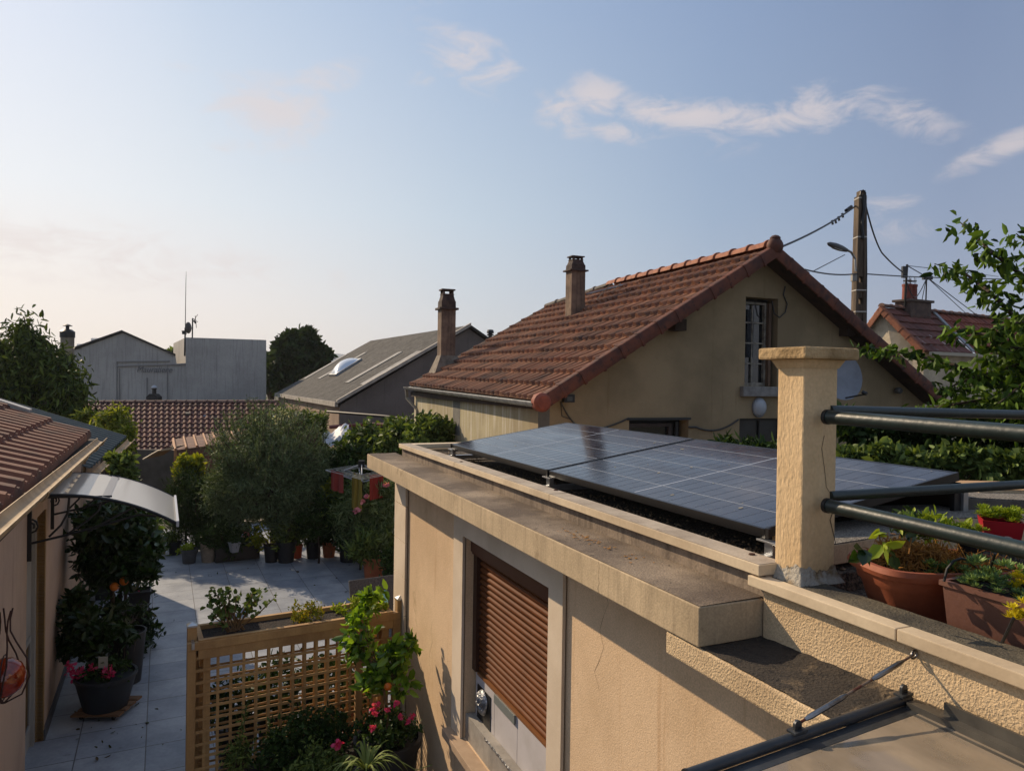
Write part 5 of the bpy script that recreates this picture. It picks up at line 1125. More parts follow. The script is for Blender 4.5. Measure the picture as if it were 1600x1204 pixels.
k.build('wire_cage', mat('rust_wire','#3A1E18','#2A1512',20,.7), t_, smooth=True)
k = MB(); k.tube([Lp((op-OL).dot(uL),.02,op.z+.33), Lp((op-OL).dot(uL),.12,op.z+.36)], .005, 5); k.build('hook', m_dark, t_)
# second, lower lean-to beyond with green corrugated roof
t_ = thing('lean_to', Lp(5,0,0), 'lean-to with a dark green corrugated roof beyond the beige house', 'lean-to')
k = MB(); lbox(k, 3.30, 6.5, -.3, 0, 0, 2.02); k.build('wall', m_pink, t_)
m_grn = mat('green_sheet','#26332E','#1C2622',6,.5,.1,30)
k = MB(); tp2 = math.tan(R(17)); ns_ = 44
def gsh(a, b): s_ = 3.3+a*3.3; e_ = (.10+.30*a)*(1-b)-2.4*b; return Lp(s_, e_, 2.13+.17*a+b*1.0+.022*math.sin(a*3.3/.10*3.1416))
k.grid(gsh, 330, 6); k.build('roof', m_grn, t_, smooth=2)
g_ = gutter(t_, Lp(3.3,.17,2.08), Lp(6.6,.47,2.25))
k = MB(); lbox(k, 3.251, 3.29, -1.2, .0, 1.6, 2.50); k.build('cover_board', mat('rag_beige','#8A745A','#5E4E3E',9,.95,.6,20,bd=.02), t_)
for s_ in (3.32, 3.42, 3.52):
    k = MB(); k.grid(lambda a, b: Lp(s_+a*.08, .02+.012*math.sin(a*9+s_*20), 2.45-b*.55+.03*math.sin(a*7)), 5, 8); k.build('hanging_rag', mat('rag_beige','#8A745A'), t_)
# far hills
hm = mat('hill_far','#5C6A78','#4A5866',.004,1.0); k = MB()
def hillz(x): return 34 + 10*math.sin(x*.004+1) + 5*math.sin(x*.013) + 2.5*math.sin(x*.05)
n_ = 160; vs = []
for i in range(n_+1):
    x = -1900+i*3200/n_
    for (y, f) in ((1250,0),(1330,.7),(1450,1),(1700,.5)): vs.append(V(x, y+120*math.sin(x*.002), hillz(x)*f*1.35-.3))
k.add(vs, [(i*4+j, i*4+4+j, i*4+5+j, i*4+1+j) for i in range(n_) for j in range(3)])
tag(k.build('hills', hm, smooth=2), kind='structure')
for (x0, x1, y0, YY, lab) in ((142,158,528,1100,'pale tower block on the far hill left of the grey gable'),(120,134,537,1150,'lower pale block on the far hill beside the left tree')):
    a_, b_ = PY(x0,y0,YY), PY(x1,y0,YY); k = MB(); k.obox(V(a_.x,YY,0), V(b_.x-a_.x,0,0), V(0,15,0), V(0,0,a_.z)); bo = thing('tower_block', V(a_.x,YY,0), lab, 'building', 'far blocks on the hill')
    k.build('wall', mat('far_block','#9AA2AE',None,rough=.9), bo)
    k = MB()
    for i in range(5):
        for j in range(6): k.obox(V(a_.x+(b_.x-a_.x)*(i+.25)/5,YY-.4,a_.z-4-j*4), V((b_.x-a_.x)*.1,0,0), V(0,.3,0), V(0,0,1.6))
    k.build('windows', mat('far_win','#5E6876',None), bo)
# ------------------------------------------------------------------ vegetation
lm_olive = leafmat('leaf_olive', '#3A4A2E', '#74845F', trans=.18, rough=.6, gloss=.2)
lm_dark = leafmat('leaf_dark', '#24341A', '#3C5226', trans=.2)
lm_citrus = leafmat('leaf_citrus', '#24400F', '#4A6E1C', '#7C9A34', trans=.35, rough=.35, gloss=.5)
lm_citrusd = leafmat('leaf_citrus_dark', '#182A0E', '#2E4618', trans=.25, rough=.35, gloss=.5)
lm_cherry = leafmat('leaf_cherry', '#1E2E10', '#34501A', '#5E7A2A', trans=.25)
lm_mid = leafmat('leaf_mid', '#283C18', '#486228', '#76884A', trans=.28)
lm_yel = leafmat('leaf_yellowgreen', '#5E6E1E', '#9A9A2C', trans=.4)
lm_gold = leafmat('leaf_gold', '#8A7A24', '#B49A3A', '#6E7A2C', trans=.3)
lm_rose = leafmat('needle', '#26351C', '#42542C', trans=.15)
lm_far = leafmat('leaf_far', '#26341E', '#3C4C2A', trans=.2)
lm_pink = leafmat('petal_pink', '#C22A5E', '#E0608A', trans=.3)
lm_palepink = leafmat('petal_pale', '#C86A82', '#D89AA6', trans=.3)
lm_white = leafmat('petal_white', '#B8B8AA', '#D0D0C6', trans=.3)
lm_succ = leafmat('succulent', '#3E5E44', '#6A8A62', '#8AA05A', trans=.1, rough=.4)
lm_lime = leafmat('lime_succulent', '#6E8420', '#9CAA3A', trans=.25, rough=.4)
lm_straw = leafmat('straw', '#B07C3C', '#E0AC60', '#7E5830', trans=.15, rough=.8)
lm_yflower = leafmat('yellow_flower', '#C8B418', '#D8CC40', trans=.2)
lm_stripe = leafmat('spider_leaf', '#8E9A5E', '#B4B080', '#5E7436', trans=.3)
def S_(px, Y): return px*Y/F
def tree(name, label, cat, base, lobes, lm, n, size, asp=.4, ncl=40, rc=None, droop=.2, up=.2, trunk=.06, nbr=14, group=None, dirs=None, shell=.45, bark=None, trunk_top=None, crown='crown', limbs=True):
    """lobes: list of (px, py, rx_px, rz_px, Y) or ((x,y,z),(rx,ry,rz))"""
    th = thing(name, base, label, cat, group); L_ = []
    for l in lobes:
        if len(l) == 5:
            c = PY(l[0], l[1], l[4]); rx, rz = S_(l[2], l[4]), S_(l[3], l[4]); L_.append((c, (rx, (rx+rz)*.5*.9, rz)))
        else: L_.append((Vector(l[0]), l[1]))
    vol = [r[0]*r[1]*r[2] for _, r in L_]; tot = sum(v**.67 for v in vol)
    P_ = []; CCs = []
    for (c, r), v in zip(L_, vol):
        f = v**.67/tot; k_ = max(3, int(ncl*f)); m_ = max(4, int(n*f/k_)); rcl = rc or (v**(1/3))*.42
        p, cc = clump(c, r, k_, m_, rcl, shell); P_.append(p); CCs += [tuple(x) for x in cc]
    P_ = np.concatenate(P_)
    P_ = P_[P_[:, 2] > base.z + .02]
    leafmesh(crown, P_, lm, th, size, asp, droop, up, dirs=None if dirs is None else np.tile(np.array(dirs), (len(P_), 1)))
    if limbs:
        mb = MB(); ct = sum((c for c, _ in L_), Vector())/len(L_); tt = Vector(trunk_top) if trunk_top else base.lerp(ct, .45)
        mb.tube([base, base.lerp(tt, .5)+V(rnd.uniform(-.03,.03),0,0), tt], [trunk, trunk*.8, trunk*.65], 8)
        sel = rnd.sample(CCs, min(nbr, len(CCs))); branches(mb, tt, sel, trunk*.45)
        mb.build('trunk', bark or m_bark, th, smooth=True)
    return th
def gz0(px, py): return PZ(px, py, 0)
# left foreground-garden tree
b = PY(20, 700, 17); b.z = 0
tree('peach_tree', 'large dark tree with drooping narrow leaves behind the left house', 'tree', b,
     [(25,570,52,48,17),(70,592,46,44,17),(-10,600,60,70,17.2),(98,608,34,34,16.6),(32,522,18,26,17),(60,630,70,28,16.6),(104,572,12,16,16.6),(122,618,20,12,16.3),(36,500,7,12,17),(128,643,14,8,16.2),(62,540,14,14,17)], leafmat('leaf_peach_dark','#1E2C16','#36481F','#5A6A30',trans=.2), 13000, .18, .28, ncl=170, droop=1.0, up=0, trunk=.16, nbr=30, shell=.3, rc=.34)
b = PY(175, 690, 15.5); b.z = 0
tree('peach_tree', 'smaller yellow-green tree between the left house and the long red roof', 'tree', b,
     [(185,665,26,28,14.5),(160,680,26,22,14.8),(205,690,10,26,14.2),(140,660,20,18,15)], leafmat('leaf_peach','#3E5218','#6E7E2C','#8E9440',trans=.4), 3000, .15, .26, ncl=40, droop=.9, up=.1, trunk=.06)
b = PY(190, 760, 9.8); b.z = 0
tree('shrub', 'bright green leafy shrub growing beside the lean-to gutter', 'shrub', b, [(190,735,20,24,9.8),(205,748,12,12,9.7),(182,715,10,10,9.9)], lm_mid, 1300, .085, .5, ncl=24, trunk=.03)
# far trees
b = PY(470, 600, 42); b.z = 0
tree('dark_tree', 'round dark evergreen tree standing between the grey block and the warehouse', 'tree', b, [(470,548,30,26,42),(450,565,25,25,42),(495,560,16,22,42),(478,528,16,12,42),(455,585,40,20,42)], lm_far, 16000, .42, .5, ncl=110, trunk=.4, droop=.1, shell=.55)
b = PY(425, 600, 44); b.z = 0
tree('dark_tree', 'dark tree partly hidden right behind the grey block', 'tree', b, [(426,570,12,16,44),(424,592,14,18,44)], lm_far, 4000, .42, .5, ncl=40, trunk=.3)
b = PY(275, 560, 60); b.z = 0
tree('far_bush', 'small round treetop seen between the grey gable and block', 'tree', b, [(275,556,12,6,60),(265,558,8,4,60)], lm_mid, 1600, .5, .5, ncl=20, trunk=.2)
# back row behind the olive
b = gz0(450, 860); 
tree('white_oleander', 'tall oleander covered in small white blossoms behind the olive tree', 'shrub', PY(450,860,15.2)*1 - V(0,0,PY(450,860,15.2).z), [(450,675,45,28,15),(480,665,26,22,15),(415,665,22,14,15),(495,690,20,26,15)], lm_mid, 6500, .12, .25, ncl=60, trunk=.05, up=.5)
o_ = [o for o in C.objects if o.name.startswith('white_oleander')][0]
p_, _ = clump(PY(440,652,14.9), (S_(40,15), .5, S_(9,15)), 26, 14, .10, .2); leafmesh('blossom', p_, lm_white, o_, .07, .9, 0, .2)
p_, _ = clump(PY(410,668,14.8), (S_(26,15), .4, S_(10,15)), 14, 10, .09, .2); leafmesh('blossom', p_, lm_white, o_, .07, .9, 0, .2)
for (px, py, rx, rz, Y, lab, lm) in ((575,702,38,38,14.2,'glossy green bush with a few yellow leaves behind the clothes dryer', lm_mid),
    (628,690,32,34,13.8,'bushy shrub rising beside the far corner of the concrete ledge', lm_mid),(672,682,34,32,13.0,'round bush with curled leaves in front of the cream side wall', lm_mid),
    (540,730,34,34,13.8,'dark dense shrub between the olive tree and the clothes dryer', lm_dark)):
    b = PY(px, 800, Y); b.z = 0
    tree('laurel_bush', lab, 'shrub', b, [(px,py,rx,rz,Y),(px-rx*.4,py+rz*.5,rx*.7,rz*.7,Y-.2),(px+rx*.45,py-rz*.35,rx*.5,rz*.5,Y)], lm, 3600, .12, .45, ncl=60, trunk=.05, up=.2, shell=.4)
# rosemary column and yellow shrub
b = gz0(305, 862)
tree('rosemary', 'tall dark upright rosemary bush left of the olive tree', 'shrub', b, [(300,790,34,58,b.y+.2),(325,800,34,55,b.y+.1),(285,770,18,40,b.y+.3),(340,835,30,30,b.y)], lm_rose, 16000, .09, .16, ncl=120, trunk=.05, droop=0, up=1.4, shell=.2)
b = PY(290, 862, 14.4); b.z = 0
tree('shrub', 'yellow-green broad leaved shrub growing over the top of the rosemary', 'shrub', b, [(290,735,22,20,14.2),(305,722,14,14,14.2)], lm_yel, 1500, .085, .6, ncl=24, trunk=.03)
# olive tree
b = gz0(428, 868)
tree('olive_tree', 'big round grey-green olive tree at the back edge of the patio', 'tree', b,
     [(420,735,72,70,13.2),(375,750,42,62,13.2),(465,755,42,60,13.2),(420,690,50,34,13.3),(345,770,24,40,13.2),(490,740,24,44,13.2),(430,790,70,34,13.1)], lm_olive, 40000, .075, .22, ncl=360, rc=.22, trunk=.085, nbr=40, droop=0, up=.35, shell=.35, trunk_top=PY(428,815,13.3))
ot_ = [o for o in C.objects if o.name.startswith('olive_tree')][0]
cen = PY(420,725,13.2); SP = []; SDm = MB()
for j in range(300):
    d_ = nrg.normal(size=3); d_ /= np.linalg.norm(d_); d_[2] = abs(d_[2])*.9 + .05 if rnd.random() < .8 else d_[2]
    s_ = np.array([cen.x, cen.y, cen.z-.05]) + d_*np.array([1.02, .95, .95])*rnd.uniform(.78,1.0); e_ = s_ + d_*rnd.uniform(.1,.28) + np.array([0,0,rnd.uniform(.1,.30)])
    SDm.tube([Vector(s_), Vector(e_)], [.006,.002], 3)
    for f in np.linspace(.1,1,16): SP.append(s_*(1-f)+e_*f + nrg.normal(0,.012,3))
leafmesh('shoot_leaves', np.array(SP), lm_olive, ot_, .075, .2, 0, 1.0); SDm.build('shoots', m_bark, ot_)['kind'] = 'stuff'
# pots in the back row
def lathe_pot(par, c, r, h, m, taper=.78, rim=.06, sx=1, sy=1, name='pot'):
    k = MB(); k.lathe([(r*taper, 0),(r*.97, h*(1-rim*2.2)),(r*1.04, h*(1-rim*2.2)),(r*1.06, h),(r*.95, h),(r*.93, h*.86),(.0001, h*.86)], c, 22, sx=sx, sy=sy)
    return k.build(name, m, par, smooth=True)
m_potg = mat('pot_grey','#4A4C50','#3A3C40',5,.7); m_potb = mat('pot_black','#141518','#1E1F22',5,.5); m_poto = mat('pot_orange','#B04A22','#9A3E1C',5,.6)
def potplant(px, pyb, wpx, hpx, m, label, lobes=None, lm=None, n=500, size=.08, asp=.4, name='potted_plant', up=.4, droop=.1, group='potted plants along the back of the patio', stems=True, z=0, Y=None, extra=None, dirs=None):
    c = PZ(px, pyb, z) if Y is None else PY(px, pyb, Y); Yc = c.y; r = S_(wpx/2, Yc); h = S_(hpx, Yc)*1.02; c = c + V(0, r, 0)
    th = thing(name, c, label, 'potted plant', group)
    lathe_pot(th, c, r, h, m); k = MB(); k.lathe([(.0001,h*.88),(r*.93,h*.87)], c, 16, cap=False); k.build('soil', m_soil, th)
    if lobes:
        P_ = []
        mb = MB()
        for (lx, ly, rx, rz) in lobes:
            cc = PY(lx, ly, Yc+r); p, q_ = clump(cc, (S_(rx,Yc), S_(rx,Yc), S_(rz,Yc)), 10, max(6, n//(10*len(lobes))), S_(min(rx,rz),Yc)*.6, .2); P_.append(p)
            if stems:
                for t_ in q_[:4]: mb.tube([c+V(0,0,h*.8), (c+V(0,0,h)).lerp(Vector(t_), .5)+V(rnd.uniform(-.02,.02),0,0), Vector(t_)], [.012,.008,.004], 4)
        leafmesh('foliage', np.concatenate(P_), lm, th, size, asp, droop, up)
        if stems: mb.build('stem', m_bark, th)
    return th, c, r, h
potplant(290,882,24,22,m_potg,'grey pot with a lime green plant at the left end of the back row',[(290,858,14,6)],lm_lime,260,.06,.5)
th_, c_, r_, h_ = potplant(320,880,25,30,mat('sack_pale','#8E8474','#7A7062',9,.9,.6,30,bd=.02),'pale lumpy planting sack standing beside the grey pot',[(322,838,14,14)],lm_dark,260,.09,.3)
k_ = PZ(336,884,0); thb = thing('trough_planter', k_+V(.4,0,0), 'long black trough with small flowering plants under the olive tree', 'planter', None)
t0, t1 = PZ(333,882,0)+V(0,.1,0), PZ(403,874,0)+V(0,.1,0)
k = MB(); d_ = (t1-t0); s_ = V(-d_.y,d_.x,0).normalized()*.3; k.obox(t0, d_, s_, V(0,0,.26)); k.obox(t0-d_.normalized()*.01-s_*.03+V(0,0,.261), d_*1.02, s_*1.06, V(0,0,.03)); k.build('trough', m_potb, thb, bevel=.01)
pp = np.array([tuple(t0+d_*rnd.random()+s_*rnd.random()+V(0,0,.3+abs(rnd.gauss(0,.10)))) for _ in range(700)]); leafmesh('foliage', pp, lm_dark, thb, .07, .35, 0, .7)
pp = np.array([tuple(t0+d_*rnd.choice((.2,.45,.55))+V(rnd.gauss(0,.06),rnd.gauss(.15,.05),.42+abs(rnd.gauss(0,.06)))) for _ in range(60)]); leafmesh('flower', pp, lm_palepink, thb, .04, .8)
c_ = PY(366,862,PZ(366,882,0).y-.05)
t_ = thing('small_pot', c_, 'small white square pot hooked on the front of the black trough', 'pot'); k = MB(); k.lathe([(.075,0),(.11,.16),(.12,.16),(.12,.175),(.10,.175),(.0001,.15)], c_, 4); k.build('pot', mat('pot_white','#8A8A8E',None,rough=.5), t_)
leafmesh('foliage', ell(c_+V(0,0,.2),(.1,.08,.06),60), lm_dark, t_, .07, .35)
potplant(420,880,24,26,m_potb,'black pot in deep shade at the foot of the olive trunk',[(414,835,16,22),(405,845,10,12)],lm_yel,260,.10,.35)
potplant(442,881,30,32,m_potb,'wide black pot just left of the bright orange pot',[(447,820,18,26),(440,845,16,14)],lm_mid,420,.11,.3)
potplant(461,873,18,20,m_poto,'small bright orange pot under narrow green leaves',[(463,822,16,28)],lm_mid,300,.12,.22)
potplant(486,874,24,26,m_potb,'black pot with grey-green leaves right of the orange pot',[(486,840,16,12)],leafmat('leaf_grey','#3E4E3A','#5E6E56'),220,.08,.35)
potplant(511,872,22,24,m_terra,'brown terracotta pot with upright iris leaves',[(511,825,18,24)],lm_mid,320,.20,.12,up=1.6)
potplant(541,880,34,34,m_potb,'large black pot right of the iris pot in shade',[(541,830,20,22)],lm_dark,420,.12,.3)
potplant(582,912,40,38,m_terra,'large terracotta pot with a bushy dark green plant near the wall',[(582,855,34,24),(570,862,18,18)],lm_mid,1500,.13,.22,up=.8)
potplant(606,925,22,30,m_potb,'black pot squeezed between the terracotta pot and the wall',[(610,880,12,24)],lm_dark,420,.12,.3)
for (px,py,w_,h_,lab,lo_,lm) in ((352,872,22,22,'dark round pot behind the trough with drooping leaves',[(352,835,20,18)],lm_dark),(268,868,20,20,'small dark pot at the far left corner of the patio',[(262,845,16,14)],lm_mid),(240,872,18,18,'little pot with pale leaves near the far end of the left wall',[(236,850,14,12)],lm_mid)):
    potplant(px,py,w_,h_,m_potb,lab,lo_,lm,500,.08,.35)
# pink oleander against the annex corner
b = gz0(585, 880)
th_ = tree('pink_oleander', 'airy oleander with a few pink flowers beside the annex corner', 'shrub', b, [(590,790,36,44,12.6),(560,800,30,46,12.8),(605,830,20,46,12.2),(548,840,22,30,13),(600,760,20,20,12.4)], leafmat('leaf_oleander','#3A5222','#66804A','#8A9A6E',trans=.3), 7500, .13, .17, ncl=110, trunk=.03, nbr=40, up=.6, droop=.1, shell=.15)
for (px, py, s_) in ((604,757,.055),(573,775,.035),(567,783,.03),(558,797,.03)):
    c_ = PY(px, py, 12.0); leafmesh('flower', ell(c_, (s_,s_,s_*.8), 22), lm_palepink, th_, .045, .9, 0, .2)
b = gz0(512, 866)
tree('shrub', 'sparse yellow leaved shrub below the clothes dryer', 'shrub', b, [(512,775,20,26,13.2),(500,790,14,20,13.2),(528,755,12,12,13.2)], lm_yel, 900, .10, .45, ncl=26, trunk=.025, shell=.1)
b = gz0(470, 866)
tree('shrub', 'small red tipped shrub in the shade right of the olive trunk', 'shrub', b, [(478,810,20,24,13.3),(445,830,20,20,13.3)], lm_mid, 900, .10, .4, ncl=24, trunk=.02, shell=.1)
b = gz0(520, 860)
tree('shrub', 'dark leafy shrub filling the gap behind the iris pot', 'shrub', b, [(525,815,30,36,13.6),(560,830,26,30,13.4),(495,835,22,22,13.5)], lm_dark, 2600, .11, .35, ncl=50, trunk=.025, shell=.2)
for (px, py, rx, rz, Yb_, lab) in ((352,838,26,26,13.0,'dark leafy shrub filling the gap between the rosemary and the olive trunk'),(498,800,26,42,13.0,'dark shrub merging with the right side of the olive crown'),(545,780,24,40,13.1,'dark shrub below the clothes dryer cloths')):
    b = PY(px, 870, Yb_); b.z = 0
    tree('shrub', lab, 'shrub', b, [(px,py,rx,rz,Yb_),(px-rx*.5,py+rz*.4,rx*.6,rz*.5,Yb_),(px+rx*.4,py-rz*.4,rx*.6,rz*.5,Yb_)], lm_dark if px != 545 else lm_mid, 2200, .09, .32, ncl=44, trunk=.02, shell=.1)
# bench
t_ = thing('garden_bench', PZ(405,858,0)+V(0,.6,0), 'pale wooden bench board behind the olive trunk', 'bench'); Yb = 14.3
a_, b_ = PY(374,818,Yb), PY(436,814,Yb+.1); k = MB(); k.obox(a_, b_-a_, V(0,.32,0), V(0,0,.035)); k.build('seat', mat('bench_wood','#A09484','#8A7E6E',5,.8,stretch=(.3,3,3)), t_)
for x_ in (.08,.88):
    k = MB(); p_ = a_.lerp(b_, x_); k.obox(V(p_.x,p_.y+.05,0), V(.06,0,0), V(0,.2,0), V(0,0,p_.z-.005)); k.build('leg', m_wood, t_)
# rotary clothes dryer with cloths
dc_ = PY(565, 735, 12.6); t_ = thing('clothes_dryer', V(dc_.x,dc_.y,0), 'rotary clothes dryer with white arms behind the oleander', 'clothes dryer')
k = MB(); k.tube([V(dc_.x,dc_.y,0), V(dc_.x,dc_.y,dc_.z+.16)], .022, 8); k.build('pole', m_dark, t_)
k = MB(); k.box(V(dc_.x,dc_.y,dc_.z+.12), (.10,.10,.12)); k.box(V(dc_.x,dc_.y,dc_.z-.28),(.09,.09,.14)); k.build('hub', m_black, t_)
tips = [PY(509,734,12.3), PY(566,749,11.6), PY(622,738,12.6), PY(560,725,13.7)]
for i, p_ in enumerate(tips):
    k = MB(); k.tube([V(dc_.x,dc_.y,dc_.z-.2)+ (p_-dc_)*.03, p_], .014, 6); k.tube([V(dc_.x,dc_.y,dc_.z+.12), dc_.lerp(p_,.5)], .009, 5); k.build('arm', mat('arm_white','#9AA0A8',None,rough=.4), t_)
k = MB()
for f in (1,.86,.72,.58,.44):
    for i in range(4): k.tube([dc_.lerp(tips[i],f), dc_.lerp(tips[(i+1)%4],f)], .005, 4)
k.build('line', mat('line_white','#9AA0A0',None,rough=.6), t_)
for (a_, b_, h_, f, col, lab) in ((0,1,.34,.9,'#7A2A22','dark red cloth pegged on the left side of the clothes dryer'),(0,1,.62,.55,'#7A6A22','mustard cloth hanging at the middle of the clothes dryer'),(1,2,.42,.8,'#8A2E26','bright red cloth pegged on the right side of the clothes dryer')):
    p_, q_ = dc_.lerp(tips[a_],f), dc_.lerp(tips[b_],f); s0_, s1_ = (.05,.42) if h_ == .34 else ((.5,.98) if h_ == .62 else (.25,.7))
    k = MB(); k.grid(lambda a, b: p_.lerp(q_, s0_+(s1_-s0_)*a) + V(.02*math.sin(a*14),.03*math.sin(a*11+b),-b*h_+.01), 14, 6)
    tag(k.build('hanging_cloth', mat('cloth'+col, col, None, rough=.9), smooth=2), lab, 'cloth', 'cloths on the clothes dryer')
# garden chair with turquoise cushion by the annex corner
cc = PZ(596, 1010, 0)*1; cc = PY(598, 990, 8.2); cc.z = 0
t_ = thing('garden_chair', cc, 'grey wicker garden chair with a turquoise cushion by the annex corner', 'chair')
fx = V(.85,.5,0).normalized(); fy = V(-.5,.85,0).normalized(); m_wick = mat('wicker','#4A4A4C','#2E2E30',60,.7,.8,120,bd=.01)
for sx_, sy_ in ((-1,-1),(1,-1),(-1,1),(1,1)):
    k = MB(); p_ = cc+fx*sx_*.25+fy*sy_*.25; k.tube([p_, p_+V(0,0,.42)], .018, 6); k.build('leg', m_wick, t_)
k = MB(); k.box(cc+V(0,0,.45), (.58,.58,.05), (fx,fy,Z)); k.build('seat', m_wick, t_, bevel=.01)
k = MB(); bk = (Z*.93+fy*.28).normalized(); k.box(cc+fy*.30+V(0,0,.74), (.58,.04,.56), (fx, bk.cross(fx), bk)); k.build('backrest', m_wick, t_, bevel=.01)
k = MB(); k.box(cc+fy*.22-fx*.03+V(-.0,-.02,.68), (.36,.05,.40), (fx, bk.cross(fx), bk)); k.build('cushion', mat('turquoise','#7EB2B8','#6EA2AA',5,.8), t_, bevel=.02)
# ------------------------------------------------------------------ citrus tree and pots along the left wall
def oranges(th, pts, Y, r, m=None):
    for (px, py) in pts:
        c_ = PY(px, py, Y); k = MB(); k.lathe([(.0001,-r),(r*.6,-r*.8),(r*.95,-r*.3),(r*.95,r*.3),(r*.6,r*.8),(.0001,r)], c_, 14); k.build('orange', m or mat('orange_peel','#C8701A','#B85E14',8,.45,.2,120), th, smooth=2)
b = PZ(172,1052,0); 
th_ = tree('orange_tree', 'standard orange tree bearing oranges above the pots by the left wall', 'tree', V(b.x,b.y,.02), [(180,835,44,44,8.0),(150,815,30,36,8.2),(215,850,34,36,8.0),(150,860,26,34,8.1),(205,885,40,22,7.8),(165,890,30,26,8.0),(237,880,16,20,7.7)], lm_citrusd, 4200, .10, .42, ncl=110, trunk=.035, nbr=22, trunk_top=PY(175,910,8.0), droop=.3, up=.2)
oranges(th_, ((179,916),(194,907),(229,900)), 7.72, .048)
b2_ = PZ(205, 870, 0); b2_ = PY(200,880,9.6); b2_.z = 0
tree('citrus_shrub', 'leafy citrus shrub behind the orange tree reaching into the sunlight', 'shrub', b2_, [(205,800,36,26,9.8),(235,815,20,26,9.6),(150,800,24,22,9.8)], lm_citrus, 2200, .10, .42, ncl=50, trunk=.03, up=.3)
def tallpot(px, py, w_, h_, label, m=m_potb, sq=True):
    c_ = PZ(px, py, 0); c_ = c_ + V(0,w_/2,0); t_ = thing('tall_planter', c_, label, 'planter', 'dark planters along the left wall')
    k = MB(); k.lathe([(w_*.36,0),(w_*.48,h_*.97),(w_*.5,h_*.97),(w_*.5,h_),(w_*.45,h_),(w_*.44,h_*.93),(.0001,h_*.93)], c_, 4 if sq else 20, ax=(nL*.7+uL*.7, nL*-.7+uL*.7, Z) if sq else None); k.build('pot', m, t_, smooth=not sq)
    k = MB(); k.lathe([(.0001,h_*.935),(w_*.43,h_*.932)], c_, 12, cap=False); k.build('soil', m_soil, t_); return t_, c_
t_, c_ = tallpot(182,1076,.40,.56,'tall tapered black planter holding the orange tree trunk', sq=False)
t_, c_ = tallpot(196,1022,.42,.50,'black planter behind the orange tree pot')
leafmesh('foliage', clump(PY(205,990,c_.y-.1), (.28,.26,.24), 26, 30, .13)[0], lm_citrusd, t_, .09, .4, .1, .3)
t_, c_ = tallpot(206,978,.40,.44,'dark planter with trailing reddish flowers further along the wall')
leafmesh('foliage', clump(PY(200,935,c_.y), (.30,.25,.20), 16, 26, .14)[0], lm_dark, t_, .08, .4, 0, .3); leafmesh('flower', clump(PY(217,940,c_.y), (.12,.1,.15), 8, 6, .06)[0], leafmat('petal_dull','#8A3A4A','#A85A66'), t_, .035, .8)
t_, c_ = tallpot(150,940,.40,.44,'dark planter hugging the left wall behind the citrus branches')
leafmesh('foliage', clump(PY(150,900,c_.y), (.25,.25,.25), 12, 26, .14)[0], lm_citrusd, t_, .09, .4, 0, .3)
b_ = PZ(192,1050,0); 
tree('trailing_shrub', 'dark trailing foliage hanging over the tall planters by the left wall', 'shrub', V(b_.x,b_.y+.2,.55), [(196,1005,16,36,7.55),(180,960,20,22,8.0),(215,960,14,22,8.4),(188,1045,14,22,7.4)], lm_citrusd, 1300, .075, .4, ncl=50, trunk=.015, nbr=16, up=.1, droop=.4, shell=.1)
# left citrus with narrow top and pink pot
b = PZ(128,1096,0); b = b + V(-.02,.25,0)
th_ = tree('young_citrus', 'young citrus shrub against the left wall behind the pink flower pot', 'shrub', b, [(120,985,28,34,7.4),(112,950,18,22,7.5),(140,1000,34,26,7.3),(120,925,7,14,7.5),(165,985,18,18,7.2),(105,1005,18,26,7.4),(150,970,26,18,7.3)], lm_citrusd, 1600, .095, .45, ncl=60, trunk=.02, nbr=20, up=.3)
pc_ = PZ(145,1118,.07)+V(0,.22,0); Yp = pc_.y
t_ = thing('plant_trolley', V(pc_.x,pc_.y,0), 'small wooden plant trolley on castors under the pink flower pot', 'trolley')
k = MB()
for i in range(4): k.obox(V(pc_.x-.22,pc_.y-.22+i*.115,.05), V(.46,.03,0), V(0,.09,0), V(0,0,.02))
k.build('board', mat('trolley_wood','#7A5A3C','#63472F',6,.8,stretch=(.3,3,3)), t_, bevel=.002)
for sx_, sy_ in ((-1,-1),(1,-1),(-1,1),(1,1)):
    k = MB(); k.lathe([(.024,-.012),(.024,.012)], V(pc_.x+sx_*.16,pc_.y+sy_*.14,.0245), 12, ax=(V(0,1,0),Z,V(1,0,0))); k.build('castor', m_black, t_)
th_ = thing('flower_pot', pc_, 'wide dark pot of pink flowers with a white plant tag on the trolley', 'flower pot')
k = MB(); k.lathe([(.20,.0),(.255,.22),(.275,.30),(.285,.30),(.285,.33),(.26,.33),(.25,.29),(.0001,.29)], pc_+V(0,0,.001), 26); k.build('pot', m_potg if False else mat('pot_charcoal','#24262A','#1A1C20',6,.55), th_, smooth=True)
leafmesh('foliage', clump(pc_+V(0,0,.36), (.24,.2,.07), 20, 22, .09)[0], lm_dark, th_, .05, .45, 0, .4)
for (px, py) in ((112,1050),(124,1046),(118,1060),(168,1045),(173,1052),(128,1052),(144,1042),(109,1040),(165,1053)):
    leafmesh('flower', ell(PY(px,py,Yp-.12), (.035,.035,.025), 26), lm_pink, th_, .032, .9)
k = MB(); p_ = PY(161,1034,Yp-.1); k.box(p_, (.085,.004,.11), (V(.97,.2,0),V(-.2,.97,0),Z)); k.box(p_+V(0,.006,-.12),(.012,.004,.14)); k.build('plant_tag', mat('tag_white','#A8A496',None,rough=.7), th_)
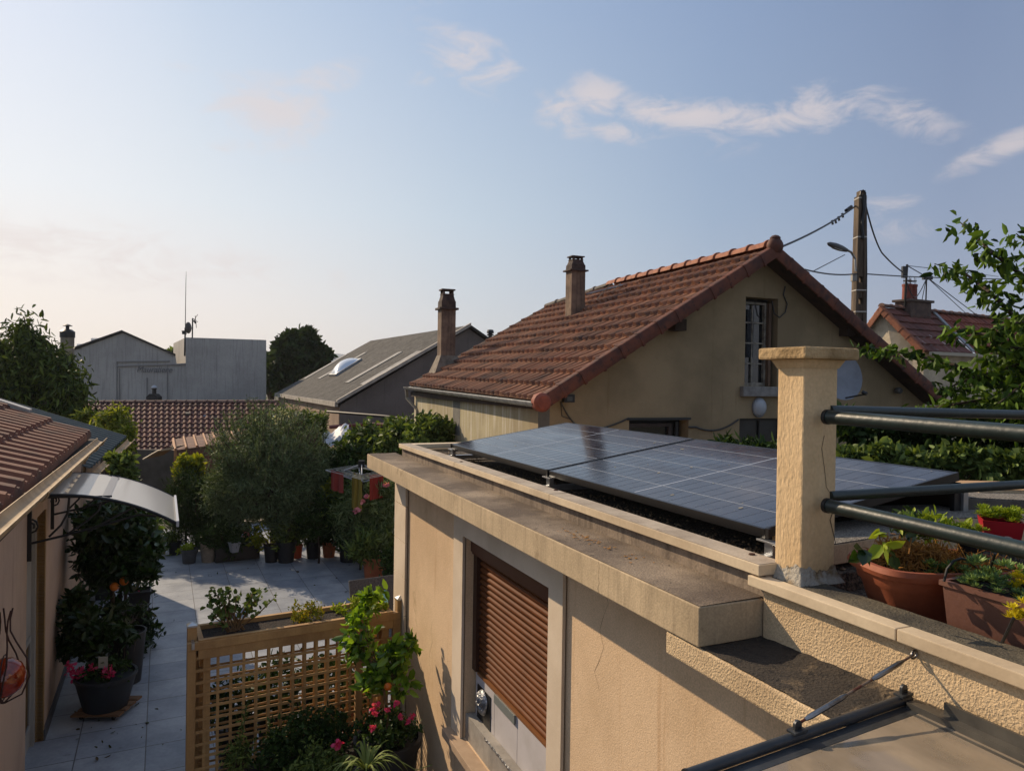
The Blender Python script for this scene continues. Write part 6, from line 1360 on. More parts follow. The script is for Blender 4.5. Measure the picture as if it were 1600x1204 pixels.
# ------------------------------------------------------------------ trellis with planter behind
TL = PY(292,1003,5.5); TRr = PY(632,954,6.36); TRr.z = TL.z
td = (TRr-TL); td.z = 0; TLn = td.length; td.normalize(); tn = V(td.y,-td.x,0)
m_pine = mat('pine_wood', '#B08C5A', '#8E6C44', 3, .75, .3, 60, bd=.002, stretch=(1,1,.25), spot='#5A3418', spots=4, spotlo=.72, fine=.08)
tre = thing('trellis', V(TL.x,TL.y,0), 'wooden lattice trellis screen with square openings joining the annex wall', 'trellis')
def tb(k, x0, x1, z0, z1, d0, d1): return k.obox(V(TL.x,TL.y,0)+td*x0+tn*d0+V(0,0,z0), td*(x1-x0), tn*(d1-d0), V(0,0,z1-z0))
TH = TL.z; sw = .062
xm = 1.33
for (x0, x1) in ((0,sw),(xm,xm+sw),(TLn-.12,TLn-.05)):
    k = MB(); tb(k, x0, x1, .02, TH-sw-.001, 0, .045); k.build('stile', m_pine, tre, bevel=.003)
k = MB(); tb(k, 0, TLn-.05, TH-sw, TH, 0, .047); k.build('top_rail', m_pine, tre, bevel=.003)
k = MB(); tb(k, sw, TLn-.12, .02, .09, .001, .044); k.build('bottom_rail', m_pine, tre, bevel=.003)
k = MB(); x = sw+.055
while x < TLn-.13:
    if not (xm-.03 < x < xm+sw): tb(k, x, x+.022, .09, TH-sw-.001, .020, .0259)
    x += .0965
z_ = .13
while z_ < TH-sw-.02:
    for (x0,x1) in ((sw,xm),(xm+sw,TLn-.12)): tb(k, x0+.001, x1-.001, z_, z_+.022, .026, .032)
    z_ += .0965
k.build('lattice', m_pine, tre)
for i, (px_, lab, X0) in enumerate(((.04,'left square trellis post with a silver cap',.04),(TLn-.04,'right square trellis post with a silver cap, beside the wall',TLn-.045))):
    p_ = V(TL.x,TL.y,0)+td*X0 + tn*(-.06 if i == 0 else -.0); t_ = thing('trellis_post', p_, lab, 'post', 'trellis posts')
    k = MB(); ztp = TH+.10; k.box(p_+V(0,0,ztp/2), (.068,.068,ztp), (td,tn,Z)); k.build('post', m_pine, t_, bevel=.003)
    k = MB(); h_ = .035
    for sx_, sy_ in ((-1,-1),(1,-1),(1,1),(-1,1)): k.v.append(tuple(p_+td*sx_*.037+tn*sy_*.037+V(0,0,ztp+.001)))
    for sx_, sy_ in ((-1,-1),(1,-1),(1,1),(-1,1)): k.v.append(tuple(p_+td*sx_*.037+tn*sy_*.037+V(0,0,ztp+.014)))
    k.v.append(tuple(p_+V(0,0,ztp+h_))); k.f += [(0,1,5,4),(1,2,6,5),(2,3,7,6),(3,0,4,7),(4,5,8),(5,6,8),(6,7,8),(7,4,8),(3,2,1,0)]
    k.build('cap', m_alu, t_)
    if i == 0: k = MB(); k.box(p_+tn*.075+V(0,0,TH-.02), (.02,.09,.05), (td,tn,Z)); k.build('hinge', m_alu, t_)
# second lattice screen close behind
t_ = thing('trellis', V(TL.x,TL.y,0)-tn*.14, 'rear lattice screen standing just behind the front trellis, its top rail slightly lower', 'trellis')
k = MB(); tb(k, .05, xm+.30, TH-.085, TH-.03, -.16, -.12); k.build('top_rail', m_pine, t_, bevel=.003)
for (x0, x1) in ((.05,.10),(xm+.25,xm+.30)):
    k = MB(); tb(k, x0, x1, .02, TH-.086, -.16, -.12); k.build('stile', m_pine, t_)
k = MB(); x = .14
while x < xm+.24: tb(k, x, x+.018, .05, TH-.086, -.140, -.1355); x += .0965
z_ = .09
while z_ < TH-.12: tb(k, .101, xm+.249, z_, z_+.018, -.147, -.1425); z_ += .0965
k.build('lattice', m_pine, t_)
pb_ = V(TL.x,TL.y,0)-tn*.36
t_ = thing('planter_box', pb_+td*.9, 'long wooden planter box on legs standing behind the trellis', 'planter')
def pbx(k, x0,x1,d0,d1,z0,z1): return k.obox(pb_+td*x0+tn*d0+V(0,0,z0), td*(x1-x0), tn*(d1-d0), V(0,0,z1-z0))
k = MB(); pbx(k, .08,1.66,.36,.40,1.20,1.345); pbx(k, .08,1.66,.0,.04,1.20,1.345); pbx(k,.08,.12,.041,.359,1.20,1.345); pbx(k,1.62,1.66,.041,.359,1.20,1.345); pbx(k,.121,1.619,.041,.359,1.21,1.22); k.build('box', m_pine, t_)
k = MB(); pbx(k,.122,1.618,.042,.358,1.2205,1.31); k.build('soil', m_soil, t_)
for (x_, d_) in ((.12,.02),(1.58,.02),(.12,.34),(1.58,.34)):
    k = MB(); pbx(k, x_, x_+.05, d_, d_+.04, 0, 1.199); k.build('leg', m_pine, t_)
for (x_, nm, lab, lm, r_, sz) in ((.38,'geranium','straggly geranium with bare stems and sunlit leaves in the planter box',lm_yel,.2,.05),(.95,'stonecrop','low golden stonecrop clump in the middle of the planter box',lm_gold,.16,.028),(1.42,'stonecrop','yellow-green stonecrop at the wall end of the planter box',lm_lime,.2,.035)):
    c_ = pb_+td*x_+tn*.2+V(0,0,1.30); t2 = thing(nm, c_, lab, 'plant')
    if nm == 'geranium':
        mb = MB(); P_ = []
        for j in range(17):
            e_ = c_+td*rnd.uniform(-.22,.34)+tn*rnd.uniform(-.12,.12)+V(0,0,rnd.uniform(.12,.34)); b0 = c_+td*rnd.uniform(-.08,.08)
            mb.tube([b0, b0.lerp(e_,.5)+td*rnd.uniform(-.03,.03), e_], [.007,.006,.004], 5)
            for f in (.6,.8,1.0): P_ += [tuple(b0.lerp(e_,f)+V(rnd.gauss(0,.018),rnd.gauss(0,.018),rnd.gauss(0,.014))) for _ in range(5)]
        mb.build('stem', mat('stem_brown','#7A5E3E','#5E4A30',9,.9), t2); leafmesh('foliage', np.array(P_), lm_mid, t2, .045, .9, .1, .3)
    else:
        leafmesh('foliage', clump(c_+V(0,0,.07), (.14 if x_<1 else .24,.12,.08), 24, 26, .05, .1)[0], lm, t2, sz, .5, 0, .8)
for j,(x_, z_, col) in enumerate(((.25,1.02,'#B8BCC0'),(.55,.95,'#A8ACB4'),(.85,1.04,'#B4B0AA'),(1.12,1.02,'#B0B4BC'))):
    c_ = pb_+td*x_-tn*.04+V(0,0,z_)
for (x_, d_, h_, r_, m__, lab, lmx) in ((.45,.62,.34,.17,m_potb,'black pot with low dark foliage behind the left half of the trellis',lm_dark),(.82,.68,.40,.19,m_potb,'larger black pot behind the middle of the trellis',lm_dark),(1.22,.66,.36,.17,m_potg,'grey pot behind the trellis near the wall',lm_dark),(1.52,.60,.30,.14,m_terra,'terracotta pot behind the trellis beside the wall',lm_mid)):
    c_ = V(TL.x,TL.y,0)+td*x_-tn*d_; t2 = thing('potted_plant', c_, lab, 'potted plant', 'pots behind the trellis'); lathe_pot(t2, c_, r_, h_, m__)
    leafmesh('foliage', clump(c_+V(0,0,h_+.16), (r_*1.3,r_*1.3,.24), 26, 26, .12, .2)[0], lmx, t2, .075, .4, 0, .4)
# ------------------------------------------------------------------ bed in front of the trellis
rb_ = V(TL.x,TL.y,0)+tn*.10
bed = thing('raised_bed', rb_, 'dark raised bed in front of the trellis, mostly hidden by plants', 'raised bed')
k = MB(); k.obox(rb_+td*.25, td*1.15, tn*.85, V(0,0,.32)); k.build('bed_frame', mat('bed_dark','#2A2624','#1C1917',4,.95), bed)
k = MB(); k.obox(rb_+td*.28+tn*.03+V(0,0,.321), td*1.09, tn*.79, V(0,0,.01)); k.build('soil', m_soil, bed)
def bush(px, py, rx, rz, Y, lm, n, size, asp, label, name='bush', base=.33, **kw):
    b = PY(px, py, Y); b.z = base
    return tree(name, label, 'shrub', b, [(px,py,rx,rz,Y),(px-rx*.4,py+rz*.4,rx*.6,rz*.6,Y),(px+rx*.4,py+rz*.3,rx*.6,rz*.6,Y)], lm, n, size, asp, ncl=46, trunk=.02, **kw)
bush(452,1160,44,44,5.45,lm_dark,2600,.042,.45,'dark small leaved bush at the left of the raised bed')
bush(512,1140,38,32,5.55,lm_dark,2200,.042,.45,'fine leaved dark green bush at the middle of the raised bed')
bush(500,1195,50,26,5.15,lm_mid,2000,.04,.45,'low green plant mound at the bottom centre of the frame', name='low_plant')
bush(372,1180,22,22,5.35,lm_mid,500,.05,.25,'feathery low plant at the foot of the tall stem', name='low_plant')
t_ = thing('tall_weed', PY(382,1200,5.2), 'tall single leafy stem climbing in front of the lattice', 'plant')
s0_, s1_ = PY(360,1215,5.25), PY(386,1100,5.25); k = MB(); k.tube([s0_, s0_.lerp(s1_,.5)+V(.02,0,0), s1_], [.006,.005,.003], 5); k.build('stem', mat('stem_green','#3E4E22',None,rough=.8), t_)
leafmesh('foliage', np.array([tuple(s0_.lerp(s1_, f)+V(rnd.gauss(0,.012),rnd.gauss(0,.012),0)) for f in np.linspace(.1,1,80)]), lm_mid, t_, .05, .25, .2, .3)
leafmesh('flower', ell(PY(527,1163,5.05), (.022,.02,.02), 26), lm_pink, t_, .03, .9) if False else None
tg = thing('pink_flower', PY(527,1163,5.05), 'single small pink blossom standing out from the dark bed', 'flower'); leafmesh('petals', ell(PY(527,1163,5.05), (.024,.02,.022), 30), lm_pink, tg, .03, .9)
k = MB(); k.tube([PY(527,1165,5.05), PY(530,1200,5.1)], .003, 4); k.build('stem', mat('stem_green','#3E4E22'), tg)
# climbing citrus in a pot
Yc = 5.35
pcx = PY(606,1150,Yc); pr = S_(50,Yc)
tp_ = thing('flower_pot', V(pcx.x,pcx.y,pcx.z-.42), 'large black pot of pink periwinkles below the citrus by the annex wall', 'flower pot')
k = MB(); k.lathe([(pr*.78,-.46),(pr*.98,-.06),(pr*1.05,-.06),(pr*1.07,0),(pr*.96,0),(pr*.94,-.05),(.0001,-.05)], pcx, 28); k.build('pot', m_potb, tp_, smooth=True)
k = MB(); k.box(V(pcx.x,pcx.y,(pcx.z-.461)/2), (.4,.4,pcx.z-.462)); tag(k.build('pot_stand', mat('bed_dark','#2A2624')), 'dark block stand under the periwinkle pot', 'stand')
leafmesh('foliage', clump(pcx+V(0,0,.08), (.22,.2,.08), 30, 26, .08, .1)[0], lm_dark, tp_, .045, .5, 0, .4)
for (px, py) in ((583,1106),(587,1114),(606,1107),(620,1098),(625,1120),(638,1125),(644,1118),(582,1136),(590,1100)):
    leafmesh('flower', ell(PY(px,py,Yc-.16), (.018,.016,.015), 16), lm_pink, tp_, .024, .9)
k = MB(); 
th_ = tree('young_orange_tree', 'bright green young orange tree reaching over the trellis by the wall', 'tree', pcx+V(.0,0,-.04),
   [(600,1040,34,34,Yc+.15),(565,985,26,26,Yc+.25),(572,945,14,22,Yc+.3),(590,925,13,8,Yc+.35),(556,1020,22,20,Yc+.2),(625,1020,26,20,Yc+.1),(648,1000,12,14,Yc+.1),(627,1070,18,18,Yc+.05),(585,1060,26,16,Yc+.1),(540,1000,8,8,Yc+.25)], leafmat('leaf_young_citrus','#2E4E12','#5A7E1E','#86A838',trans=.45,rough=.3,gloss=.5), 850, .085, .50, ncl=80, trunk=.016, nbr=26, up=.2, droop=.25, shell=.3, trunk_top=PY(600,1075,Yc+.1), bark=mat('stem_brown','#7A5E3E'))
oranges(th_, ((606,1072),), Yc-.02, .030)
# spider plant
t_ = thing('spider_plant', PY(575,1200,4.9), 'striped spider plant with long arching leaves at the bottom of the bed', 'plant')
c_ = PY(572,1203,4.95); k = MB()
for j in range(46):
    an = rnd.uniform(0,6.28); L_ = rnd.uniform(.16,.34); hh = rnd.uniform(.08,.17); w_ = rnd.uniform(.006,.010); d_ = V(math.cos(an),math.sin(an),0); s_ = V(-d_.y,d_.x,0)
    vs = []
    for i in range(9):
        f = i/8; p_ = c_ + d_*(L_*f) + V(0,0,hh*math.sin(f*2.5)-.05*f); ww_ = w_*(1-f**2)+.0008; vs += [p_-s_*ww_+V(0,0,.002), p_+s_*ww_+V(0,0,.002)]
    k.add(vs, [(2*i,2*i+1,2*i+3,2*i+2) for i in range(8)])
k.tube([c_, c_+V(.15,0,.12), c_+V(.35,-.02,.02), PY(675,1194,4.9)], .003, 4); k.build('foliage', lm_stripe, t_)
k = MB(); k.lathe([(.07,-.2),(.1,0),(.0001,-.01)], c_, 14); k.build('pot', m_potb, t_)
# ------------------------------------------------------------------ hedge and cherry tree on the right
b = PY(1360,760,6.6); b.z = 0
def hedge(name, label, lobes, lm, n, size, asp, ncl, **kw):
    b = PY(lobes[0][0], 800, lobes[0][4]); b.z = 0; return tree(name, label, 'hedge', b, lobes, lm, n, size, asp, ncl=ncl, trunk=.04, nbr=10, **kw)
hedge('hedge', 'dark leaves hanging behind the near solar panel left of the pillar', [(1150+i*35, 708-abs(i-2)*3+i*4, 26, 18, 6.9-i*.12) for i in range(4)], lm_dark, 1700, .11, .3, 40, droop=.6)
hedge('hedge', 'sunlit broad leaved hedge along the rear edge of the flat roof', [(1330+i*38, 722-3*(i%3)+i*1.2, 26, 20, 6.0-i*.09) for i in range(9)], lm_mid, 4200, .085, .5, 120, droop=.2, up=.3)
hedge('tall_hedge', 'deep shaded hedge behind the railing below the cherry branches', [(1330+i*42, 680+(i%2)*5, 34, 34, 7.4-i*.1) for i in range(8)] + [(1330+i*42, 740, 34, 34, 7.2-i*.1) for i in range(8)], lm_dark, 9000, .11, .4, 160, droop=.3)
bt_ = PY(1790, 700, 6.3); bt_.z = 0
ch = thing('cherry_tree', bt_, 'cherry tree with long drooping leafy branches reaching in from the right', 'tree')
pol = [([(1760,560),(1680,480),(1600,432),(1550,395),(1498,345)], 6.0, 26, 1.0), ([(1760,600),(1660,545),(1590,500),(1545,455),(1505,425),(1460,412)], 6.1, 30, 1.1),
       ([(1760,640),(1650,600),(1560,595),(1490,570),(1420,553),(1350,540)], 6.3, 26, 1.0), ([(1750,620),(1660,575),(1600,548),(1540,522),(1475,516)], 6.0, 24, .9),
       ([(1750,650),(1640,625),(1560,620),(1490,632),(1400,645)], 6.5, 24, 1.0), ([(1750,520),(1660,430),(1588,365)], 5.9, 18, .8), ([(1750,610),(1660,580),(1590,570),(1520,590),(1470,610)], 6.2, 24, 1.0),
       ([(1750,580),(1680,520),(1640,500),(1575,505),(1545,545)], 5.9, 26, 1.1), ([(1750,640),(1690,600),(1610,590),(1560,630)], 5.9, 30, 1.2), ([(1750,600),(1700,540),(1620,520),(1570,560)], 6.2, 30, 1.2)]
k = MB(); P_ = []
trk = PY(1770, 620, 6.3); k.tube([bt_, trk], [.14,.09], 8)
for (pl, Y, w_, dn_) in pol:
    pts = [trk] + [PY(x, y, Y + .25*math.sin(i*1.7)) for i, (x, y) in enumerate(pl)]
    k.tube(pts, list(np.linspace(.04,.004,len(pts))), 6)
    for i in range(1, len(pts)-1):
        a_, b_ = pts[i], pts[i+1]; n_ = int((b_-a_).length/.0066*dn_)
        for j in range(n_):
            f = rnd.random(); p_ = a_.lerp(b_, f); side = rnd.gauss(0, S_(w_,Y)*.27)
            P_.append((p_.x+rnd.gauss(0,.03), p_.y+rnd.gauss(0,.10), p_.z+.02-abs(side)*.75+rnd.gauss(0,.025)))
k.build('trunk', m_bark, ch, smooth=True)
P_ = np.array(P_); leafmesh('crown', P_, lm_cherry, ch, .095, .42, 1.0, .0, fold=.35)
p_, _ = clump(PY(1620,600,6.3), (S_(80,6.3), .7, S_(60,6.3)), 44, 26, .2, .2); leafmesh('inner_leaves', p_, lm_cherry, ch, .095, .42, .9, 0)
# ------------------------------------------------------------------ right foreground: roof kerbs and planters
def kerb(px0, py0, px1, py1, z, w_, h_, label, mtop=m_grit, mside=None):
    a_, b_ = PZ(px0, py0, CAMZ+z), PZ(px1, py1, CAMZ+z); d_ = (b_-a_); s_ = V(-d_.y,d_.x,0).normalized()*w_
    t_ = thing('roof_kerb', a_, label, 'roof kerb', 'stepped kerbs on the flat roof'); k = MB(); k.obox(a_+V(0,0,-h_-.002), d_, s_, V(0,0,h_)); k.build('body', mside or m_ledge, t_, bevel=.003)
    k = MB(); k.obox(a_+V(0,0,-.001)+d_*.004+s_*.01, d_*.992, s_*.98, V(0,0,.004)); k.build('felt_top', mtop, t_); return t_
kerb(1300,851,1470,825,-.56,.26,.07,'near grit topped kerb just right of the pillar')
kerb(1420,812,1660,806,-.52,.30,.12,'middle grit topped kerb behind the terracotta planter')
kerb(1495,777,1680,786,-.47,.35,.13,'far grit topped kerb behind the red pot', mside=mat('kerb_grey','#6E675C','#57514A',6,.95,.4,60))
kerb(1530,765,1720,769,-.455,.30,.02,'pale board lying behind the far kerb', mtop=mat('pale_board','#B08E66','#9A7A56',4,.8,stretch=(.4,3,3)))
# terracotta planter
Ct = V(1.30, 2.17, CAMZ-.53); zb_ = CAMZ-.715; ht = Ct.z-zb_
axp_ = 0
tp_ = thing('terracotta_planter', V(Ct.x,Ct.y,zb_), 'oval terracotta planter with dry straw and a few green leaves on the roof', 'planter', 'planters on the flat roof')
axp = (V(.99,.10,0).normalized(), V(-.10,.99,0).normalized(), Z); RX, RY = .228, .155
def sq(an, e=.55):
    c_, s_ = math.cos(an), math.sin(an); return (abs(c_)**e*(1 if c_>0 else -1), abs(s_)**e*(1 if s_>0 else -1))
prof = [(.70,0),(.86,ht*.62),(.90,ht*.66),(.93,ht*.82),(1.0,ht*.84),(1.03,ht*.92),(1.0,ht),(.93,ht),(.90,ht*.9),(.90,ht*.80)]
k = MB(); ng = 48
for (r_, z_) in prof:
    for i in range(ng): x_, y_ = sq(i/ng*6.28318); k.v.append(tuple(V(Ct.x,Ct.y,zb_)+axp[0]*(x_*r_*RX)+axp[1]*(y_*r_*RY)+V(0,0,z_)))
k.f = [(j*ng+i, j*ng+(i+1)%ng, (j+1)*ng+(i+1)%ng, (j+1)*ng+i) for j in range(len(prof)-1) for i in range(ng)]
k.build('pot', mat('terracotta_bright','#8E4A2C','#783A20',4,.7,.08,60,fine=.05), tp_, smooth=True)
k = MB(); k.grid(lambda a,b: V(Ct.x,Ct.y,Ct.z-.022)+axp[0]*(sq(a*6.283)[0]*b*.9*RX)+axp[1]*(sq(a*6.283)[1]*b*.9*RY)+V(0,0,.006*math.sin(a*40+b*20)), 40, 8); k.build('soil', m_soil, tp_)
def scat(n, f=.85): 
    a = nrg.uniform(0,6.283,n); r = np.sqrt(nrg.uniform(0,1,n))*f; return np.array([tuple(V(Ct.x,Ct.y,Ct.z)+axp[0]*(math.cos(t)*q_*RX)+axp[1]*(math.sin(t)*q_*RY)) for t, q_ in zip(a, r)])
sp = scat(1300); sp[:,2] += -.018+np.abs(nrg.normal(0,.010,1300)); leafmesh('straw', sp, lm_straw, tp_, .035, .10, .2, .1)
hp, _ = clump(Ct+axp[0]*-.06+axp[1]*.02+V(0,0,.014), (.11,.06,.018), 34, 60, .03); leafmesh('straw', hp, lm_straw, tp_, .03, .12, .1, .1)
sp = scat(260); sp[:,2] -= .016; leafmesh('soil_crumbs', sp, leafmat('crumb','#2A1E16','#4A3626',trans=0), tp_, .012, .8)
def bigleaf(par, pts, m, sz, name='leaf'):
    for (px, py, Y, rot) in pts:
        c_ = PY(px, py, Y); leafmesh(name, np.array([tuple(c_)]*3)+nrg.normal(0,.006,(3,3)), m, par, sz, .75, .3, .1)
bigleaf(tp_, [(1372,830,2.0,0),(1390,852,1.98,0),(1380,846,1.98,0)], lm_lime, .042); bigleaf(tp_, [(1345,868,1.95,0),(1352,862,1.95,0),(1395,866,1.98,0),(1415,838,2.05,0)], lm_citrusd, .042)
k = MB()
for (x0,y0,x1,y1,Y0_,Y1_) in ((1358,880,1346,866,1.97,1.95),(1380,872,1373,832,2.0,2.0),(1420,865,1424,838,2.02,2.05),(1395,872,1391,852,2,1.98)): k.tube([PY(x0,y0,Y0_), PY(x1,y1,Y1_)], .0022, 5)
for j in range(16):
    a_ = Ct+axp[0]*rnd.uniform(-.02,.17)+axp[1]*rnd.uniform(-.07,.07); k.tube([a_, a_+V(rnd.uniform(-.05,.05),rnd.uniform(-.03,.03),rnd.uniform(.03,.07)), a_+V(rnd.uniform(-.12,.12),rnd.uniform(-.05,.05),rnd.uniform(-.03,.03))], .0011, 4)
k.build('dry_stems', lm_straw, tp_)['kind'] = 'stuff'
vp = thing('trailing_plant', PY(1455,826,2.3), 'light green trailing plant on the kerb behind the terracotta planter', 'plant')
p_, _ = clump(PY(1460,826,2.3), (.12,.05,.03), 16, 26, .035, .1); leafmesh('foliage', p_, lm_lime, vp, .028, .4, 0, .6)
p_, _ = clump(PY(1425,818,2.35), (.07,.04,.025), 8, 12, .03, .1); leafmesh('foliage', p_, lm_mid, vp, .04, .4, 0, .4)
# brown trough with succulents
a_ = PZ(1453,934,CAMZ-.53); a_ = PY(1453,932,1.98); a_.z = CAMZ-.535
tr0 = V(a_.x,a_.y,0)-u*.035; tq = thing('trough_planter', V(a_.x,a_.y,CAMZ-.715), 'long brown plastic trough of blue-green succulents and yellow flowers behind the coping', 'planter', 'planters on the flat roof')
hh = .18; ud = -u
k = MB()
def trb(k, l0,l1,p0,p1,z0,z1): return k.obox(tr0+ud*l0+q*p0+V(0,0,CAMZ-.715+z0), ud*(l1-l0), q*(p1-p0), V(0,0,z1-z0))
k.add([tr0+ud*(.015)+q*.015+V(0,0,CAMZ-.715), tr0+ud*.60+q*.015+V(0,0,CAMZ-.715), tr0+ud*.60+q*.15+V(0,0,CAMZ-.715), tr0+ud*.015+q*.15+V(0,0,CAMZ-.715),
       tr0+V(0,0,a_.z), tr0+ud*.62+V(0,0,a_.z), tr0+ud*.62+q*.17+V(0,0,a_.z), tr0+q*.17+V(0,0,a_.z)], [(3,2,1,0),(0,1,5,4),(1,2,6,5),(2,3,7,6),(3,0,4,7)])
trb(k,-.006,.626,-.006,.008,hh-.008,hh+.006); trb(k,-.006,.626,.162,.176,hh-.008,hh+.006); trb(k,-.006,.008,.0081,.1619,hh-.008,hh+.006); trb(k,.612,.626,.0081,.1619,hh-.008,hh+.006)
k.build('pot', mat('trough_brown','#6A4436','#573629',4,.6,.1,50,streak='#8A6A58',streaklo=.6), tq)
k = MB(); trb(k, .009,.611,.009,.161,hh-.03,hh-.012); k.build('soil', m_soil, tq)
def rosette(mb_pts, c, r, n):
    for j in range(n):
        an = j*2.4; f = (j+1)/n; mb_pts.append((c, V(math.cos(an)*f, math.sin(an)*f, 1.1-f)*1.0, r*(.4+.6*f)))
def rosettes(name, centers, r, lm, par):
    vs = []; fs = []; mb = MB()
    for c_, rr in centers:
        n_ = 16
        for j in range(n_):
            an = j*2.39996+rnd.random(); f = ((j+1)/n_)**.8; d_ = V(math.cos(an)*f, math.sin(an)*f, 1.15-f).normalized(); s_ = d_.orthogonal() if False else V(-math.sin(an), math.cos(an), 0); L_ = rr*(.45+.6*f); w_ = L_*.20; nn_ = d_.cross(s_)
            b_ = c_ + V(0,0,-rr*.1)
            mb.add([b_, b_+d_*L_*.6+s_*w_, b_+d_*L_+V(0,0,L_*.12), b_+d_*L_*.6-s_*w_, b_+d_*L_*.55-nn_*w_*.5], [(0,1,4),(1,2,4),(2,3,4),(3,0,4)])
    return mb.build(name, lm, par)
cs = []
for j in range(210):
    cs.append((tr0+ud*rnd.uniform(.0,.61)+q*rnd.uniform(-.004,.18)+V(0,0,a_.z+.004+abs(rnd.gauss(.018,.026))), rnd.uniform(.018,.034)))
rosettes('succulent', cs, .03, lm_succ, tq)
cs = [(PY(1478+rnd.uniform(-26,30),886+rnd.uniform(-8,10),2.06+rnd.uniform(-.03,.05)), rnd.uniform(.015,.028)) for _ in range(26)]; rosettes('succulent', cs, .03, lm_mid, tq)
cs = [(PY(1590+rnd.gauss(0,8),958+rnd.gauss(0,7),1.72), rnd.uniform(.016,.026)) for _ in range(12)]; rosettes('flower', cs, .03, lm_yflower, tq)
cs = [(PY(1592+rnd.gauss(0,6),905+rnd.gauss(0,12),1.83), rnd.uniform(.012,.022)) for _ in range(14)]; rosettes('flower', cs, .03, lm_yflower, tq)
k = MB(); k.tube([PY(1475,908,1.93), PY(1480,888,1.93), PY(1490,876,1.93), PY(1502,872,1.93), PY(1515,876,1.95), PY(1525,886,1.98), PY(1529,900,2.0)], .0035, 8); tag(k.build('wire_handle', m_black, smooth=True), 'black wire hoop arching over the brown trough', 'wire handle', 'black wire supports round the planters')
k = MB(); k.tube([PY(1555,864,1.9), PY(1543,902,1.95)], .0035, 8); tag(k.build('wire_handle', m_black, smooth=True), 'straight black wire hanging from the lower rail behind the trough', 'wire handle', 'black wire supports round the planters')
k = MB(); k.tube([PY(1584,965,1.62), PY(1566,1003,1.66)], .0035, 8); tag(k.build('wire_handle', m_black, smooth=True), 'black wire bracket in front of the brown trough near its yellow flower', 'wire handle', 'black wire supports round the planters')
# red pot
Yr = 2.28; rc_ = PY(1565,812,Yr); rp = thing('red_pot', rc_-V(0,0,.13), 'small square red pot with lime succulents and a white oval emblem', 'pot')
w1, w2_, hR = .056, .042, .10; ax1 = V(.97,.24,0).normalized(); ax2 = V(-.24,.97,0).normalized(); c0 = rc_+ax2*.03
ax1 = V(.90,-.43,0).normalized(); ax2 = V(.43,.90,0).normalized(); c0 = rc_+ax2*.02
k = MB(); vs = []
for (w_, z_) in ((w2_,-hR),(w1,0),(w1-.004,0),(w1-.008,-.012)):
    for sx_, sy_ in ((-1,-1),(1,-1),(1,1),(-1,1)): vs.append(c0+ax1*sx_*w_+ax2*sy_*w_+V(0,0,z_))
k.add(vs, [(j*4+i, j*4+(i+1)%4, (j+1)*4+(i+1)%4, (j+1)*4+i) for j in range(3) for i in range(4)]+[(3,2,1,0),(12,13,14,15)]); k.build('pot', mat('red_plastic','#A30E1E','#8E0C1A',3,.45), rp)
def ovl(m, sx_, sz_, dz, off, name, ring=None):
    mb = MB(); f_ = 0
    n_ = (-ax2*1 + V(0,0,-(w1-w2_)/hR)).normalized(); up2 = n_.cross(ax1); up2 = up2 if up2.z>0 else -up2
    c_ = c0 - ax2*((w1+w2_)/2) + V(0,0,-hR/2) + n_*off + up2*dz + ax1*.012
    P = [c_+ax1*sx_*math.cos(i/20*6.283)+up2*sz_*math.sin(i/20*6.283) for i in range(20)]; mb.add(P, [tuple(range(20))]); return mb.build(name, m, rp)
ovl(mat('emblem_white','#C8B8AE',None,rough=.5), .017,.0125,-.008,.0006,'emblem'); ovl(mat('emblem_dark','#4A2A22',None,rough=.5), .0085,.0055,-.0075,.0010,'emblem_mark'); ovl(mat('emblem_white','#C8B8AE'), .0045,.0022,-.0060,.0014,'emblem_mark')
k = MB(); k.obox(c0-ax1*(w1-.009)-ax2*(w1-.009)+V(0,0,-.016), ax1*2*(w1-.009), ax2*2*(w1-.009), V(0,0,.004)); k.build('soil', m_soil, rp)
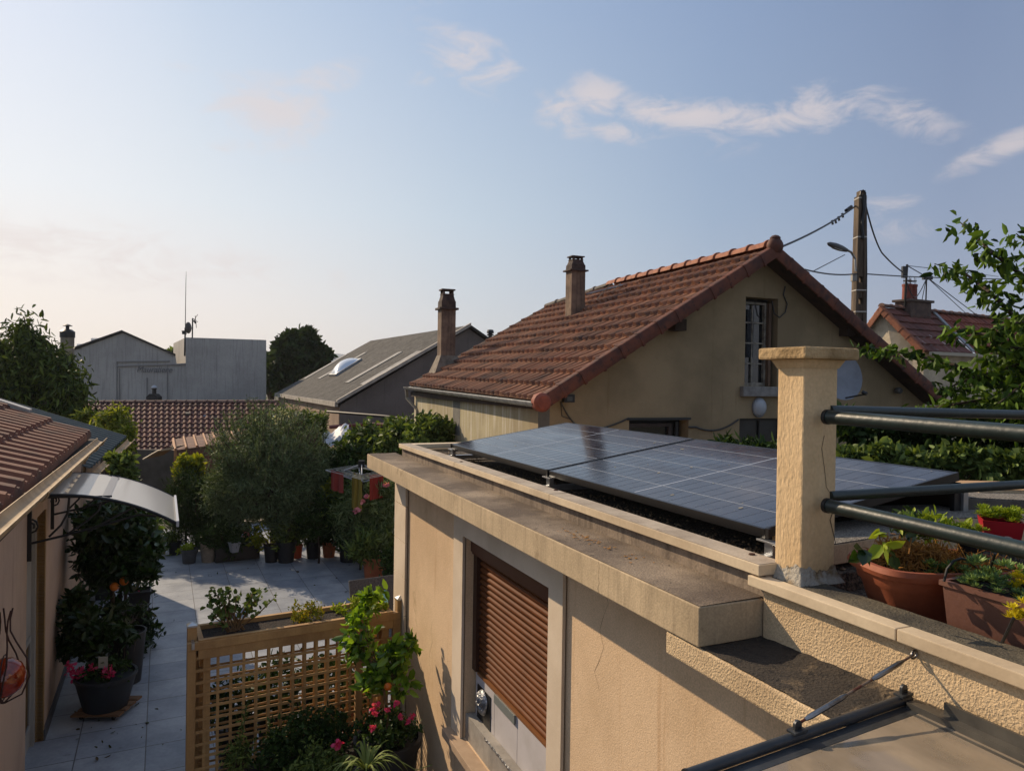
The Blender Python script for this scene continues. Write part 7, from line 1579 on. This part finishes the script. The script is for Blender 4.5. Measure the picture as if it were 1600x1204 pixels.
rosettes('succulent', [(c0+ax1*rnd.uniform(-.055,.055)+ax2*rnd.uniform(-.05,.05)+V(0,0,rnd.uniform(-.0,.035)), rnd.uniform(.016,.028)) for _ in range(60)], .02, lm_lime, rp)
t_ = thing('low_succulent', PY(1517,824,2.25), 'low pale green succulent just left of the red pot', 'plant'); rosettes('foliage', [(PY(1518+rnd.gauss(0,11),826+rnd.gauss(0,4),2.22), rnd.uniform(.012,.022)) for _ in range(18)], .02, lm_lime, t_)
k = MB(); k.lathe([(.03,-.07),(.045,-.012),(.0001,-.01)], PY(1518,832,2.25), 14); k.build('pot', m_potb, t_)
pl_ = PZ(1500,915,CAMZ-.60); k = MB(); k.obox(PY(1575,855,2.05), q*.3, -u*.12, V(0,0,.012)); tag(k.build('grey_plate', mat('plate_grey','#5A5E60',None,rough=.6)), 'grey plastic tray edge below the red pot', 'tray')

# fallen leaves and grit on the paving
fl_ = []
for k_ in range(420):
    px, py = rnd.uniform(120, 620), rnd.uniform(862, 1200)
    p_ = PZ(px, py, .004); 
    if rnd.random() < (.9 if py < 905 or px < 215 else .25): fl_.append((p_.x, p_.y, rnd.uniform(.004,.012)))
fr_o = thing('fallen_leaves', V(-4,9,0), 'dry leaves scattered over the grey patio tiles', 'leaves'); fr_o['kind'] = 'stuff'
fo_ = leafmesh('leaf_litter', np.array(fl_), leafmat('litter','#4A3A22','#7A6234','#3E4A22',trans=0), fr_o, .05, .45, 0, 0); fo_['kind'] = 'stuff'
# ------------------------------------------------------------------ air
hb = MB(); hb.obox(V(-2300,-400,-1.4), V(4200,0,0), V(0,2400,0), V(0,0,110)); hzo = hb.build('haze', bpy.data.materials.new('haze'))
hm_ = hzo.data.materials[0]; hm_.use_nodes = True; nt = hm_.node_tree; nt.nodes.clear(); o_ = nt.nodes.new('ShaderNodeOutputMaterial'); v_ = nt.nodes.new('ShaderNodeVolumePrincipled')
v_.inputs['Color'].default_value = (.80,.85,.92,1); v_.inputs['Density'].default_value = .0003; v_.inputs['Anisotropy'].default_value = .3; nt.links.new(v_.outputs[0], o_.inputs['Volume']); hm_.cycles.homogeneous_volume = True
tag(hzo, kind='stuff')
